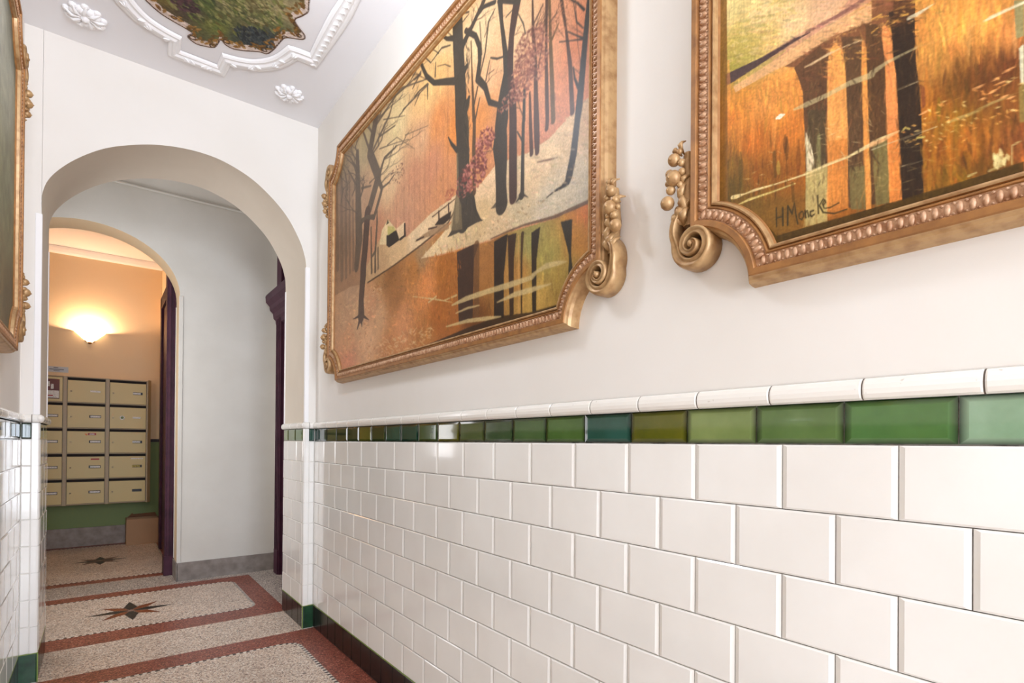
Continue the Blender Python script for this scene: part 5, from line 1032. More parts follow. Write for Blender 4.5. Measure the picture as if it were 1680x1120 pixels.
('s',[(1.48,2.921,0.0009),(1.486,2.934,0.0011),(1.496,2.949,0.0008)],(80,60,46),0.7),
('s',[(1.486,2.934,0.0006),(1.489,2.942,0.0003),(1.495,2.951,0.0008)],(80,60,46),0.7),
('s',[(1.496,2.949,0.0009),(1.501,2.96,0.0006),(1.504,2.97,0.0009)],(80,60,46),0.7),
('s',[(1.496,2.949,0.0),(1.509,2.96,0.0),(1.522,2.969,0.0007)],(80,60,46),0.7),
('s',[(1.486,2.897,0.003),(1.486,2.912,0.002),(1.485,2.928,0.002)],(80,60,46),0.7),
('s',[(1.486,2.912,0.002),(1.489,2.924,0.001),(1.492,2.935,0.001)],(80,60,46),0.7),
('s',[(1.489,2.924,0.0009),(1.494,2.933,0.0008),(1.501,2.942,0.0007)],(80,60,46),0.7),
('s',[(1.492,2.935,0.001),(1.494,2.943,0.001),(1.496,2.952,0.0009)],(80,60,46),0.7),
('s',[(1.492,2.935,0.001),(1.492,2.944,0.0013),(1.49,2.951,0.001)],(80,60,46),0.7),
('s',[(1.485,2.928,0.0013),(1.488,2.941,0.0009),(1.494,2.955,0.0019)],(80,60,46),0.7),
('s',[(1.488,2.941,0.0007),(1.499,2.953,0.0007),(1.51,2.966,0.0)],(80,60,46),0.7),
('s',[(1.494,2.955,0.0019),(1.497,2.963,0.0003),(1.501,2.974,0.0007)],(80,60,46),0.7),
('s',[(1.457,2.859,0.0067),(1.439,2.867,0.0064),(1.418,2.875,0.0045)],(80,60,46),0.7),
('s',[(1.439,2.867,0.003),(1.426,2.869,0.003),(1.408,2.871,0.002)],(80,60,46),0.7),
('s',[(1.426,2.869,0.0028),(1.419,2.874,0.002),(1.418,2.886,0.002)],(80,60,46),0.7),
('s',[(1.419,2.874,0.001),(1.419,2.883,0.0004),(1.421,2.893,0.0)],(80,60,46),0.7),
('s',[(1.418,2.886,0.0018),(1.409,2.888,0.0013),(1.399,2.889,0.001)],(80,60,46),0.7),
('s',[(1.408,2.871,0.0008),(1.39,2.859,0.0017),(1.377,2.853,0.0008)],(80,60,46),0.7),
('s',[(1.39,2.859,0.0008),(1.381,2.854,0.0008),(1.369,2.844,0.0008)],(80,60,46),0.7),
('s',[(1.377,2.853,0.0008),(1.364,2.847,0.0008),(1.355,2.842,0.0004)],(80,60,46),0.7),
('s',[(1.377,2.853,0.0008),(1.364,2.847,0.0008),(1.352,2.84,0.0)],(80,60,46),0.7),
('s',[(1.408,2.871,0.0028),(1.403,2.876,0.0021),(1.397,2.882,0.0013)],(80,60,46),0.7),
('s',[(1.403,2.876,0.0016),(1.406,2.883,0.0009),(1.409,2.891,0.001)],(80,60,46),0.7),
('s',[(1.397,2.882,0.002),(1.388,2.881,0.001),(1.381,2.883,0.0014)],(80,60,46),0.7),
('s',[(1.418,2.875,0.0042),(1.409,2.884,0.0028),(1.406,2.896,0.002)],(80,60,46),0.7),
('s',[(1.409,2.884,0.0027),(1.402,2.887,0.0021),(1.396,2.891,0.0014)],(80,60,46),0.7),
('s',[(1.402,2.887,0.001),(1.4,2.89,0.001),(1.4,2.896,0.001)],(80,60,46),0.7),
('s',[(1.396,2.891,0.0004),(1.389,2.889,0.0004),(1.38,2.886,0.0004)],(80,60,46),0.7),
('s',[(1.406,2.896,0.0027),(1.399,2.9,0.0027),(1.39,2.902,0.001)],(80,60,46),0.7),
('s',[(1.399,2.9,0.001),(1.393,2.9,0.0013),(1.386,2.902,0.0009)],(80,60,46),0.7),
('s',[(1.39,2.902,0.001),(1.383,2.903,0.0013),(1.379,2.907,0.0007)],(80,60,46),0.7),
('s',[(1.406,2.896,0.002),(1.405,2.908,0.001),(1.404,2.916,0.002)],(80,60,46),0.7),
('s',[(1.405,2.908,0.0008),(1.412,2.918,0.0008),(1.416,2.927,0.0008)],(80,60,46),0.7),
('s',[(1.404,2.916,0.002),(1.402,2.921,0.001),(1.403,2.929,0.0)],(80,60,46),0.7),
('s',[(1.404,2.916,0.0008),(1.411,2.925,0.0008),(1.417,2.936,0.0)],(80,60,46),0.7),
('s',[(1.379,2.77,0.0028),(1.398,2.797,0.0025),(1.413,2.821,0.0028)],(80,60,46),0.7),
('s',[(1.398,2.797,0.0014),(1.414,2.811,0.0014),(1.434,2.825,0.0008)],(80,60,46),0.7),
('s',[(1.414,2.811,0.0016),(1.426,2.815,0.0006),(1.439,2.82,0.0006)],(80,60,46),0.7),
('s',[(1.426,2.815,0.0006),(1.436,2.817,0.0009),(1.445,2.82,0.0)],(80,60,46),0.7),
('s',[(1.439,2.82,0.0008),(1.447,2.826,0.0013),(1.455,2.831,0.0)],(80,60,46),0.7),
('s',[(1.434,2.825,0.0014),(1.447,2.838,0.0007),(1.458,2.852,0.0007)],(80,60,46),0.7),
('s',[(1.447,2.838,0.0007),(1.456,2.844,0.0014),(1.465,2.853,0.0006)],(80,60,46),0.7),
('s',[(1.458,2.852,0.0007),(1.47,2.864,0.0014),(1.481,2.874,0.0007)],(80,60,46),0.7),
('s',[(1.458,2.852,0.0008),(1.465,2.862,0.0007),(1.473,2.872,0.0007)],(80,60,46),0.7),
('s',[(1.413,2.821,0.003),(1.415,2.836,0.0025),(1.42,2.85,0.0016)],(80,60,46),0.7),
('s',[(1.415,2.836,0.0003),(1.423,2.849,0.0008),(1.434,2.861,0.0008)],(80,60,46),0.7),
('s',[(1.423,2.849,0.0008),(1.429,2.858,0.0008),(1.438,2.868,0.0014)],(80,60,46),0.7),
('s',[(1.434,2.861,0.0009),(1.438,2.869,0.0),(1.442,2.876,0.0004)],(80,60,46),0.7),
('s',[(1.42,2.85,0.002),(1.412,2.851,0.0013),(1.405,2.855,0.0014)],(80,60,46),0.7),
('s',[(1.412,2.851,0.0013),(1.409,2.856,0.001),(1.409,2.861,0.001)],(80,60,46),0.7),
('s',[(1.405,2.855,0.001),(1.398,2.855,0.001),(1.394,2.855,0.0009)],(80,60,46),0.7),
('s',[(1.405,2.855,0.001),(1.406,2.861,0.0013),(1.404,2.868,0.0)],(80,60,46),0.7),
('s',[(1.274,2.709,0.0028),(1.295,2.736,0.0028),(1.321,2.761,0.0021)],(80,60,46),0.7),
('s',[(1.295,2.736,0.0014),(1.317,2.756,0.0014),(1.334,2.77,0.0007)],(80,60,46),0.7),
('s',[(1.317,2.756,0.0014),(1.331,2.77,0.0008),(1.35,2.783,0.0008)],(80,60,46),0.7),
('s',[(1.331,2.77,0.0009),(1.341,2.774,0.0009),(1.353,2.78,0.0008)],(80,60,46),0.7),
('s',[(1.35,2.783,0.0017),(1.356,2.794,0.0008),(1.362,2.805,0.0009)],(80,60,46),0.7),
('s',[(1.334,2.77,0.0017),(1.346,2.786,0.0014),(1.361,2.802,0.0008)],(80,60,46),0.7),
('s',[(1.346,2.786,0.0014),(1.356,2.795,0.0),(1.366,2.807,0.0)],(80,60,46),0.7),
('s',[(1.361,2.802,0.0019),(1.364,2.812,0.0009),(1.367,2.822,0.0009)],(80,60,46),0.7),
('s',[(1.321,2.761,0.0021),(1.335,2.779,0.0017),(1.347,2.799,0.0008)],(80,60,46),0.7),
('s',[(1.335,2.779,0.0008),(1.35,2.79,0.0008),(1.369,2.803,0.0013)],(80,60,46),0.7),
('s',[(1.35,2.79,0.0008),(1.365,2.8,0.0),(1.376,2.806,0.0009)],(80,60,46),0.7),
('s',[(1.369,2.803,0.0006),(1.379,2.814,0.0007),(1.387,2.824,0.0007)],(80,60,46),0.7),
('s',[(1.369,2.803,0.0014),(1.384,2.815,0.0008),(1.395,2.822,0.0)],(80,60,46),0.7),
('s',[(1.347,2.799,0.0008),(1.357,2.814,0.0009),(1.365,2.826,0.0008)],(80,60,46),0.7),
('s',[(1.357,2.814,0.0007),(1.367,2.824,0.0014),(1.377,2.832,0.0007)],(80,60,46),0.7),
('s',[(1.365,2.826,0.0008),(1.373,2.837,0.0014),(1.382,2.847,0.0008)],(80,60,46),0.7),
('s',[(1.365,2.826,0.0008),(1.375,2.836,0.0),(1.382,2.843,0.0)],(80,60,46),0.7),
('s',[(1.301,2.604,0.0025),(1.316,2.622,0.0025),(1.332,2.639,0.0021)],(80,60,46),0.7),
('s',[(1.316,2.622,0.0019),(1.326,2.633,0.0014),(1.339,2.647,0.0007)],(80,60,46),0.7),
('s',[(1.326,2.633,0.0008),(1.334,2.639,0.0014),(1.344,2.647,0.0006)],(80,60,46),0.7),
('s',[(1.339,2.647,0.0008),(1.345,2.657,0.0009),(1.347,2.665,0.0009)],(80,60,46),0.7),
('s',[(1.332,2.639,0.0022),(1.344,2.653,0.0007),(1.356,2.665,0.0007)],(80,60,46),0.7),
('s',[(1.344,2.653,0.0014),(1.356,2.663,0.0),(1.366,2.671,0.0014)],(80,60,46),0.7),
('s',[(1.356,2.665,0.0007),(1.365,2.675,0.0014),(1.378,2.685,0.0)],(80,60,46),0.7),
('s',[(1.356,2.665,0.0008),(1.369,2.672,0.0008),(1.38,2.678,0.0)],(80,60,46),0.7),
('s',[(1.605,2.604,0.0047),(1.623,2.639,0.0051),(1.635,2.671,0.0031)],(80,60,46),0.7),
('s',[(1.623,2.639,0.0028),(1.658,2.664,0.0021),(1.685,2.693,0.0014)],(80,60,46),0.7),
('s',[(1.658,2.664,0.0021),(1.679,2.683,0.0014),(1.699,2.702,0.0014)],(80,60,46),0.7),
('s',[(1.679,2.683,0.0009),(1.702,2.699,0.0009),(1.72,2.711,0.0006)],(80,60,46),0.7),
('s',[(1.699,2.702,0.0017),(1.706,2.715,0.0019),(1.715,2.733,0.0008)],(80,60,46),0.7),
('s',[(1.699,2.702,0.0007),(1.715,2.715,0.0007),(1.731,2.732,0.0)],(80,60,46),0.7),
('s',[(1.685,2.693,0.0028),(1.695,2.716,0.0016),(1.699,2.735,0.0016)],(80,60,46),0.7),
('s',[(1.695,2.716,0.0017),(1.709,2.734,0.0007),(1.722,2.751,0.0007)],(80,60,46),0.7),
('s',[(1.699,2.735,0.0016),(1.701,2.749,0.002),(1.698,2.76,0.0013)],(80,60,46),0.7),
('s',[(1.685,2.693,0.0018),(1.709,2.705,0.0008),(1.739,2.721,0.0009)],(80,60,46),0.7),
('s',[(1.709,2.705,0.0006),(1.729,2.709,0.0006),(1.742,2.707,0.0013)],(80,60,46),0.7),
('s',[(1.739,2.721,0.0007),(1.754,2.737,0.0006),(1.773,2.753,0.0008)],(80,60,46),0.7),
('s',[(1.635,2.671,0.0036),(1.637,2.691,0.004),(1.635,2.715,0.003)],(80,60,46),0.7),
('s',[(1.637,2.691,0.003),(1.636,2.703,0.0013),(1.641,2.72,0.0019)],(80,60,46),0.7),
('s',[(1.636,2.703,0.0021),(1.632,2.709,0.0022),(1.632,2.718,0.001)],(80,60,46),0.7),
('s',[(1.641,2.72,0.0028),(1.635,2.728,0.0013),(1.627,2.733,0.0014)],(80,60,46),0.7),
('s',[(1.635,2.715,0.0036),(1.63,2.728,0.0022),(1.624,2.742,0.0022)],(80,60,46),0.7),
('s',[(1.63,2.728,0.0011),(1.639,2.742,0.0017),(1.646,2.757,0.0003)],(80,60,46),0.7),
('s',[(1.624,2.742,0.0018),(1.61,2.749,0.0013),(1.601,2.755,0.0013)],(80,60,46),0.7),
('s',[(1.624,2.742,0.0016),(1.629,2.759,0.002),(1.628,2.773,0.001)],(80,60,46),0.7),
('s',[(1.635,2.715,0.0025),(1.64,2.73,0.0016),(1.645,2.749,0.002)],(80,60,46),0.7),
('s',[(1.64,2.73,0.0019),(1.646,2.744,0.0006),(1.651,2.758,0.0008)],(80,60,46),0.7),
('s',[(1.645,2.749,0.002),(1.644,2.762,0.002),(1.641,2.77,0.0013)],(80,60,46),0.7),
('s',[(1.606,2.696,0.0058),(1.596,2.715,0.0049),(1.58,2.725,0.0042)],(80,60,46),0.7),
('s',[(1.596,2.715,0.0031),(1.586,2.724,0.0031),(1.572,2.735,0.0028)],(80,60,46),0.7),
('s',[(1.586,2.724,0.0022),(1.582,2.734,0.0022),(1.579,2.746,0.0013)],(80,60,46),0.7),
('s',[(1.582,2.734,0.0021),(1.579,2.741,0.0007),(1.57,2.748,0.0014)],(80,60,46),0.7),
('s',[(1.579,2.746,0.0013),(1.571,2.748,0.001),(1.56,2.747,0.001)],(80,60,46),0.7),
('s',[(1.572,2.735,0.002),(1.554,2.735,0.0013),(1.542,2.739,0.001)],(80,60,46),0.7),
('s',[(1.554,2.735,0.0013),(1.547,2.738,0.0009),(1.541,2.743,0.0004)],(80,60,46),0.7),
('s',[(1.542,2.739,0.0006),(1.527,2.736,0.001),(1.514,2.736,0.001)],(80,60,46),0.7),
('s',[(1.58,2.725,0.0045),(1.577,2.736,0.003),(1.576,2.751,0.002)],(80,60,46),0.7),
('s',[(1.577,2.736,0.002),(1.577,2.745,0.002),(1.575,2.754,0.002)],(80,60,46),0.7),
('s',[(1.577,2.745,0.002),(1.576,2.751,0.001),(1.575,2.756,0.0009)],(80,60,46),0.7),
('s',[(1.575,2.754,0.0022),(1.572,2.76,0.0007),(1.566,2.762,0.0004)],(80,60,46),0.7),
('s',[(1.576,2.751,0.002),(1.566,2.752,0.002),(1.557,2.754,0.0013)],(80,60,46),0.7),
('s',[(1.566,2.752,0.001),(1.566,2.757,0.001),(1.566,2.763,0.0009)],(80,60,46),0.7),
('s',[(1.557,2.754,0.0),(1.547,2.749,0.0009),(1.538,2.745,0.0009)],(80,60,46),0.7),
('s',[(1.742,2.524,0.0045),(1.772,2.544,0.0042),(1.807,2.564,0.0031)],(80,60,46),0.7),
('s',[(1.772,2.544,0.0031),(1.8,2.557,0.0015),(1.828,2.565,0.0018)],(80,60,46),0.7),
('s',[(1.8,2.557,0.0017),(1.816,2.56,0.0019),(1.834,2.567,0.0015)],(80,60,46),0.7),
('s',[(1.816,2.56,0.0027),(1.822,2.557,0.0025),(1.829,2.556,0.001)],(80,60,46),0.7),
('s',[(1.834,2.567,0.002),(1.845,2.568,0.0007),(1.86,2.572,0.001)],(80,60,46),0.7),
('s',[(1.834,2.567,0.0019),(1.85,2.573,0.0009),(1.863,2.58,0.0013)],(80,60,46),0.7),
('s',[(1.828,2.565,0.0027),(1.853,2.573,0.0019),(1.876,2.582,0.0019)],(80,60,46),0.7),
('s',[(1.853,2.573,0.002),(1.867,2.574,0.002),(1.88,2.573,0.0013)],(80,60,46),0.7),
('s',[(1.876,2.582,0.002),(1.896,2.589,0.001),(1.914,2.595,0.0009)],(80,60,46),0.7),
('s',[(1.828,2.565,0.0027),(1.848,2.57,0.0018),(1.874,2.575,0.001)],(80,60,46),0.7),
('s',[(1.848,2.57,0.0009),(1.869,2.578,0.0009),(1.889,2.582,0.0007)],(80,60,46),0.7),
('s',[(1.874,2.575,0.0013),(1.896,2.588,0.0013),(1.914,2.598,0.0)],(80,60,46),0.7),
('s',[(1.874,2.575,0.0021),(1.882,2.569,0.0018),(1.894,2.565,0.0013)],(80,60,46),0.7),
('s',[(1.807,2.564,0.0042),(1.82,2.581,0.0028),(1.829,2.594,0.0019)],(80,60,46),0.7),
('s',[(1.82,2.581,0.0009),(1.835,2.589,0.0013),(1.847,2.595,0.0014)],(80,60,46),0.7),
('s',[(1.847,2.595,0.0014),(1.858,2.603,0.0014),(1.866,2.609,0.0013)],(80,60,46),0.7),
('s',[(1.847,2.595,0.0009),(1.858,2.6,0.0006),(1.868,2.603,0.0007)],(80,60,46),0.7),
('s',[(1.829,2.594,0.0022),(1.833,2.603,0.0019),(1.838,2.612,0.0019)],(80,60,46),0.7),
('s',[(1.833,2.603,0.0017),(1.836,2.609,0.0016),(1.839,2.616,0.0019)],(80,60,46),0.7),
('s',[(1.838,2.612,0.0028),(1.833,2.616,0.0013),(1.832,2.621,0.0013)],(80,60,46),0.7),
('s',[(1.829,2.594,0.0021),(1.836,2.602,0.0021),(1.848,2.613,0.0007)],(80,60,46),0.7),
('s',[(1.836,2.602,0.0006),(1.845,2.609,0.0006),(1.857,2.617,0.0005)],(80,60,46),0.7),
('s',[(1.848,2.613,0.0017),(1.854,2.621,0.0007),(1.864,2.63,0.0007)],(80,60,46),0.7),
('s',[(1.868,2.853,0.0066),(1.835,2.858,0.0051),(1.813,2.864,0.0038)],(80,60,46),0.7),
('s',[(1.835,2.858,0.004),(1.836,2.881,0.0036),(1.827,2.895,0.0028)],(80,60,46),0.7),
('s',[(1.836,2.881,0.0031),(1.831,2.891,0.0022),(1.83,2.908,0.001)],(80,60,46),0.7),
('s',[(1.827,2.895,0.003),(1.825,2.907,0.0027),(1.823,2.921,0.002)],(80,60,46),0.7),
('s',[(1.813,2.864,0.0024),(1.787,2.86,0.0015),(1.755,2.854,0.0017)],(80,60,46),0.7),
('s',[(1.787,2.86,0.0027),(1.778,2.87,0.0021),(1.767,2.878,0.0021)],(80,60,46),0.7),
('s',[(1.755,2.854,0.0008),(1.724,2.833,0.0013),(1.701,2.82,0.0009)],(80,60,46),0.7),
('s',[(1.755,2.854,0.0018),(1.733,2.845,0.0009),(1.714,2.84,0.001)],(80,60,46),0.7),
('s',[(2.38,3.145,0.0055),(2.425,3.178,0.0047),(2.47,3.217,0.0042)],(80,60,46),0.7),
('s',[(2.425,3.178,0.0033),(2.462,3.205,0.0028),(2.491,3.224,0.0014)],(80,60,46),0.7),
('s',[(2.462,3.205,0.0024),(2.484,3.215,0.0018),(2.512,3.23,0.0009)],(80,60,46),0.7),
('s',[(2.484,3.215,0.0009),(2.504,3.226,0.0009),(2.522,3.238,0.0009)],(80,60,46),0.7),
('s',[(2.512,3.23,0.002),(2.529,3.242,0.0014),(2.549,3.256,0.0)],(80,60,46),0.7),
('s',[(2.512,3.23,0.0009),(2.53,3.24,0.0014),(2.549,3.252,0.0009)],(80,60,46),0.7),
('s',[(2.491,3.224,0.0027),(2.507,3.238,0.0014),(2.525,3.254,0.0013)],(80,60,46),0.7),
('s',[(2.507,3.238,0.0009),(2.525,3.249,0.0014),(2.541,3.26,0.0014)],(80,60,46),0.7),
('s',[(2.525,3.254,0.0006),(2.538,3.263,0.0013),(2.553,3.276,0.0014)],(80,60,46),0.7),
('s',[(2.491,3.224,0.0019),(2.519,3.246,0.0019),(2.546,3.264,0.0014)],(80,60,46),0.7),
('s',[(2.519,3.246,0.0014),(2.539,3.259,0.0014),(2.565,3.279,0.0014)],(80,60,46),0.7),
('s',[(2.546,3.264,0.0013),(2.564,3.279,0.0007),(2.588,3.301,0.0006)],(80,60,46),0.7),
('s',[(2.47,3.217,0.0033),(2.504,3.244,0.0027),(2.541,3.273,0.002)],(80,60,46),0.7),
('s',[(2.504,3.244,0.0019),(2.532,3.267,0.0019),(2.568,3.29,0.0009)],(80,60,46),0.7),
('s',[(2.532,3.267,0.0019),(2.56,3.288,0.0014),(2.583,3.303,0.0)],(80,60,46),0.7),
('s',[(2.568,3.29,0.0016),(2.584,3.309,0.0007),(2.599,3.325,0.0014)],(80,60,46),0.7),
('s',[(2.541,3.273,0.0039),(2.55,3.29,0.0026),(2.56,3.305,0.0018)],(80,60,46),0.7),
('s',[(2.55,3.29,0.0011),(2.565,3.305,0.0007),(2.575,3.315,0.0014)],(80,60,46),0.7),
('s',[(2.56,3.305,0.0022),(2.567,3.317,0.0024),(2.572,3.327,0.0018)],(80,60,46),0.7),
('s',[(2.47,3.217,0.0033),(2.518,3.242,0.0026),(2.559,3.261,0.0014)],(80,60,46),0.7),
('s',[(2.518,3.242,0.0022),(2.547,3.252,0.0013),(2.575,3.265,0.0012)],(80,60,46),0.7),
('s',[(2.547,3.252,0.0013),(2.567,3.261,0.0014),(2.591,3.27,0.001)],(80,60,46),0.7),
('s',[(2.575,3.265,0.0013),(2.6,3.275,0.0014),(2.62,3.283,0.0007)],(80,60,46),0.7),
('s',[(2.559,3.261,0.0029),(2.6,3.277,0.0018),(2.631,3.286,0.0013)],(80,60,46),0.7),
('s',[(2.6,3.277,0.0013),(2.627,3.284,0.0008),(2.647,3.288,0.0018)],(80,60,46),0.7),
('s',[(2.631,3.286,0.0013),(2.653,3.293,0.0013),(2.677,3.298,0.0008)],(80,60,46),0.7),
('s',[(2.433,3.233,0.0072),(2.45,3.265,0.0058),(2.463,3.29,0.0045)],(80,60,46),0.7),
('s',[(2.45,3.265,0.0028),(2.469,3.289,0.0033),(2.48,3.31,0.0027)],(80,60,46),0.7),
('s',[(2.469,3.289,0.0013),(2.494,3.31,0.0013),(2.516,3.327,0.0014)],(80,60,46),0.7),
('s',[(2.48,3.31,0.0027),(2.485,3.322,0.0031),(2.495,3.338,0.0012)],(80,60,46),0.7),
('s',[(2.463,3.29,0.0041),(2.48,3.314,0.0024),(2.5,3.34,0.0025)],(80,60,46),0.7),
('s',[(2.48,3.314,0.0027),(2.488,3.332,0.0018),(2.498,3.35,0.0013)],(80,60,46),0.7),
('s',[(2.5,3.34,0.002),(2.511,3.358,0.0021),(2.519,3.374,0.0015)],(80,60,46),0.7),
('s',[(2.5,3.34,0.0013),(2.526,3.361,0.0014),(2.548,3.377,0.0014)],(80,60,46),0.7),
('d',(1.571,2.848,0.089,0.069),220,0.009,[(158,100,80),(132,80,66),(190,140,115),(112,66,54)],0.7,2.2,0.5),
('d',(1.607,2.754,0.076,0.088),300,0.009,[(158,100,80),(132,80,66),(190,140,115),(112,66,54)],0.7,2.2,0.6),
('d',(1.51,2.78,0.052,0.089),140,0.008,[(158,100,80),(132,80,66),(190,140,115),(112,66,54)],0.7,2,0.6),
('d',(1.696,2.706,0.073,0.033),70,0.008,[(158,100,80),(132,80,66),(190,140,115),(112,66,54)],0.7,2,0.8),
('d',(1.865,2.62,0.073,0.056),170,0.009,[(135,75,65),(110,58,52),(190,125,110)],0.6,2,0.8),
('d',(1.942,2.516,0.096,0.073),240,0.01,[(135,75,65),(110,58,52),(190,125,110)],0.6,2,0.8),
('d',(2.031,2.51,0.061,0.064),70,0.01,[(135,75,65),(110,58,52),(190,125,110)],0.6,2,0.7),
('d',(1.379,2.844,0.094,0.059),140,0.005,[(165,105,75),(190,130,95),(130,82,58)],0.5,2,0.6),
('d',(2.146,2.503,0.044,0.028),30,0.008,[(160,85,65)],0.3,2,0.6)]
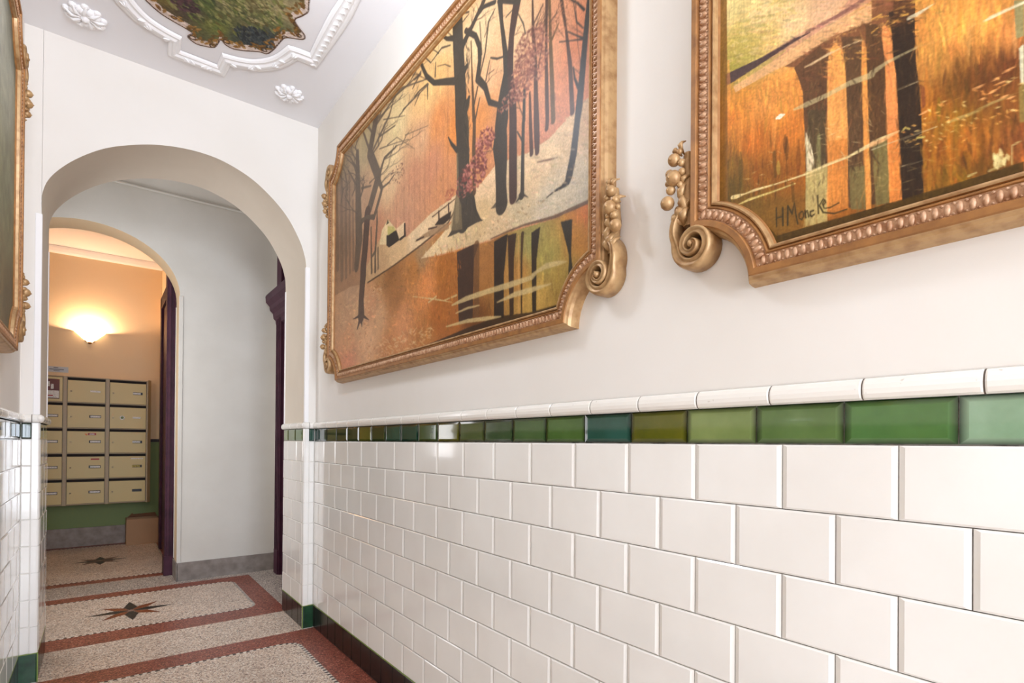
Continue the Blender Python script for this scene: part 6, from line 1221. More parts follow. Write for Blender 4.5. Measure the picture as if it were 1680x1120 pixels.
P2=[('f',[(0.764,2.474,222,202,135),(0.667,2.414,238,208,145),(0.73,2.361,190,170,85),(0.651,2.331,225,190,115),(0.75,2.323,150,140,52),(0.593,2.34,236,200,148),(0.527,2.334,225,180,140),(0.697,2.313,170,155,75),(0.729,2.24,205,135,50),(0.746,2.202,212,125,42),(0.651,2.201,228,150,70),(0.593,2.186,228,148,68),(0.696,2.104,195,108,32),(0.736,2.076,120,85,22),(0.665,2.018,135,80,22),(0.744,2.018,92,70,15),(0.606,2.094,208,122,46),(0.592,1.99,150,88,28),(0.68,1.958,110,80,25),(0.62,1.916,120,85,30),(0.336,2.209,225,155,70),(0.298,2.163,236,165,78),(0.245,2.142,236,160,72),(0.262,2.119,232,155,75),(0.316,2.105,195,135,60),(0.279,2.118,225,150,70),(0.336,2.127,215,145,68),(0.262,2.064,105,62,25),(0.22,2.041,98,55,25),(0.288,2.044,95,58,22),(0.244,2.022,95,55,22),(0.216,2.092,215,140,72),(0.326,2.017,165,98,28),(0.297,2.026,130,85,28),(0.306,1.928,155,92,26),(0.261,1.931,175,105,32),(0.228,1.949,135,85,30),(0.244,1.869,115,72,24),(0.27,1.857,125,85,20),(0.211,1.909,150,85,40),(0.288,1.976,150,105,25),(0.325,1.866,150,100,30),(0.207,1.971,130,75,30),(0.463,1.878,150,90,30),(0.418,1.912,160,100,40)],None),
('m',(0.682,2.364,0.11,0.089),500,0.006,0.5,6,0.07,0.6),
('m',(0.68,2.098,0.125,0.133),900,0.004,1.55,12,0.12,0.5),
('m',(0.27,2.024,0.089,0.222),1800,0.005,1.55,9,0.13,0.5),
('m',(0.298,2.14,0.084,0.068),500,0.004,1.55,12,0.06,0.5),
('d',(0.682,2.364,0.094,0.074),160,0.006,[(240,215,155),(205,180,95),(225,190,120),(185,165,80)],0.55,3,0.35),
('p',[(0.741,2.274),(0.611,2.286),(0.493,2.286),(0.431,2.284),(0.43,2.248),(0.493,2.255),(0.586,2.252),(0.637,2.257),(0.735,2.255)],(222,172,120),0.9),
('p',[(0.637,2.28),(0.516,2.292),(0.431,2.29),(0.431,2.36),(0.493,2.304),(0.586,2.31),(0.664,2.305)],(190,130,110),0.55),
('p',[(0.762,2.285),(0.762,2.315),(0.664,2.305),(0.586,2.305),(0.55,2.298),(0.611,2.296),(0.656,2.291),(0.735,2.285)],(72,52,52),0.95),
('s',[(0.562,2.303,0.006),(0.493,2.3,0.008),(0.455,2.301,0.01),(0.431,2.311,0.017)],(130,85,75),0.8),
('s',[(0.735,2.277,0.009),(0.656,2.285,0.013),(0.611,2.289,0.006)],(185,160,90),0.6),
('p',[(0.611,2.253),(0.504,2.262),(0.43,2.248),(0.431,2.315),(0.392,2.311),(0.431,2.293),(0.354,2.244),(0.354,2.206),(0.43,2.225),(0.43,2.198),(0.515,2.223),(0.571,2.21),(0.588,2.239)],(125,80,50),0.92),
('p',[(0.589,2.238),(0.578,2.206),(0.569,2.174),(0.566,2.104),(0.563,2.062),(0.561,1.904),(0.516,1.895),(0.516,2.147),(0.511,2.218),(0.533,2.257)],(98,66,40),1),
('p',[(0.559,2.128),(0.52,2.109),(0.519,1.978),(0.557,1.988)],(78,66,42),0.75),
('p',[(0.562,1.991),(0.515,1.99),(0.515,1.864),(0.561,1.868)],(186,166,104),0.95),
('p',[(0.562,2.081),(0.55,2.044),(0.542,2.003),(0.549,1.988),(0.56,1.989)],(235,220,180),0.9),
('s',[(0.534,2.061,0.007),(0.534,1.99,0.01)],(140,135,85),0.7),
('p',[(0.489,2.251),(0.448,2.228),(0.446,2.049),(0.44,1.864),(0.474,1.881),(0.479,2.161)],(96,68,42),1),
('p',[(0.472,1.965),(0.442,1.956),(0.44,1.866),(0.468,1.875)],(125,112,66),0.85),
('p',[(0.442,2.249),(0.409,2.23),(0.402,2.029),(0.398,1.862),(0.429,1.872),(0.438,2.108)],(88,60,34),1),
('p',[(0.429,1.999),(0.398,1.992),(0.397,1.865),(0.421,1.867)],(128,116,66),0.85),
('p',[(0.5,2.246),(0.51,2.237),(0.516,2.214),(0.517,2.148),(0.515,2.014),(0.516,1.889),(0.474,1.884),(0.475,2.062),(0.48,2.168),(0.487,2.222)],(234,160,84),1),
('p',[(0.514,2.039),(0.476,2.028),(0.473,1.877),(0.514,1.872)],(200,122,52),0.75),
('p',[(0.449,2.23),(0.449,2.177),(0.447,2.1),(0.444,2.004),(0.439,1.863),(0.429,1.864),(0.433,1.999),(0.437,2.095),(0.44,2.198)],(228,152,74),1),
('p',[(0.41,2.235),(0.412,2.207),(0.405,2.144),(0.404,2.078),(0.401,1.979),(0.396,1.861),(0.375,1.861),(0.379,1.97),(0.382,2.019),(0.385,2.106),(0.391,2.154),(0.394,2.201),(0.403,2.221)],(226,142,78),1),
('p',[(0.4,2.009),(0.38,2.002),(0.375,1.862),(0.396,1.865)],(212,125,50),0.6),
('p',[(0.394,2.201),(0.4,2.248),(0.355,2.233),(0.355,2.206),(0.353,2.124),(0.347,2.071),(0.343,2.002),(0.339,1.86),(0.375,1.86),(0.379,1.97),(0.382,2.019),(0.385,2.106),(0.391,2.154)],(48,34,22),1),
('p',[(0.391,2.268),(0.354,2.244),(0.354,2.212),(0.393,2.208)],(85,52,26),0.8),
('p',[(0.347,2.077),(0.338,2.066),(0.336,2.032),(0.341,2.026)],(120,65,35),0.8),
('m',(0.452,2.052,0.111,0.191),900,0.0035,1.55,16,0.08,0.5),
('m',(0.526,2.273,0.209,0.081),350,0.003,0.52,10,0.12,0.5),
('m',(0.27,1.879,0.089,0.067),500,0.005,1.5,7,0.15,0.5),
('s',[(0.755,2.345,0.005),(0.754,2.275,0.013),(0.754,2.206,0.006)],(235,150,70),0.45),
('s',[(0.721,2.205,0.005),(0.72,2.145,0.013),(0.72,2.084,0.005)],(235,150,60),0.45),
('s',[(0.689,2.205,0.005),(0.689,2.146,0.013),(0.688,2.086,0.005)],(232,145,60),0.45),
('s',[(0.665,2.15,0.005),(0.665,2.113,0.012),(0.665,2.077,0.004)],(160,90,30),0.45),
('s',[(0.636,2.179,0.005),(0.635,2.129,0.012),(0.635,2.078,0.004)],(240,165,80),0.45),
('s',[(0.72,2.099,0.005),(0.72,2.054,0.013),(0.72,2.009,0.005)],(80,65,15),0.45),
('s',[(0.68,2.076,0.005),(0.68,2.028,0.012),(0.68,1.98,0.005)],(165,90,25),0.45),
('s',[(0.609,2.093,0.004),(0.609,2.073,0.012),(0.609,2.053,0.004)],(70,45,15),0.45),
('s',[(0.605,2.087,0.004),(0.605,2.061,0.011),(0.605,2.035,0.005)],(60,40,12),0.45),
('s',[(0.625,2.038,0.005),(0.625,2.024,0.011),(0.624,2.01,0.005)],(190,175,80),0.45),
('s',[(0.578,2.068,0.004),(0.578,2.027,0.011),(0.578,1.985,0.004)],(110,60,20),0.45),
('s',[(0.336,2.103,0.003),(0.335,2.062,0.007),(0.335,2.021,0.003)],(190,115,40),0.45),
('s',[(0.316,2.035,0.003),(0.316,2.012,0.008),(0.316,1.989,0.002)],(120,110,20),0.45),
('s',[(0.297,1.992,0.003),(0.297,1.93,0.008),(0.297,1.867,0.002)],(185,110,30),0.45),
('s',[(0.279,1.995,0.003),(0.279,1.961,0.007),(0.279,1.928,0.002)],(190,115,35),0.45),
('s',[(0.264,1.965,0.002),(0.264,1.932,0.007),(0.264,1.899,0.002)],(215,135,50),0.45),
('s',[(0.253,1.982,0.002),(0.253,1.916,0.007),(0.253,1.851,0.003)],(120,75,20),0.45),
('s',[(0.232,1.961,0.003),(0.232,1.924,0.007),(0.231,1.886,0.003)],(175,105,35),0.45),
('s',[(0.219,1.945,0.003),(0.219,1.892,0.006),(0.219,1.838,0.002)],(100,60,20),0.45),
('s',[(0.306,1.905,0.003),(0.306,1.876,0.007),(0.306,1.848,0.003)],(120,85,20),0.45),
('s',[(0.33,1.926,0.003),(0.33,1.891,0.008),(0.33,1.856,0.002)],(185,120,40),0.45),
('s',[(0.231,2.101,0.002),(0.231,2.082,0.006),(0.231,2.063,0.002)],(235,170,80),0.45),
('s',[(0.271,2.146,0.003),(0.271,2.118,0.007),(0.271,2.091,0.003)],(240,175,95),0.45),
('s',[(0.253,2.169,0.003),(0.253,2.141,0.007),(0.253,2.114,0.002)],(240,170,85),0.45),
('s',[(0.284,2.199,0.003),(0.284,2.166,0.007),(0.284,2.132,0.002)],(225,150,60),0.45),
('s',[(0.208,2.119,0.003),(0.208,2.085,0.007),(0.207,2.05,0.003)],(230,165,100),0.45),
('s',[(0.288,2.095,0.003),(0.288,2.081,0.007),(0.288,2.067,0.003)],(85,55,20),0.45),
('s',[(0.27,2.068,0.003),(0.27,2.046,0.007),(0.27,2.024,0.003)],(80,45,18),0.45),
('p',[(0.209,2.151),(0.196,2.143),(0.196,2.081),(0.206,2.083)],(150,140,92),1),
('p',[(0.202,2.064),(0.196,2.068),(0.195,1.997),(0.2,2.003)],(215,212,178),1),
('s',[(0.198,1.995,0.008),(0.197,1.938,0.008)],(140,130,70),0.7),
('s',[(0.588,2.143,0.005),(0.561,2.141,0.012),(0.515,2.14,0.01),(0.475,2.143,0.011),(0.43,2.138,0.013),(0.43,2.142,0.012),(0.401,2.149,0.007),(0.352,2.15,0.003)],(205,195,145),0.6),
('s',[(0.629,2.142,0.006),(0.621,2.142,0.012),(0.611,2.142,0.003)],(245,230,205),1),
('s',[(0.566,2.227,0.002),(0.55,2.226,0.005),(0.515,2.228,0.006),(0.489,2.227,0.002),(0.449,2.221,0.003)],(228,198,150),0.85),
('s',[(0.365,2.215,0.007),(0.351,2.214,0.008),(0.319,2.218,0.0)],(222,214,180),0.85),
('s',[(0.311,2.139,0.001),(0.292,2.138,0.0),(0.276,2.141,0.0),(0.254,2.139,0.0),(0.241,2.14,0.006),(0.217,2.14,0.005),(0.196,2.139,0.005)],(228,218,180),0.9),
('s',[(0.742,1.996,0.009),(0.729,1.994,0.01),(0.709,1.993,0.003),(0.682,1.993,0.006),(0.628,1.988,0.0028),(0.562,1.985,0.004),(0.517,1.988,0.006),(0.473,1.988,0.0049),(0.429,1.996,0.0085),(0.429,1.997,0.008),(0.41,2.0,0.005),(0.381,2.002,0.001)],(232,210,150),0.92),
('s',[(0.732,1.972,0.002),(0.697,1.975,0.006),(0.643,1.973,0.004),(0.586,1.973,0.003)],(215,195,120),0.9),
('s',[(0.56,1.978,0.003),(0.516,1.974,0.0007),(0.448,1.966,0.001)],(230,200,140),0.7),
('s',[(0.429,1.984,0.003),(0.406,1.985,0.002),(0.379,1.983,0.002),(0.319,1.982,0.002)],(210,200,160),0.7),
('s',[(0.302,1.982,0.004),(0.278,1.982,0.006),(0.249,1.981,0.001)],(190,175,110),0.6),
('s',[(0.282,1.982,0.0),(0.239,1.987,0.005),(0.195,1.988,0.0)],(175,160,100),0.6),
('s',[(0.383,2.084,0.002),(0.349,2.083,0.003)],(160,145,110),0.8),
('s',[(0.375,1.929,0.002),(0.338,1.926,0.001)],(200,185,150),0.7),
('s',[(0.352,2.152,0.002),(0.254,2.122,0.0)],(200,160,100),0.4),
('s',[(0.304,2.017,0.001),(0.291,2.019,0.0),(0.279,2.02,0.001)],(235,170,105),0.9),
('s',[(0.265,2.025,0.002),(0.256,2.025,0.004),(0.247,2.025,0.001)],(235,170,105),0.9),
('s',[(0.245,2.006,0.001),(0.237,2.007,0.004),(0.229,2.008,0.001)],(235,170,105),0.9),
('s',[(0.257,2.001,0.001),(0.251,2.001,0.004),(0.245,2.0,0.001)],(235,170,105),0.9),
('s',[(0.23,1.989,0.001),(0.222,1.99,0.004),(0.214,1.991,0.001)],(235,170,105),0.9),
('s',[(0.22,1.984,0.0),(0.213,1.984,0.004),(0.206,1.984,0.001)],(235,170,105),0.9),
('s',[(0.224,2.033,0.002),(0.214,2.034,0.004),(0.204,2.036,0.001)],(235,170,105),0.9),
('s',[(0.239,2.026,0.001),(0.232,2.027,0.004),(0.226,2.027,0.001)],(235,170,105),0.9),
('s',[(0.233,2.018,0.0007),(0.225,2.017,0.004),(0.217,2.016,0.001)],(235,170,105),0.9),
('s',[(0.347,2.017,0.002),(0.338,2.018,0.004),(0.329,2.019,0.001)],(235,170,105),0.9),
('s',[(0.215,2.009,0.001),(0.21,2.01,0.0),(0.205,2.011,0.0)],(235,170,105),0.9),
('s',[(0.418,2.249,0.003),(0.401,2.241,0.0028)],(225,170,80),0.85),
('s',[(0.414,2.22,0.001),(0.399,2.233,0.0042)],(225,170,80),0.85),
('s',[(0.401,2.221,0.002),(0.384,2.223,0.004)],(225,170,80),0.85),
('s',[(0.388,2.246,0.0014),(0.373,2.243,0.004)],(225,170,80),0.85),
('s',[(0.38,2.228,0.002),(0.367,2.224,0.004)],(225,170,80),0.85),
('s',[(0.363,2.239,0.0),(0.347,2.24,0.004)],(225,170,80),0.85),
('s',[(0.43,2.225,0.003),(0.418,2.229,0.002)],(225,170,80),0.85),
('s',[(0.43,2.252,0.003),(0.413,2.252,0.004)],(225,170,80),0.85),
('s',[(0.376,1.998,0.003),(0.37,2.003,0.004),(0.363,1.997,0.003)],(190,170,90),1),
('s',[(0.355,1.97,0.0),(0.35,1.974,0.004),(0.339,1.971,0.004)],(190,170,90),1),
('s',[(0.429,1.995,0.01),(0.41,1.995,0.008),(0.381,2.001,0.003)],(238,180,120),0.8),
('s',[(0.211,1.868,0.002),(0.211,1.9,0.002),(0.204,1.902,0.0028),(0.195,1.903,0.0)],(212,200,135),0.7),
('s',[(0.242,1.868,0.003),(0.225,1.87,0.003)],(212,200,135),0.7),
('s',[(0.271,1.87,0.004),(0.26,1.872,0.003)],(212,200,135),0.7),
('d',(0.227,1.882,0.011,0.015),20,0.006,[(225,210,145)],1.5,2,0.7),
('m',(0.442,2.236,0.127,0.076),260,0.004,0.5,7,0.14,0.6),
('d',(0.43,2.23,0.102,0.05),60,0.003,[(215,160,80),(190,120,70),(235,190,120)],0.5,3,0.55),
('d',(0.538,2.064,0.021,0.149),60,0.003,[(60,46,28),(120,96,58),(90,70,42)],1.55,6,0.5),
('d',(0.462,2.056,0.012,0.141),50,0.003,[(66,50,30),(126,96,58)],1.55,6,0.5),
('d',(0.423,2.063,0.011,0.162),50,0.003,[(60,42,24),(118,84,44)],1.55,6,0.5),
('d',(0.365,2.036,0.019,0.168),70,0.003,[(34,24,16),(70,50,30),(58,36,18)],1.55,7,0.5),
('d',(0.279,1.983,0.099,0.05),80,0.003,[(240,185,95),(225,150,75),(235,205,130)],0.45,3,0.75),
('d',(0.551,2.029,0.161,0.054),30,0.002,[(235,215,160)],0.35,9,0.6),
('d',(0.68,1.98,0.078,0.037),40,0.003,[(150,120,40),(70,52,12)],1.5,4,0.5),
('d',(0.355,1.936,0.102,0.071),40,0.002,[(220,190,120)],0.35,10,0.4),
('s',[(0.592,1.976,0.007),(0.589,1.934,0.007)],(90,62,20),0.6),
('s',[(0.635,2.064,0.008),(0.632,2.006,0.007)],(90,62,20),0.6),
('p',[(0.782,1.989),(0.755,1.98),(0.742,1.975),(0.697,1.946),(0.657,1.904),(0.628,1.867),(0.429,1.864),(0.302,1.863),(0.224,1.865),(0.195,1.866),(0.195,1.824),(0.429,1.821),(0.651,1.831),(0.712,1.907),(0.785,1.96)],(72,52,14),0.92),
('p',[(0.8,2.591),(0.761,2.565),(0.754,1.991),(0.796,1.981)],(125,84,32),0.8),
('s',[(0.629,1.932,0.003),(0.628,1.888,0.003)],(58,46,22),0.95),
('s',[(0.614,1.927,0.004),(0.613,1.886,0.004)],(58,46,22),0.95),
('s',[(0.628,1.908,0.003),(0.614,1.907,0.003)],(58,46,22),0.95),
('s',[(0.602,1.883,0.004),(0.602,1.928,0.0035),(0.592,1.906,0.0035),(0.587,1.93,0.0021),(0.583,1.9,0.003),(0.579,1.879,0.003)],(58,46,22),0.95),
('s',[(0.57,1.904,0.0042),(0.576,1.901,0.003),(0.576,1.891,0.0021),(0.57,1.886,0.0035),(0.566,1.892,0.003),(0.567,1.901,0.0021),(0.57,1.904,0.0028)],(58,46,22),0.95),
('s',[(0.563,1.904,0.003),(0.561,1.887,0.003)],(58,46,22),0.95),
('s',[(0.563,1.898,0.0042),(0.558,1.903,0.0022),(0.555,1.887,0.003)],(58,46,22),0.95),
('s',[(0.545,1.898,0.004),(0.551,1.898,0.0035),(0.552,1.89,0.003),(0.548,1.886,0.004),(0.543,1.889,0.0035)],(58,46,22),0.95),
('s',[(0.536,1.928,0.003),(0.534,1.888,0.003)],(58,46,22),0.95),
('s',[(0.524,1.916,0.0035),(0.532,1.905,0.003),(0.524,1.887,0.0031),(0.501,1.877,0.003),(0.476,1.878,0.0031)],(58,46,22),0.95),
('s',[(0.524,1.903,0.0035),(0.519,1.907,0.003),(0.521,1.913,0.003),(0.525,1.907,0.003),(0.522,1.895,0.0022),(0.509,1.893,0.003),(0.492,1.897,0.0028)],(58,46,22),0.95)]
# ------------------------------------------------------------------ the room
XR, XL, YA, YB = 1.255, -0.349, 4.168, 4.735          # corridor walls, front and back of the first arch
H1, H2, H3 = 3.72, 3.90, 3.835
Y2, Y2B, Y3 = 6.32, 6.63, 9.15                         # second arch wall, back wall of the mailbox room
YS = -3.0
def slab(name, a, b, m, parent=None):
    q = MB(); q.box(a, b); return struct(q.build(name, m, parent))
wr = slab('wall_right', (XR, YS, 0), (XR+.2, YA, H1), M['wall'])
wl = slab('wall_left', (XL-.2, YS, 0), (XL, YA, H1), M['wall'])
slab('ceiling', (XL-.2, YS-.2, H1), (XR+.2, YA+.05, H1+.1), M['ceil'])
def arch_wall(name, pts, x0, x1, y0, y1, top, mats):
    """wall across the corridor with an arched opening; pts run over the opening from its left foot to its right foot"""
    q = MB(); xl, xr = pts[0][0], pts[-1][0]
    for y in (y0, y1):
        k = 0 if y == y0 else 2
        q.quad((x0,y,0),(xl,y,0),(xl,y,top),(x0,y,top), k); q.quad((xr,y,0),(x1,y,0),(x1,y,top),(xr,y,top), k)
        for (a, b), (c, d) in zip(pts, pts[1:]):
            if abs(a-c) > 1e-5: q.quad((a,y,b),(c,y,d),(c,y,top),(a,y,top), k)
    full = [(xl, 0)]+pts+[(xr, 0)]
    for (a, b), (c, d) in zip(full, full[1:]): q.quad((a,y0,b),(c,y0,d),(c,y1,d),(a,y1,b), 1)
    q.quad((x0,y0,0),(x0,y1,0),(x0,y1,top),(x0,y0,top)); q.quad((x1,y0,0),(x1,y1,0),(x1,y1,top),(x1,y0,top)); q.quad((x0,y0,top),(x1,y0,top),(x1,y1,top),(x0,y1,top))
    return struct(q.build(name, mats))
def spline(P, n=8):
    out = []
    for i in range(len(P)-1):
        p0 = P[max(i-1, 0)]; p1 = P[i]; p2 = P[i+1]; p3 = P[min(i+2, len(P)-1)]
        for k in range(n):
            t = k/n
            out.append(tuple(.5*((2*b)+(-a+c)*t+(2*a-5*b+4*c-d)*t*t+(-a+3*b-3*c+d)*t**3) for a, b, c, d in zip(p0, p1, p2, p3)))
    out.append(tuple(P[-1])); return out
A1 = spline([(-.268,2.66),(-.265,2.79),(-.225,2.90),(-.125,3.025),(.015,3.14),(.185,3.222),(.343,3.267),(.511,3.282),(.667,3.26),(.845,3.182),(1.02,3.03),(1.126,2.86),(1.17,2.73),(1.179,2.64)])
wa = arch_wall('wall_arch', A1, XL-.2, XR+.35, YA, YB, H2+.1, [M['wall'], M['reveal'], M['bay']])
slab('wall_bay_right', (1.50, YB, 0), (1.65, Y2, H2), M['bay'])
# unseen left and front walls of the middle bay
slab('wall_bay_left', (-1.75, YB, 0), (-1.6, Y2, H2), M['bay'])
slab('wall_bay_front', (-1.75, YB-.1, 0), (XL-.2, YB, H2), M['bay'])
slab('ceiling', (-1.75, YB-.1, H2), (1.65, Y2+.05, H2+.1), M['ceil'])
q = MB(); rows = []
for i in range(7):
    a = PI/2*i/6; yy = Y2-.001-.13*(1-math.sin(a)) ; zz = H2-.13*(1-math.cos(a))
    rows.append([(-1.6, yy, zz), (1.5, yy, zz)])
q.grid(rows); q.tube([(-1.6, Y2-.012, H2-.135), (1.5, Y2-.012, H2-.135)], .012); struct(q.build('trim_cove', M['bay'], smooth=True))
cx2, hw = -.095, .70
A2 = [(cx2-hw, 2.70)]+[(cx2-hw*math.cos(PI*i/36), 2.79+.565*math.sin(PI*i/36)) for i in range(0, 37)]+[(cx2+hw, 2.70)]
w2 = arch_wall('wall_arch', A2, -1.75, 1.55, Y2, Y2B, H2+.1, [M['bay'], M['room'], M['room']])
slab('baseboard_bay', (cx2+hw-.004, Y2-.018, 0), (1.5, Y2+.002, .178), M['stone'])
slab('baseboard_bay', (cx2+hw-.012, Y2-.018, 0), (cx2+hw, Y2B, .172), M['stone'])
slab('wall_back', (-1.6, Y3, 0), (.95, Y3+.15, H3), M['room'])
slab('wall_room_right', (.665, Y2B, 0), (.80, Y3, H3), M['room'])
slab('wall_room_left', (-1.75, Y2B, 0), (-1.6, Y3, H3), M['room'])
slab('ceiling', (-1.75, Y2B-.02, H3), (.95, Y3+.15, H3+.1), M['ceil'])
slab('trim_dado', (-1.6, Y3-.004, .24), (.665, Y3+.002, 1.355), M['dado'])
slab('trim_dado_line', (-1.6, Y3-.006, 1.355), (.665, Y3+.002, 1.395), M['dark_line'])
slab('baseboard_back', (-1.6, Y3-.022, 0), (.665, Y3+.002, .24), M['stone'])
q = MB(); q.add([(-1.6,Y3,3.745),(-1.6,Y3-.02,3.745),(-1.6,Y3-.035,3.765),(-1.6,Y3-.05,3.80),(-1.6,Y3-.055,3.83),(-1.6,Y3,3.83),(.665,Y3,3.745),(.665,Y3-.02,3.745),(.665,Y3-.035,3.765),(.665,Y3-.05,3.80),(.665,Y3-.055,3.83),(.665,Y3,3.83)],
      [(i,(i+1)%6,(i+1)%6+6,i+6) for i in range(6)]+[(5,4,3,2,1,0),(6,7,8,9,10,11)])
struct(q.build('trim_crown', M['stucco']))
# corner beads up the edges of both arch openings
q = MB()
for x, s in ((1.179, 1), (-.268, -1)):
    q.box((x-.004*s if s > 0 else x-.026, YA-.006, 1.52), (x+.026 if s > 0 else x+.004, YA+.02, 2.665))
    q.box((min(x-.004*s, x+.01*s), YB-.022, 1.52), (max(x-.004*s, x+.01*s), YB+.004, 2.60))
struct(q.build('trim_corner_bead', M['stucco'], wa, bevel=.003))
q = MB(); x = cx2+hw
q.box((x-.006, Y2-.006, .178), (x+.028, Y2+.02, 2.80)); q.box((x-.006, Y2B-.02, .178), (x+.006, Y2B+.004, 2.74))
struct(q.build('trim_corner_bead', M['bay'], w2, bevel=.003))
# street end: wall with an open doorway and fanlight above
q = MB(); q.box((XL-.2, YS-.2, 0), (-.2, YS, H1)); q.box((1.1, YS-.2, 0), (XR+.2, YS, H1)); q.box((-.2, YS-.2, 3.3), (1.1, YS, H1))
struct(q.build('wall_street', M['wall']))

# ------------------------------------------------------------------ floor
us = np.concatenate([np.arange(-1.75, -.40, .04), np.arange(-.40, 1.30, .005), np.arange(1.30, 1.70, .04)])
vs = np.concatenate([np.arange(-3.4, 2.4, .06), np.arange(2.4, 6.4, .005), np.arange(6.4, 9.3, .008)])
fl = Sheet(us, vs, (0, .5, 0))
RED, CREAM, GREY, ORG, BLK = (1,0,0), (0,0,0), (0,.5,0), (0,1,0), (0,0,1)
def rect(x0, y0, x1, y1, c, ch=0):
    fl.poly([(x0+ch,y0),(x1-ch,y0),(x1-ch*.35,y0+ch*.35),(x1,y0+ch),(x1,y1-ch),(x1-ch*.35,y1-ch*.35),(x1-ch,y1),(x0+ch,y1),(x0+ch*.35,y1-ch*.35),(x0,y1-ch),(x0,y0+ch),(x0+ch*.35,y0+ch*.35)], c)
def checker(x0, y0, x1, y1, p=.040, w=.020, ch=.09):
    P = [(x0+ch,y0),(x1-ch,y0),(x1-ch*.3,y0+ch*.3),(x1,y0+ch),(x1,y1-ch),(x1-ch*.3,y1-ch*.3),(x1-ch,y1),(x0+ch,y1),(x0+ch*.3,y1-ch*.3),(x0,y1-ch),(x0,y0+ch),(x0+ch*.3,y0+ch*.3),(x0+ch,y0)]
    run = 0
    for a, b in zip(P, P[1:]):
        l = math.hypot(b[0]-a[0], b[1]-a[1]); n = max(1, round(l/p)); dx, dy = (b[0]-a[0])/l, (b[1]-a[1])/l; nx, ny = -dy*w/2, dx*w/2
        for k in range(n):
            s0, s1 = l*k/n, l*(k+.5)/n
            fl.poly([(a[0]+dx*s0-nx, a[1]+dy*s0-ny), (a[0]+dx*s1-nx, a[1]+dy*s1-ny), (a[0]+dx*s1+nx, a[1]+dy*s1+ny), (a[0]+dx*s0+nx, a[1]+dy*s0+ny)], BLK)
            s0, s1 = s1, l*(k+1)/n
            fl.poly([(a[0]+dx*s0-nx, a[1]+dy*s0-ny), (a[0]+dx*s1-nx, a[1]+dy*s1-ny), (a[0]+dx*s1+nx, a[1]+dy*s1+ny), (a[0]+dx*s0+nx, a[1]+dy*s0+ny)], (0,0,-1))
rect(-.40, -3, 1.30, 4.155, RED); rect(-.16, -2.6, 1.075, 3.935, CREAM, .09); checker(-.16, -2.6, 1.075, 3.935)
rect(-.40, 4.155, 1.30, 4.70, CREAM)
rect(-1.45, 4.70, 1.215, 6.20, RED); rect(-1.2, 4.965, 1.035, 6.02, CREAM, .09); checker(-1.2, 4.965, 1.035, 6.02)
rect(-1.6, 6.69, .665, 9.14, RED); rect(-1.5, 6.85, .60, 9.0, CREAM); checker(-1.5, 6.85, .60, 9.0, ch=.001)
def star(cx, cy, L, Ld, o):
    def kite(a, l, w, col):
        fl.poly([(cx, cy)]+[(cx+r*math.cos(a+g), cy+r*math.sin(a+g)) for r, g in ((.115, -w), (l, 0), (.115, w))], col)
    for k in range(4): kite(PI/4+k*PI/2, Ld, .39, o)
    for k in range(4): kite(k*PI/2, L, .42, BLK)
    fl.poly([(cx+.018*math.cos(PI/4*k)*(1.6 if k % 2 else 1), cy+.03*math.sin(PI/4*k)) for k in range(8)], (0, .8, .2))
star(.213, 5.462, .30, .275, ORG); star(.02, 7.925, .26, .25, (0, .9, .55))
struct(fl.mesh('floor', lambda u, v: np.stack([u, v, np.zeros_like(u)], 1), M['terrazzo'], linear=False))
slab('floor', (-1.9, -4.6, -.12), (2.4, -3.4, 0), M['stone'])

# ------------------------------------------------------------------ glazed tiles
ZG, RH, TW, TS0 = 1.381, .1516, .2369, .387            # underside of green band, row height, tile length, first joint
def tile(q, a, b, z0, z1, bu, bz, h=.0065, g=.0011, mi=0, col=None, rim=None):
    a += g; b -= g; z0 += g; z1 -= g
    if b-a < .012: return
    bu = min(bu, (b-a)*.3)
    v = [(a,z0,0),(b,z0,0),(b,z1,0),(a,z1,0),(a,z0,h*.45),(b,z0,h*.45),(b,z1,h*.45),(a,z1,h*.45),(a+bu,z0+bz,h),(b-bu,z0+bz,h),(b-bu,z1-bz,h),(a+bu,z1-bz,h)]
    f = [(0,1,5,4),(1,2,6,5),(2,3,7,6),(3,0,4,7)]
    q.add(v, f, mi, rim or col)
    for k, ff in enumerate([(4,5,9,8),(5,6,10,9),(6,7,11,10),(7,4,8,11)]):
        cc = [rim, rim, col, col] if rim else col
        q.add([v[i] for i in ff], [(0,1,2,3)], mi, cc)
    q.add(v[8:], [(0,1,2,3)], mi, col)
GREENS = {0:(150,186,150),1:(86,134,62),2:(98,130,62),3:(132,152,78),4:(112,110,14),5:(40,92,76),6:(80,118,46),7:(78,110,54),8:(66,92,48),9:(84,98,40),10:(112,108,10),11:(70,98,40),12:(34,84,66),13:(44,92,72),14:(58,78,34),15:(112,112,24),16:(52,74,36),17:(44,68,34),18:(62,84,44),19:(30,70,56),20:(30,60,46)}
def glaze(k):
    c = GREENS[k] if k in GREENS else random.choice(list(GREENS.values())); g = sum(c)/3; c = tuple(g+(v-g)*.78 for v in c); l = tuple(v*1.0 for v in lin(c)); return l, tuple(v*.2 for v in l)
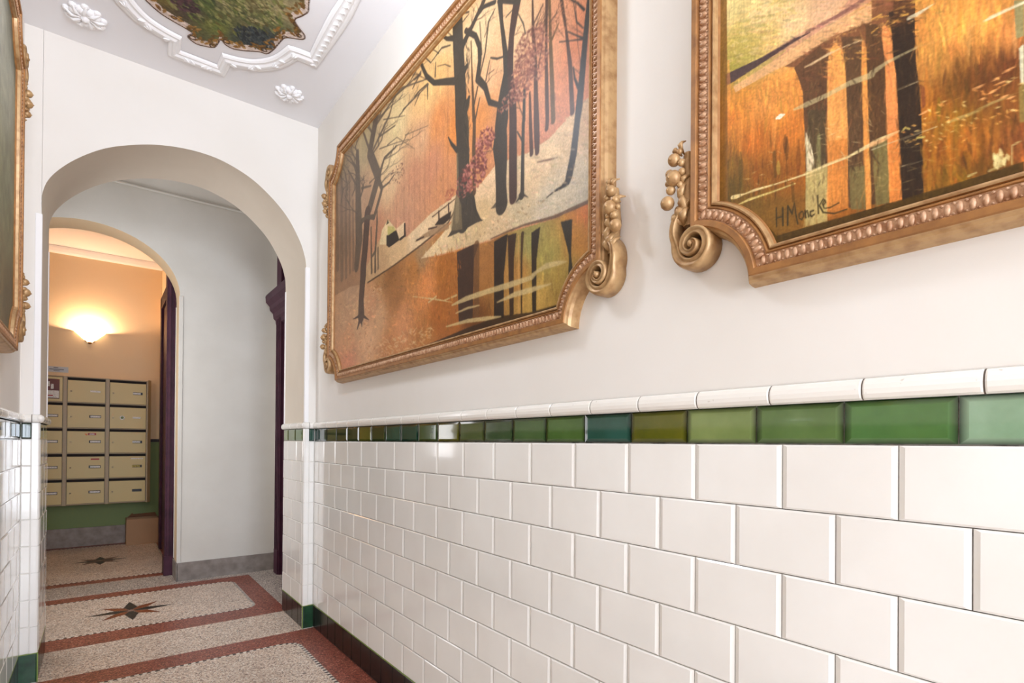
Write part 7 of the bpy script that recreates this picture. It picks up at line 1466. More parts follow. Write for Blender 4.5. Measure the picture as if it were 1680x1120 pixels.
def wainscot(name, T, u0, u1, parent, s0=TS0, g0=.290, green=True, skirt='black', rows_from=0):
    bk = MB(T); bk.quad((u0,0,-.001),(u1,0,-.001),(u1,1.47,-.001),(u0,1.47,-.001)); struct(bk.build('grout_bed', M['grout'], parent))
    q = MB(T)
    for r in range(8):
        z1 = ZG-r*RH; z0 = z1-RH
        s = s0-(TW/2 if r % 2 else 0); k = math.floor((u0-s)/TW)
        while s+k*TW < u1:
            a, b = max(u0, s+k*TW), min(u1, s+(k+1)*TW); tile(q, a, b, z0, z1, .011, .0045); k += 1
    struct(q.build('white_tiles', M['tile'], parent))
    q = MB(T); GW, gh = .1997, .0935; k = math.floor((u0-g0)/GW)
    while g0+k*GW < u1:
        a, b = max(u0, g0+k*GW), min(u1, g0+(k+1)*GW); c, rm = glaze(k+1 if k >= -1 else 99); tile(q, a, b, ZG+.001, ZG+gh, .015, .012, .005, mi=0, col=c, rim=rm); k += 1
    struct(q.build('green_tile_band', M['green'], parent))
    q = MB(T); k = math.floor((u0-.33)/.152)
    while .33+k*.152 < u1:
        a, b = max(u0, .33+k*.152), min(u1, .33+(k+1)*.152); tile(q, a, b, .004, .166, .004, .004, .006); k += 1
    struct(q.build('skirting_tiles', M['black'], parent))
    q = MB(T); q.add([(u0,.166,0),(u1,.166,0),(u1,.166,.007),(u0,.166,.007),(u0,.1695,0),(u1,.1695,0),(u1,.1695,.007),(u0,.1695,.007)], [(0,1,5,4),(1,2,6,5),(2,3,7,6),(3,0,4,7),(4,5,6,7),(0,3,2,1)])
    struct(q.build('skirting_lime_line', M['lime'], parent))
def cap_rail(T, u0, u1, parent, off=.05, ends=0):
    q = MB(T); W = .1997; prof = [(1.474,0),(1.474,.010),(1.478,.017),(1.486,.021),(1.496,.0225),(1.506,.0205),(1.514,.015),(1.519,.008),(1.521,0)]
    k = math.floor((u0-off)/W)
    while off+k*W < u1:
        a, b = max(u0, off+k*W)+.0016, min(u1, off+(k+1)*W)-.0016
        if b-a > .01:
            rows = [[(x, z, h*(1 if 0 < e < 3 else .93)) for z, h in prof] for e, x in enumerate((a, a+.003, b-.003, b))]
            q.grid(rows); n = len(prof); q.add(rows[0], [tuple(range(n))]); q.add(rows[-1], [tuple(range(n))])
        k += 1
    struct(q.build('cap_moulding', M['cap'], parent, smooth=False))
    g = MB(T); rows = [[(x, z, h*.86) for z, h in prof] for x in (u0, u1)]; g.grid(rows); struct(g.build('cap_joints', M['joint'], parent))
TR = lambda u, z, h: (XR-.002-h, u, z)
TL = lambda u, z, h: (XL+.002+h, u, z)
wainscot('right', TR, YS+.1, YA, wr); cap_rail(TR, YS+.1, YA, wr)
wainscot('left', TL, YS+.1, YA, wl, s0=.45, g0=.12); cap_rail(TL, YS+.1, YA, wl)
# tiled jambs and narrow fronts of the first arch
for sgn, x0, xw in ((1, 1.179, XR), (-1, -.268, XL)):
    TJ = (lambda u, z, h, x0=x0, s=sgn: (x0-s*h, u, z))
    TF = (lambda u, z, h, x0=x0, s=sgn: (x0+s*u, YA-h, z))
    wainscot('jamb', TJ, YA+.03, YB-.004, wa, s0=YA+.03-.08, g0=YA+.03); cap_rail(TJ, YA-.004, YB+.01, wa, off=YA+.12)
    wd = abs(xw-x0)
    bk = MB(TF); bk.quad((0,0,-.001),(wd,0,-.001),(wd,1.47,-.001),(0,1.47,-.001)); struct(bk.build('grout_bed', M['grout'], wa))
    q = MB(TF); q2 = MB(TF); q3 = MB(TF)
    for r in range(8):
        z1 = ZG-r*RH; tile(q, .030, wd-.007, z1-RH, z1, .004, .004)
    zs = [1.474]+[ZG-r*RH for r in range(9)]
    for a, b in zip(zs, zs[1:]):           # bullnose corner pieces, white right up through the green band
        rows = [[(-.0045, zz, -.030), (-.006, zz, -.006), (-.0035, zz, .003), (.003, zz, .0058), (.0285, zz, .0058), (.0285, zz, -.001)] for zz in (b+.001, a-.001)]
        q.grid(rows); q.add(rows[1], [(0,1,2,3,4,5)]); q.add(rows[0], [(5,4,3,2,1,0)])
    c, rm = (glaze(12) if sgn > 0 else glaze(17)); tile(q2, .030, wd-.007, ZG, 1.474, .005, .008, .005, col=c, rim=rm)
    rows = [[(-.005, zz, -.030), (-.006, zz, -.004), (-.003, zz, .004), (.004, zz, .006), (wd-.008, zz, .006), (wd-.008, zz, 0)] for zz in (.004, .166)]
    q3.grid(rows)
    ft = q.build('white_tiles', M['tile'], wa); struct(ft); struct(q2.build('green_tile_band', M['green'], wa))
    struct(q3.build('skirting_tiles', M['dkgreen'], wa))
    q4 = MB(TF); q4.box((-.007, .1655, -.03), (wd-.007, .170, .007)); q4.box((-.008, .004, .001), (-.003, .166, .0065)); struct(q4.build('skirting_lime_line', M['lime'], wa))
    cap_rail(TF, -.004, wd-.006, wa, off=.03)
    q5 = MB(TF); q5.ball((-.003, 1.4975, .003), (.022, .0235, .022)); struct(q5.build('cap_corner', M['cap'], wa, smooth=True))

# ------------------------------------------------------------------ gilt picture frames
PROF = [(0,0),(.001,.016),(.0035,.034),(.008,.044),(.013,.048),(.0145,.055),(.017,.0585),(.030,.0585),(.032,.056),(.0335,.047),(.0605,.046),(.062,.050),(.065,.0505),(.067,.045),(.0695,.0415),(.071,.046),(.0745,.048),(.0785,.046),(.081,.036),(.085,.029)]
PMAT = [1,1,1,1,1,0,0,0,0,2,0,0,0,0,0,1,1,1,0]
NR = .165
def notch_path(y0, y1, z0, z1, t, nseg=14, sub=1):
    R = NR+t; a0 = math.asin(min(1, t/R)); P = []
    for (cy, cz, sy, sz) in ((y0,z0,1,1),(y1,z0,-1,1),(y1,z1,-1,-1),(y0,z1,1,-1)):
        arc = []
        for i in range(nseg+1):
            a = a0+(PI/2-2*a0)*i/nseg; arc.append((cy+sy*R*math.cos(a), cz+sz*R*math.sin(a)))
        # direction: travel round so that we go bottom edge -> right side etc.
        if (sy, sz) in ((-1, 1), (1, -1)): P += arc
        else: P += arc[::-1]
    return P
def leafpoint(P, ds):
    out = []; n = len(P)
    for i in range(n):
        a = P[i]; b = P[(i+1) % n]; l = math.hypot(b[0]-a[0], b[1]-a[1])
        if l < 1e-6: continue
        out.append((a, b, l))
    tot = sum(o[2] for o in out); m = int(tot/ds); step = tot/m; res = []; acc = 0; s = step/2
    for a, b, l in out:
        while s <= acc+l:
            k = (s-acc)/l; res.append((a[0]+(b[0]-a[0])*k, a[1]+(b[1]-a[1])*k, (b[0]-a[0])/l, (b[1]-a[1])/l)); s += step
        acc += l
    return res
def picture(side, y0, y1, z0, z1, sheet_fn, label, ornaments):
    """a carved, gilt, notch-cornered frame with its canvas; side +1 hangs on the right wall, -1 on the left"""
    wx = XR if side > 0 else XL
    T = lambda y, z, h: (wx-side*h, y, z)
    root = empty('framed_painting', (wx-side*.003, (y0+y1)/2, z0), label, 'painting', 'gilt-framed landscape paintings along the corridor walls')
    q = MB(T); cols = [notch_path(y0, y1, z0, z1, t) for t, h in PROF]; n = len(cols[0])
    for k in range(len(PROF)-1):
        (ta, ha), (tb, hb) = PROF[k], PROF[k+1]
        for j in range(n):
            i2 = (j+1) % n; q.quad((*cols[k][j], ha), (*cols[k][i2], ha), (*cols[k+1][i2], hb), (*cols[k+1][j], hb), PMAT[k])
    q.build('frame', [M['gold'], M['gold_lt'], M['gold_pink']], root)
    q = MB(T)
    for (y, z, dy, dz) in leafpoint(notch_path(y0, y1, z0, z1, .047), .0185):
        ny, nz = -dz, dy
        for (off, ru, rn, hh, rh) in ((-.001, .0066, .0125, .046, .0085),):
            cy, cz = y+ny*off, z+nz*off; rows = []
            for i in range(5):
                ph = PI*i/4
                rows.append([(cy+dy*ru*math.sin(ph)*math.cos(b)+ny*rn*math.cos(ph), cz+dz*ru*math.sin(ph)*math.cos(b)+nz*rn*math.cos(ph), hh+rh*math.sin(ph)*math.sin(b)) for b in (0, PI/4, PI/2, 3*PI/4, PI)])
            q.grid(rows)
        # the little curled tip between two leaves
        for s in (-1, 1):
            cy, cz = y+dy*.0092+ny*.0095*s, z+dz*.0092+nz*.0095*s
            q.add([(cy-dy*.0038, cz-dz*.0038, .047), (cy+ny*.0038, cz+nz*.0038, .047), (cy+dy*.0038, cz+dz*.0038, .047), (cy-ny*.0038, cz-nz*.0038, .047), (cy, cz, .0535)], [(0,1,4),(1,2,4),(2,3,4),(3,0,4)])
    q.build('leaf_carving', M['gold_pink'], root, smooth=True)
    for (cy, sy, cz, sz) in ((y0,1,z0,1),(y1,-1,z0,1),(y0,1,z1,-1),(y1,-1,z1,-1)):
        if (('a' if sy > 0 else 'b')+('l' if sz > 0 else 'h')) not in ornaments: continue
        K = lambda a, b, h, cy=cy, sy=sy, cz=cz, sz=sz: T(cy-sy*a, cz+sz*b, h)   # a: outward from the frame side, b: along it from the corner
        s = MB(K); P = []; R = []; c0 = (-.022, .137)
        for i in range(46):
            t = i/45; ang = -PI*.02-t*PI*3.3; r = .046*(1-t)**.85+.008
            P.append((c0[0]+r*math.cos(ang)*1.0, c0[1]+r*math.sin(ang), .034+.012*t)); R.append(.0085*(1-t)+.0045)
        top = [(-.004,.262,.028),(.012,.245,.032),(.030,.225,.036),(.040,.200,.038),(.041,.175,.038),(.036,.155,.036)]
        top = spline(top, 3); P = top+P; R = [.006+.003*i/len(top) for i in range(len(top))]+R
        V3 = [Vector(p) for p in P]; rows = []
        for i, p in enumerate(V3):
            d = V3[min(i+1, len(V3)-1)]-V3[max(i-1, 0)]; d.z = 0; d.normalize(); nn = Vector((d.y, -d.x, 0)); r = R[i]*1.15; hh = p.z+.026
            rows.append([tuple((p.x+nn.x*r*k, p.y+nn.y*r*k, max(.001, hh*g))) for k, g in ((-1,.05),(-1.05,.72),(-.85,.93),(-.45,1.0),(-.1,.90),(.35,.90),(.65,1.0),(.95,.94),(1.05,.72),(1,.05))])
        s.grid(rows, closed=True); s.add(rows[0], [tuple(range(10))]); s.add(rows[-1], [tuple(range(10))])
        s.ball((c0[0], c0[1], .056), (.011, .011, .018))
        s.tube([(-.06,.115,.02),(-.035,.092,.024),(-.005,.088,.026),(.022,.108,.028)], [.004,.008,.008,.004], n=6, flat=2)
        s.build('scroll', M['gold_lt'], root, smooth=True)
        f = MB(K)
        for (a, b, r) in ((.034,.376,.017),(.014,.363,.010),(.050,.345,.012),(.033,.326,.021),(.046,.300,.013),(.018,.306,.009),(.054,.266,.019),(.012,.338,.010),(.020,.395,.008),(.058,.322,.008)):
            f.ball((a, b, .050+r*.6), r, nu=12, nv=8); f.ball((a+.002, b-.002, .050+r*1.58), r*.17, nu=6, nv=4)
        for (a, b, g, L, wd) in ((.016,.290,1.9,.055,.012),(.012,.258,1.3,.06,.013),(.022,.235,1.0,.055,.014),(.008,.225,1.9,.05,.012),(.036,.222,.9,.045,.011),(.018,.412,1.7,.035,.008),(.036,.405,.9,.03,.008),(.060,.35,.5,.022,.008),(.010,.32,2.4,.03,.009)):
            ca, sa = math.cos(g), math.sin(g); pts = [(a+ca*L*k, b+sa*L*k, .034+.022*math.sin(PI*(k+.5))) for k in (-.5, -.25, 0, .25, .5)]
            f.tube(pts, [.002, wd*.8, wd, wd*.7, .002], n=8, flat=.7)
        f.tube([(.010,.20,.024),(.014,.30,.026),(.016,.40,.022)], [.016,.024,.012], n=8)
        f.build('fruit_garland', M['gold_lt'], root, smooth=True)
    sheet_fn(root, T, y0, y1, z0, z1)
    return root
def canvas_keep(y0, y1, z0, z1):
    t = .075
    def k(U, V):
        r = (U > y0+t) & (U < y1-t) & (V > z0+t) & (V < z1-t)
        for cy in (y0, y1):
            for cz in (z0, z1): r &= np.hypot(U-cy, V-cz) > NR+t
        return r
    return k
def canvas(sh, root, T, y0, y1, z0, z1, hc=.030, sc_=1.0):
    x = T(0, 0, hc)[0]
    sh.mesh('canvas', lambda u, v: np.stack([np.full_like(u, x), u, v], 1), M['paint'], root, keep=canvas_keep(y0, y1, z0, z1), scale=sc_)
def winter_canvas(root, T, y0, y1, z0, z1):
    sh = Sheet(np.concatenate([np.arange(1.22, 2.4, .0028), np.arange(2.4, 3.7, .0045)]), np.arange(1.83, 3.27, .003))
    sh.soft = True; sh.run(P1); c_ = sh.c; c_[1:-1, 1:-1] = c_[1:-1, 1:-1]*.4+(c_[2:, 1:-1]+c_[:-2, 1:-1]+c_[1:-1, 2:]+c_[1:-1, :-2])*.15; sh.c = (sh.c/255)**1.06*255; sh.noise(.03, .03, .025); sh.noise(.006, .006, .03); canvas(sh, root, T, y0, y1, z0, z1)
def pond_canvas(root, T, y0, y1, z0, z1):
    sh = Sheet(np.concatenate([np.arange(-1.65, .12, .02), np.arange(.12, .80, .0016)]), np.concatenate([np.arange(1.83, 2.62, .0022), np.arange(2.62, 3.27, .02)]))
    sh.soft = True; sh.run(P2); sh.noise(.003, .03, .03); sh.noise(.03, .02, .03); sh.noise(.004, .004, .03); canvas(sh, root, T, y0, y1, z0, z1, sc_=1.15)
def meadow_canvas(root, T, y0, y1, z0, z1):
    sh = Sheet(np.concatenate([np.arange(y0+.06, 2.5, .02), np.arange(2.5, y1-.04, .006)]), np.arange(1.82, 3.28, .008))
    sh.field([(3.4,3.2,96,98,78),(3.3,2.9,150,152,132),(3.35,2.6,138,140,116),(3.3,2.3,120,122,92),(3.35,2.0,96,88,62),(2.9,3.1,165,165,150),(2.8,2.5,140,138,105),(2.8,2.0,95,82,55),(1.5,3.0,170,172,160),(1.5,2.2,110,105,70),(0,2.6,130,130,95)])
    sh.noise(.05, .05, .05); sh.noise(.02, .02, .03); canvas(sh, root, T, y0, y1, z0, z1)
picture(1, 1.160, 3.760, 1.765, 3.335, winter_canvas, 'gilt-framed painting of bare trees on a snowy bank above an orange pond', ('al', 'ah', 'bl', 'bh'))
picture(1, -1.72, .862, 1.765, 3.335, pond_canvas, 'gilt-framed painting of trunks reflected in golden water, signed at lower left', ('al', 'ah', 'bl', 'bh'))
picture(-1, .98, 3.56, 1.765, 3.335, meadow_canvas, 'dull green painting in a gilt frame seen edge-on on the left wall', ('al', 'ah', 'bl', 'bh'))

# ------------------------------------------------------------------ ceiling plasterwork and painted cartouche
CX, CYM = .4535, 2.30
def mould(q, inner, outer, z=H1-.002, h=.021):
    """moulding between two edges with a rounded, stepped section"""
    n = len(inner); sec = [(0,0),(.06,.45),(.16,.75),(.24,.62),(.32,.62),(.45,1.0),(.60,.95),(.70,.66),(.78,.66),(.9,.5),(1,0)]
    rows = [[(inner[i][0]+(outer[i][0]-inner[i][0])*s, inner[i][1]+(outer[i][1]-inner[i][1])*s, z-h*d) for s, d in sec] for i in range(n)]
    q.grid(rows); q.add(rows[0], [tuple(range(len(sec)))]); q.add(rows[-1], [tuple(range(len(sec)))])
def mirror_all(fn):
    for sx in (1, -1):
        for sy in (1, -1): fn(lambda x, y: (CX+sx*(x-CX), CYM+sy*(y-CYM)))
q = MB()
def pieces(f):
    def sp(a, n=5): return [f(*p) for p in spline(a, n)]
    mould(q, sp([(CX,3.857),(.50,3.857),(.549,3.857)]), sp([(CX,3.953),(.53,3.953),(.606,3.953)]))
    mould(q, sp([(.549,3.857),(.551,3.79),(.554,3.722)]), sp([(.606,3.953),(.612,3.90),(.616,3.817)]))
    mould(q, sp([(.554,3.722),(.64,3.70),(.724,3.653),(.80,3.55),(.847,3.40)]), sp([(.616,3.817),(.70,3.79),(.79,3.735),(.87,3.64),(.929,3.497)]))
    mould(q, sp([(.847,3.40),(.90,3.388),(.966,3.383)]), sp([(.929,3.497),(.98,3.492),(1.039,3.490)]))
    mould(q, sp([(.966,3.383),(.960,3.2),(.958,3.0),(.966,2.85),(.962,2.6),(.962,CYM)]), sp([(1.039,3.49),(1.052,3.3),(1.066,3.0),(1.056,2.81),(1.05,2.6),(1.05,CYM)]))
mirror_all(pieces)
lf = MB()
def leaves(f):
    def leaf(x, y, g, L=.03, wd=.006, h=.028):
        for d in (-.55, 0, .55):
            a = g+d; p = [(x+math.cos(a)*L*k, y+math.sin(a)*L*k) for k in (0, .5, 1)]
            pp = [(*f(*pt), H1-h+.004*k) for k, pt in enumerate(p)]
            lf.tube(pp, [.003, wd, .002], n=6)
    for k in range(22):
        y = 3.44-k*.052; leaf(1.008, y, PI/2); 
    for x, y, g in ((.64,3.765,2.6),(.70,3.735,-.5),(.76,3.685,2.3),(.815,3.62,-.9),(.86,3.53,2.0),(.885,3.46,-1.2)): leaf(x, y, g, .034, .007)
    for x in (.47, .50): leaf(x, 3.905, 0, .03)
mirror_all(leaves)
cm = empty('stucco_moulding', (CX, CYM, H1-.001), 'large white stucco moulding with acanthus leaves around the painted ceiling oval', 'ceiling moulding')
q.build('moulding_band', M['stucco'], cm, smooth=False); lf.build('acanthus_leaves', M['stucco'], cm, smooth=True)
def rosette(x, y, r, label):
    o = empty('plaster_rosette', (x, y, H1-.001), label, 'rosette', 'plaster rosettes around the ceiling moulding')
    q = MB(); q.ball((x, y, H1-.004), (r*.55, r*.55, .02)); 
    for k in range(9):
        a = 2*PI*k/9+.2
        for j, (d, w) in enumerate(((.55, .26), (.82, .20))):
            aa = a+j*.32; q.ball((x+r*d*math.cos(aa), y+r*d*math.sin(aa), H1-.008+.003*j), (r*w, r*w, .020-.006*j), nu=8, nv=6)
        q.tube([(x+r*.25*math.cos(a), y+r*.25*math.sin(a), H1-.018), (x+r*.6*math.cos(a+.25), y+r*.6*math.sin(a+.25), H1-.028), (x+r*.92*math.cos(a+.4), y+r*.92*math.sin(a+.4), H1-.014)], [.006, .010, .004], n=6)
    q.build('petals', M['stucco'], o, smooth=True)
    q = MB(); q.ball((x, y, H1-.022), (r*.22, r*.22, .018)); q.build('centre_boss', M['stucco'], o, smooth=True)
rosette(-.082, 3.878, .098, 'white plaster rosette on the ceiling above the left side of the arch')
rosette(.974, 3.868, .092, 'white plaster rosette on the ceiling near the right-hand wall corner')
half = spline([(.171,3.539),(.247,3.599),(.367,3.637),(.392,3.655),(.375,3.70),(.42,3.735),(.468,3.725),(.512,3.70),(.525,3.65),(.532,3.608),(.56,3.635),(.603,3.642),(.66,3.615),(.728,3.57),(.768,3.560),(.790,3.50),(.800,3.44),(.812,3.37),(.83,3.34),(.900,3.300),(.905,3.26),(.862,3.22),(.826,3.17),(.850,3.115),(.866,3.06),(.849,2.982),(.84,2.80),(.87,2.6),(.84,2.3)], 4)
rest = [(x, 2*CYM-y) for x, y in half[::-1]]
left = spline([(.171,2*CYM-3.539),(.10,1.25),(.06,1.6),(.09,2.0),(.06,2.3),(.09,2.7),(.06,3.1),(.10,3.38),(.171,3.539)], 4)
OUT = half+rest[1:]+left[1:-1]
sh = Sheet(np.arange(.03, .93, .004), np.concatenate([np.arange(.85, 2.6, .02), np.arange(2.6, 3.76, .004)]), (222,205,192))
sh.field([(.45,2.8,90,98,58),(.45,3.3,110,105,70),(.30,3.40,86,66,62),(.36,3.45,70,52,50),(.42,3.38,92,105,50),(.55,3.42,95,98,55),(.50,3.5,120,125,55),(.62,3.40,118,112,72),(.68,3.46,48,54,54),(.62,3.50,66,72,60),(.74,3.42,62,70,66),(.70,3.25,100,104,58),(.62,3.2,120,110,70),(.76,3.15,165,150,110),(.55,3.2,84,92,52),(.25,3.45,110,95,45),(.72,3.52,70,74,66),(.45,1.5,100,105,60)])
inn = [(.4535+(x-.4535)*.92, 2.3+(y-2.3)*.96) for x, y in OUT]
keepc = sh.c.copy(); bm_ = sh.inside((slice(None), slice(None)), inn); sh.c[~bm_] = (224,206,194)
G1 = [(84,98,46),(120,128,62),(150,150,84),(60,72,40),(168,160,104),(98,84,40)]
sh.dabs((.45,3.2,.33,.34), 520, .022, G1, .8, 1.8, .6)
sh.dabs((.33,3.43,.07,.06), 90, .016, [(74,50,54),(96,62,66),(60,40,44)], 0, 1.0, .85)
sh.dabs((.68,3.46,.10,.085), 200, .016, [(44,50,54),(60,68,70),(82,88,84),(36,40,44)], 1.2, 1.6, .8)
sh.dabs((.60,3.22,.16,.12), 110, .014, [(190,176,128),(172,160,110),(150,140,86)], .4, 1.2, .6)
GO = [(150,104,40),(122,82,30),(176,130,60),(104,78,32)]
for (x, y), (x2, y2) in zip(OUT[::3], OUT[3::3]):
    cxx, cyy = .4535+(x-.4535)*.90, 2.3+(y-2.3)*.965; sh.dabs((cxx, cyy, .03, .025), 5, .018, GO, rng.uniform(0, 3), 1.7, .85)
for i, (x, y) in enumerate(OUT):
    x2, y2 = OUT[(i+1) % len(OUT)]; sh.stroke([(x, y, .013), (x2, y2, .013)], (92,66,48))
for (x, y, r) in ((.40,3.69,.016),(.505,3.69,.018),(.56,3.60,.016),(.30,3.58,.012),(.745,3.53,.016),(.80,3.47,.014),(.82,3.35,.018),(.875,3.28,.012),(.84,3.20,.016)):
    sh.stroke([(x+r*math.cos(a*.7), y+r*math.sin(a*.7), .008) for a in range(9)], (84,56,26))
sh.c[sh.win(.474, .486, 3.735, 3.765)] = (70,50,35)
sh.noise(.02, .02, .04)
ctr = (slice(None), slice(None)); ins = sh.inside(ctr, OUT)
cp = empty('ceiling_painting', (CX, CYM, H1-.002), 'painted scalloped oval of fruit and foliage on the white ceiling', 'ceiling painting')
sh.mesh('painted_surface', lambda u, v: np.stack([u, v, np.full_like(u, H1-.004)], 1), M['fresco'], cp, keep=lambda U, V: ins)
q = MB(); m_ = len(OUT); q.add([(x, y, H1-.0005) for x, y in OUT]+[(x, y, H1-.0045) for x, y in OUT], [(i, (i+1) % m_, (i+1) % m_+m_, i+m_) for i in range(m_)])
q.build('painted_edge', M['brass'], cp)

# ------------------------------------------------------------------ middle bay: purple door with cornice on the right
PX = 1.50
dr = empty('door_1', (PX, 5.55, 0)); struct(dr)
q = MB(); q.box((1.452, 6.00, 0), (PX, 6.18, 3.45)); q.box((1.452, 4.85, 0), (PX, 5.03, 3.45)); q.box((1.462, 6.02, 0), (1.44, 6.16, .25)); q.box((1.452, 4.85, 3.45), (PX, 6.18, 3.6))
for yy in (6.03, 6.09, 6.14): q.box((1.444, yy, .25), (1.453, yy+.022, 2.70))
q.build('door_casing', M['purple'], dr, bevel=.003)
q = MB(); prof = [(0,2.60),(.025,2.62),(.03,2.66),(.05,2.68),(.055,2.73),(.085,2.76),(.09,2.80),(.125,2.84),(.13,2.90),(.12,2.92),(0,2.94)]
rows = [[(PX-.02-d, y, z) for d, z in prof] for y in (4.80, 6.22)]; q.grid(rows); q.add(rows[0], [tuple(range(len(prof)))]); q.add(rows[1], [tuple(range(len(prof)))])
q.build('door_cornice', M['purple'], dr)
q = MB(); q.box((1.478, 5.03, 0), (PX-.001, 6.00, 2.62)); q.box((1.470, 5.14, .3), (1.479, 5.46, 1.1)); q.box((1.470, 5.57, .3), (1.479, 5.89, 1.1)); q.box((1.470, 5.14, 1.25), (1.479, 5.46, 2.45)); q.box((1.470, 5.57, 1.25), (1.479, 5.89, 2.45))
q.build('door_leaf', M['purple'], dr, bevel=.004)
q = MB(); q.box((1.475, 5.03, 2.94), (PX-.001, 6.00, 3.45)); q.build('transom_panel', M['purple'], dr, bevel=.004)
# doorway beside the second arch, in the right wall of the mailbox room
dr = empty('door_2', (.62, 7.2, 0)); struct(dr)
q = MB(); q.box((.528, 6.66, .19), (.664, 6.80, 3.2)); q.box((.54, 6.645, .19), (.565, 6.662, 3.2)); q.box((.59, 6.645, .19), (.62, 6.662, 3.2)); q.box((.60, 8.32, 0), (.664, 8.46, 3.2)); q.box((.60, 6.80, 3.05), (.664, 8.46, 3.2))
q.build('door_casing', M['purple'], dr, bevel=.003)
q = MB(); q.box((.520, 6.64, 0), (.664, 6.81, .20)); q.build('casing_plinth', M['purple'], dr, bevel=.003)
q = MB(); q.box((.625, 6.80, .01), (.664, 8.32, 3.05)); q.build('door_leaf', M['purple'], dr, bevel=.003)

# ------------------------------------------------------------------ mailbox room
# bank of letterboxes
FY = 8.90; cols = [(-.7287, -.3587), (-.314, .056), (.1007, .4840)]; ZB, ZT, RP = .553, 2.170, .3195
mb = empty('mailbox_cabinet', (-.11, Y3-.12, ZB), 'beige metal bank of letterboxes with name cards on the back wall', 'mailboxes')
q = MB()
q.box((-.7735, FY+.02, ZB), (.505, Y3-.004, ZT)); q.box((-.7735, FY-.012, ZB), (-.7287-.004, FY+.02, ZT)); q.box((.487, FY-.012, ZB), (.505, FY+.02, ZT))
q.box((-.3547, FY-.008, ZB), (-.318, FY+.02, ZT)); q.box((.060, FY-.008, ZB), (.097, FY+.02, ZT))
for r in range(6): zz = ZT-.012-r*RP; q.box((-.7735, FY-.006, zz), (.505, FY+.02, zz+.012))
q.build('cabinet_body', M['mailframe'], mb, bevel=.002)
q = MB(); q.add([(.505,FY-.012,ZB-.004),(.540,Y3-.2,ZB-.004),(.540,Y3-.004,ZB-.004),(.505,Y3-.004,ZB-.004),(.505,FY-.012,ZT+.012),(.540,Y3-.2,ZT+.012),(.540,Y3-.004,ZT+.012),(.505,Y3-.004,ZT+.012)], [(0,1,5,4),(1,2,6,5),(2,3,7,6),(3,0,4,7),(4,5,6,7),(0,3,2,1)])
q.build('side_strip', M['mailframe'], mb)  # slanted brown strip along the right edge of the cabinet
for ci, (xa, xb) in enumerate(cols):
    for r in range(5):
        zt = ZT-.014-r*RP; zb = zt-RP+.016
        s = MB(); s.box((xa, FY+.004, zt-.030), (xb, FY+.019, zt)); s.build('letter_slot', M['slot'], mb)
        lf_ = ci == 0 and r == 0
        d = MB(); d.box((xa+.002, FY-.010, zb), (xb-.002, FY+.006, zt-(.004 if lf_ else .032)))
        d = d.build('mailbox_door', M['mail'], mb, bevel=.002)
        if lf_:
            n = MB(); n.box((xb-.30, FY-.0125, zb+.03), (xb-.03, FY-.0102, zt-.03)); n.build('flyer', M['flyer'], d)
            n = MB(); n.box((xb-.29, FY-.0145, zb+.04), (xb-.035, FY-.0124, zb+.13)); n.box((xb-.15, FY-.0145, zb+.18), (xb-.12, FY-.0124, zb+.24)); n.box((xb-.11, FY-.0145, zb+.15), (xb-.085, FY-.0124, zb+.21)); n.build('flyer_white_print', M['plate'], d)
            n = MB(); n.box((xb-.28, FY-.0155, zb+.06), (xb-.09, FY-.0144, zb+.075)); n.build('flyer_red_print', M['red'], d); continue
        zc = (zb+zt-.03)/2+.005; k = MB(); k.tube([(xa+.035, FY-.009, zc-.008), (xa+.035, FY-.018, zc-.008)], .010, n=12); k.build('lock', M['lock'], d)
        wide = .118 if ci < 2 else .102; xc = xb-.04-wide/2-(.0 if ci else .0)
        holder = (ci, r) not in ((1,0),(2,1))
        if holder: n = MB(); n.box((xc-wide/2, FY-.0135, zc-.017), (xc+wide/2, FY-.0102, zc+.017)); n.build('card_holder', M['plateb'], d)
        if (ci, r) != (2, 4):
            off = -.010 if ci == 2 else (.004 if r else 0)
            n = MB(); n.box((xc-wide/2+.008+off, FY-.0150, zc-.011), (xc+wide/2-.010+off, FY-.0136 if holder else FY-.0102, zc+.011)); n.build('name_card', M['platey'] if (ci, r) == (2, 3) else M['plate'], d)
        if (ci, r) == (1, 2):
            n = MB(); n.box((xc-.07, FY-.0125, zt-.078), (xc-.01+.02, FY-.0103, zt-.052)); n.build('red_sticker', M['red'], d)
            n = MB(); n.box((xc-.055, FY-.0135, zt-.071), (xc-.005, FY-.0124, zt-.060)); n.build('sticker_print', M['plate'], d)
            n = MB(); n.add([(xc-.105,FY-.0122,zt-.062),(xc-.08,FY-.0122,zt-.062),(xc-.078,FY-.0122,zt-.088),(xc-.088,FY-.0122,zt-.080)], [(0,1,2,3)]); n.build('orange_sticker', M['orange'], d)
        if (ci, r) == (1, 3): n = MB(); n.box((xc-.04, FY-.0125, zt-.074), (xc+.045, FY-.0103, zt-.056)); n.build('red_sticker', M['red'], d)
        if (ci, r) == (2, 3): n = MB(); n.box((xc-.07, FY-.0125, zt-.068), (xc+.065, FY-.0103, zt-.056)); n.build('white_strip', M['plate'], d)
        if (ci, r) == (2, 1):
            n = MB(); X = xa+.130; n.tube([(X, FY-.0101, zc-.004), (X, FY-.0125, zc-.004)], .027, n=24, up=(0,0,1)); n.build('round_sticker', M['plate'], d)
            n = MB(); n.tube([(X, FY-.0124, zc-.004), (X, FY-.0132, zc-.004)], .016, n=20); n.build('round_sticker_centre', M['dado'], d)
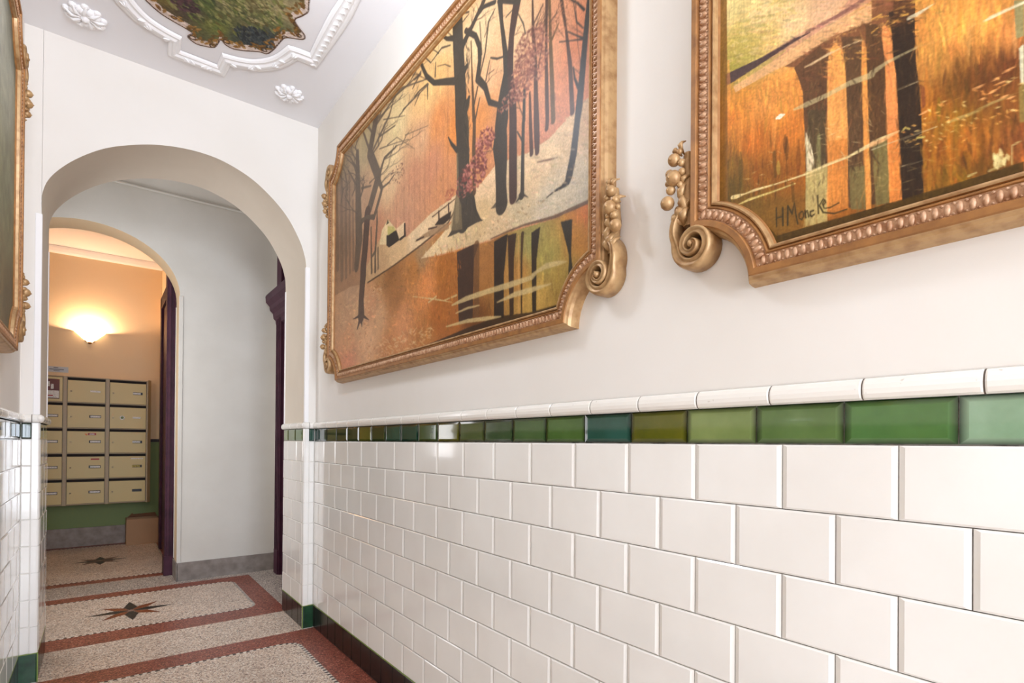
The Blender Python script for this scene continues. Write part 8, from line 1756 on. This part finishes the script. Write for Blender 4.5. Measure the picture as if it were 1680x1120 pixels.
# little notice above
nt_ = empty('paper_notice', (-.43, Y3-.003, 2.27), 'small pale notice with dark print stuck above the letterboxes', 'notice')
q = MB(); q.box((-.60, Y3-.006, 2.235), (-.317, Y3-.001, 2.305)); q.build('notice_plate', M['sign'], nt_)
q = MB(); q.box((-.46, Y3-.0075, 2.288), (-.415, Y3-.0059, 2.295)); q.box((-.50, Y3-.0075, 2.266), (-.36, Y3-.0059, 2.274)); q.box((-.46, Y3-.0075, 2.250), (-.40, Y3-.0059, 2.256)); q.build('print', M['ink'], nt_)
# wall lamp
LX, LZ = -.108, 2.785
sc = empty('sconce_lamp', (LX, Y3-.002, LZ), 'lit half-bowl glass wall lamp glowing on the back wall above the letterboxes', 'wall lamp')
q = MB(); rows = []
for i in range(9):
    t = i/8; r = .016+.140*t; z = LZ-.135+.135*t**1.05
    rows.append([(LX+r*math.cos(PI+PI*k/20), Y3-.004+r*.80*math.sin(PI+PI*k/20), z) for k in range(21)])
q.grid(rows); o = q.build('glass_shade', M['glow'], sc, smooth=True); md = o.modifiers.new('solid', 'SOLIDIFY'); md.thickness = .004
q = MB(); q.ball((LX, Y3-.016, LZ-.142), (.022, .013, .016)); q.box((LX-.05, Y3-.012, LZ-.13), (LX+.05, Y3-.001, LZ-.02)); q.build('lamp_bracket', M['brass'], sc)
pl = bpy.data.lights.new('sconce_bulb', 'POINT'); pl.energy = 38; pl.color = (1, .66, .42); pl.shadow_soft_size = .02
po = bpy.data.objects.new('sconce_bulb', pl); po.location = (LX, Y3-.075, LZ-.028); C.objects.link(po); po.parent = sc; po.matrix_parent_inverse = Matrix.Translation(-sc.location)
# cardboard box in the corner
cb = empty('cardboard_box', (.45, 8.97, 0), 'open brown cardboard box standing on the floor under the letterboxes', 'box')
q = MB(); x0, x1, y0, y1, z1 = .285, .640, 8.86, 9.12, .338; t = .006
q.box((x0,y0,0),(x1,y0+t,z1)); q.box((x0,y1-t,0),(x1,y1,z1)); q.box((x0,y0+t,0),(x0+t,y1-t,z1)); q.box((x1-t,y0+t,0),(x1,y1-t,z1)); q.box((x0+t,y0+t,0),(x1-t,y1-t,.006)); q.build('box_body', M['card'], cb)
q = MB(); q.add([(x0+.01,y1-.02,z1),(x1-.01,y1-.02,z1),(x1-.03,y1+.0,z1+.05),(x0+.08,y1+.0,z1+.04),(x0+.07,y1-.0,z1+.055),(x0+.03,y1-.0,z1+.01)], [(0,1,2,3,4,5)]); q.build('back_flap', M['inside'], cb)
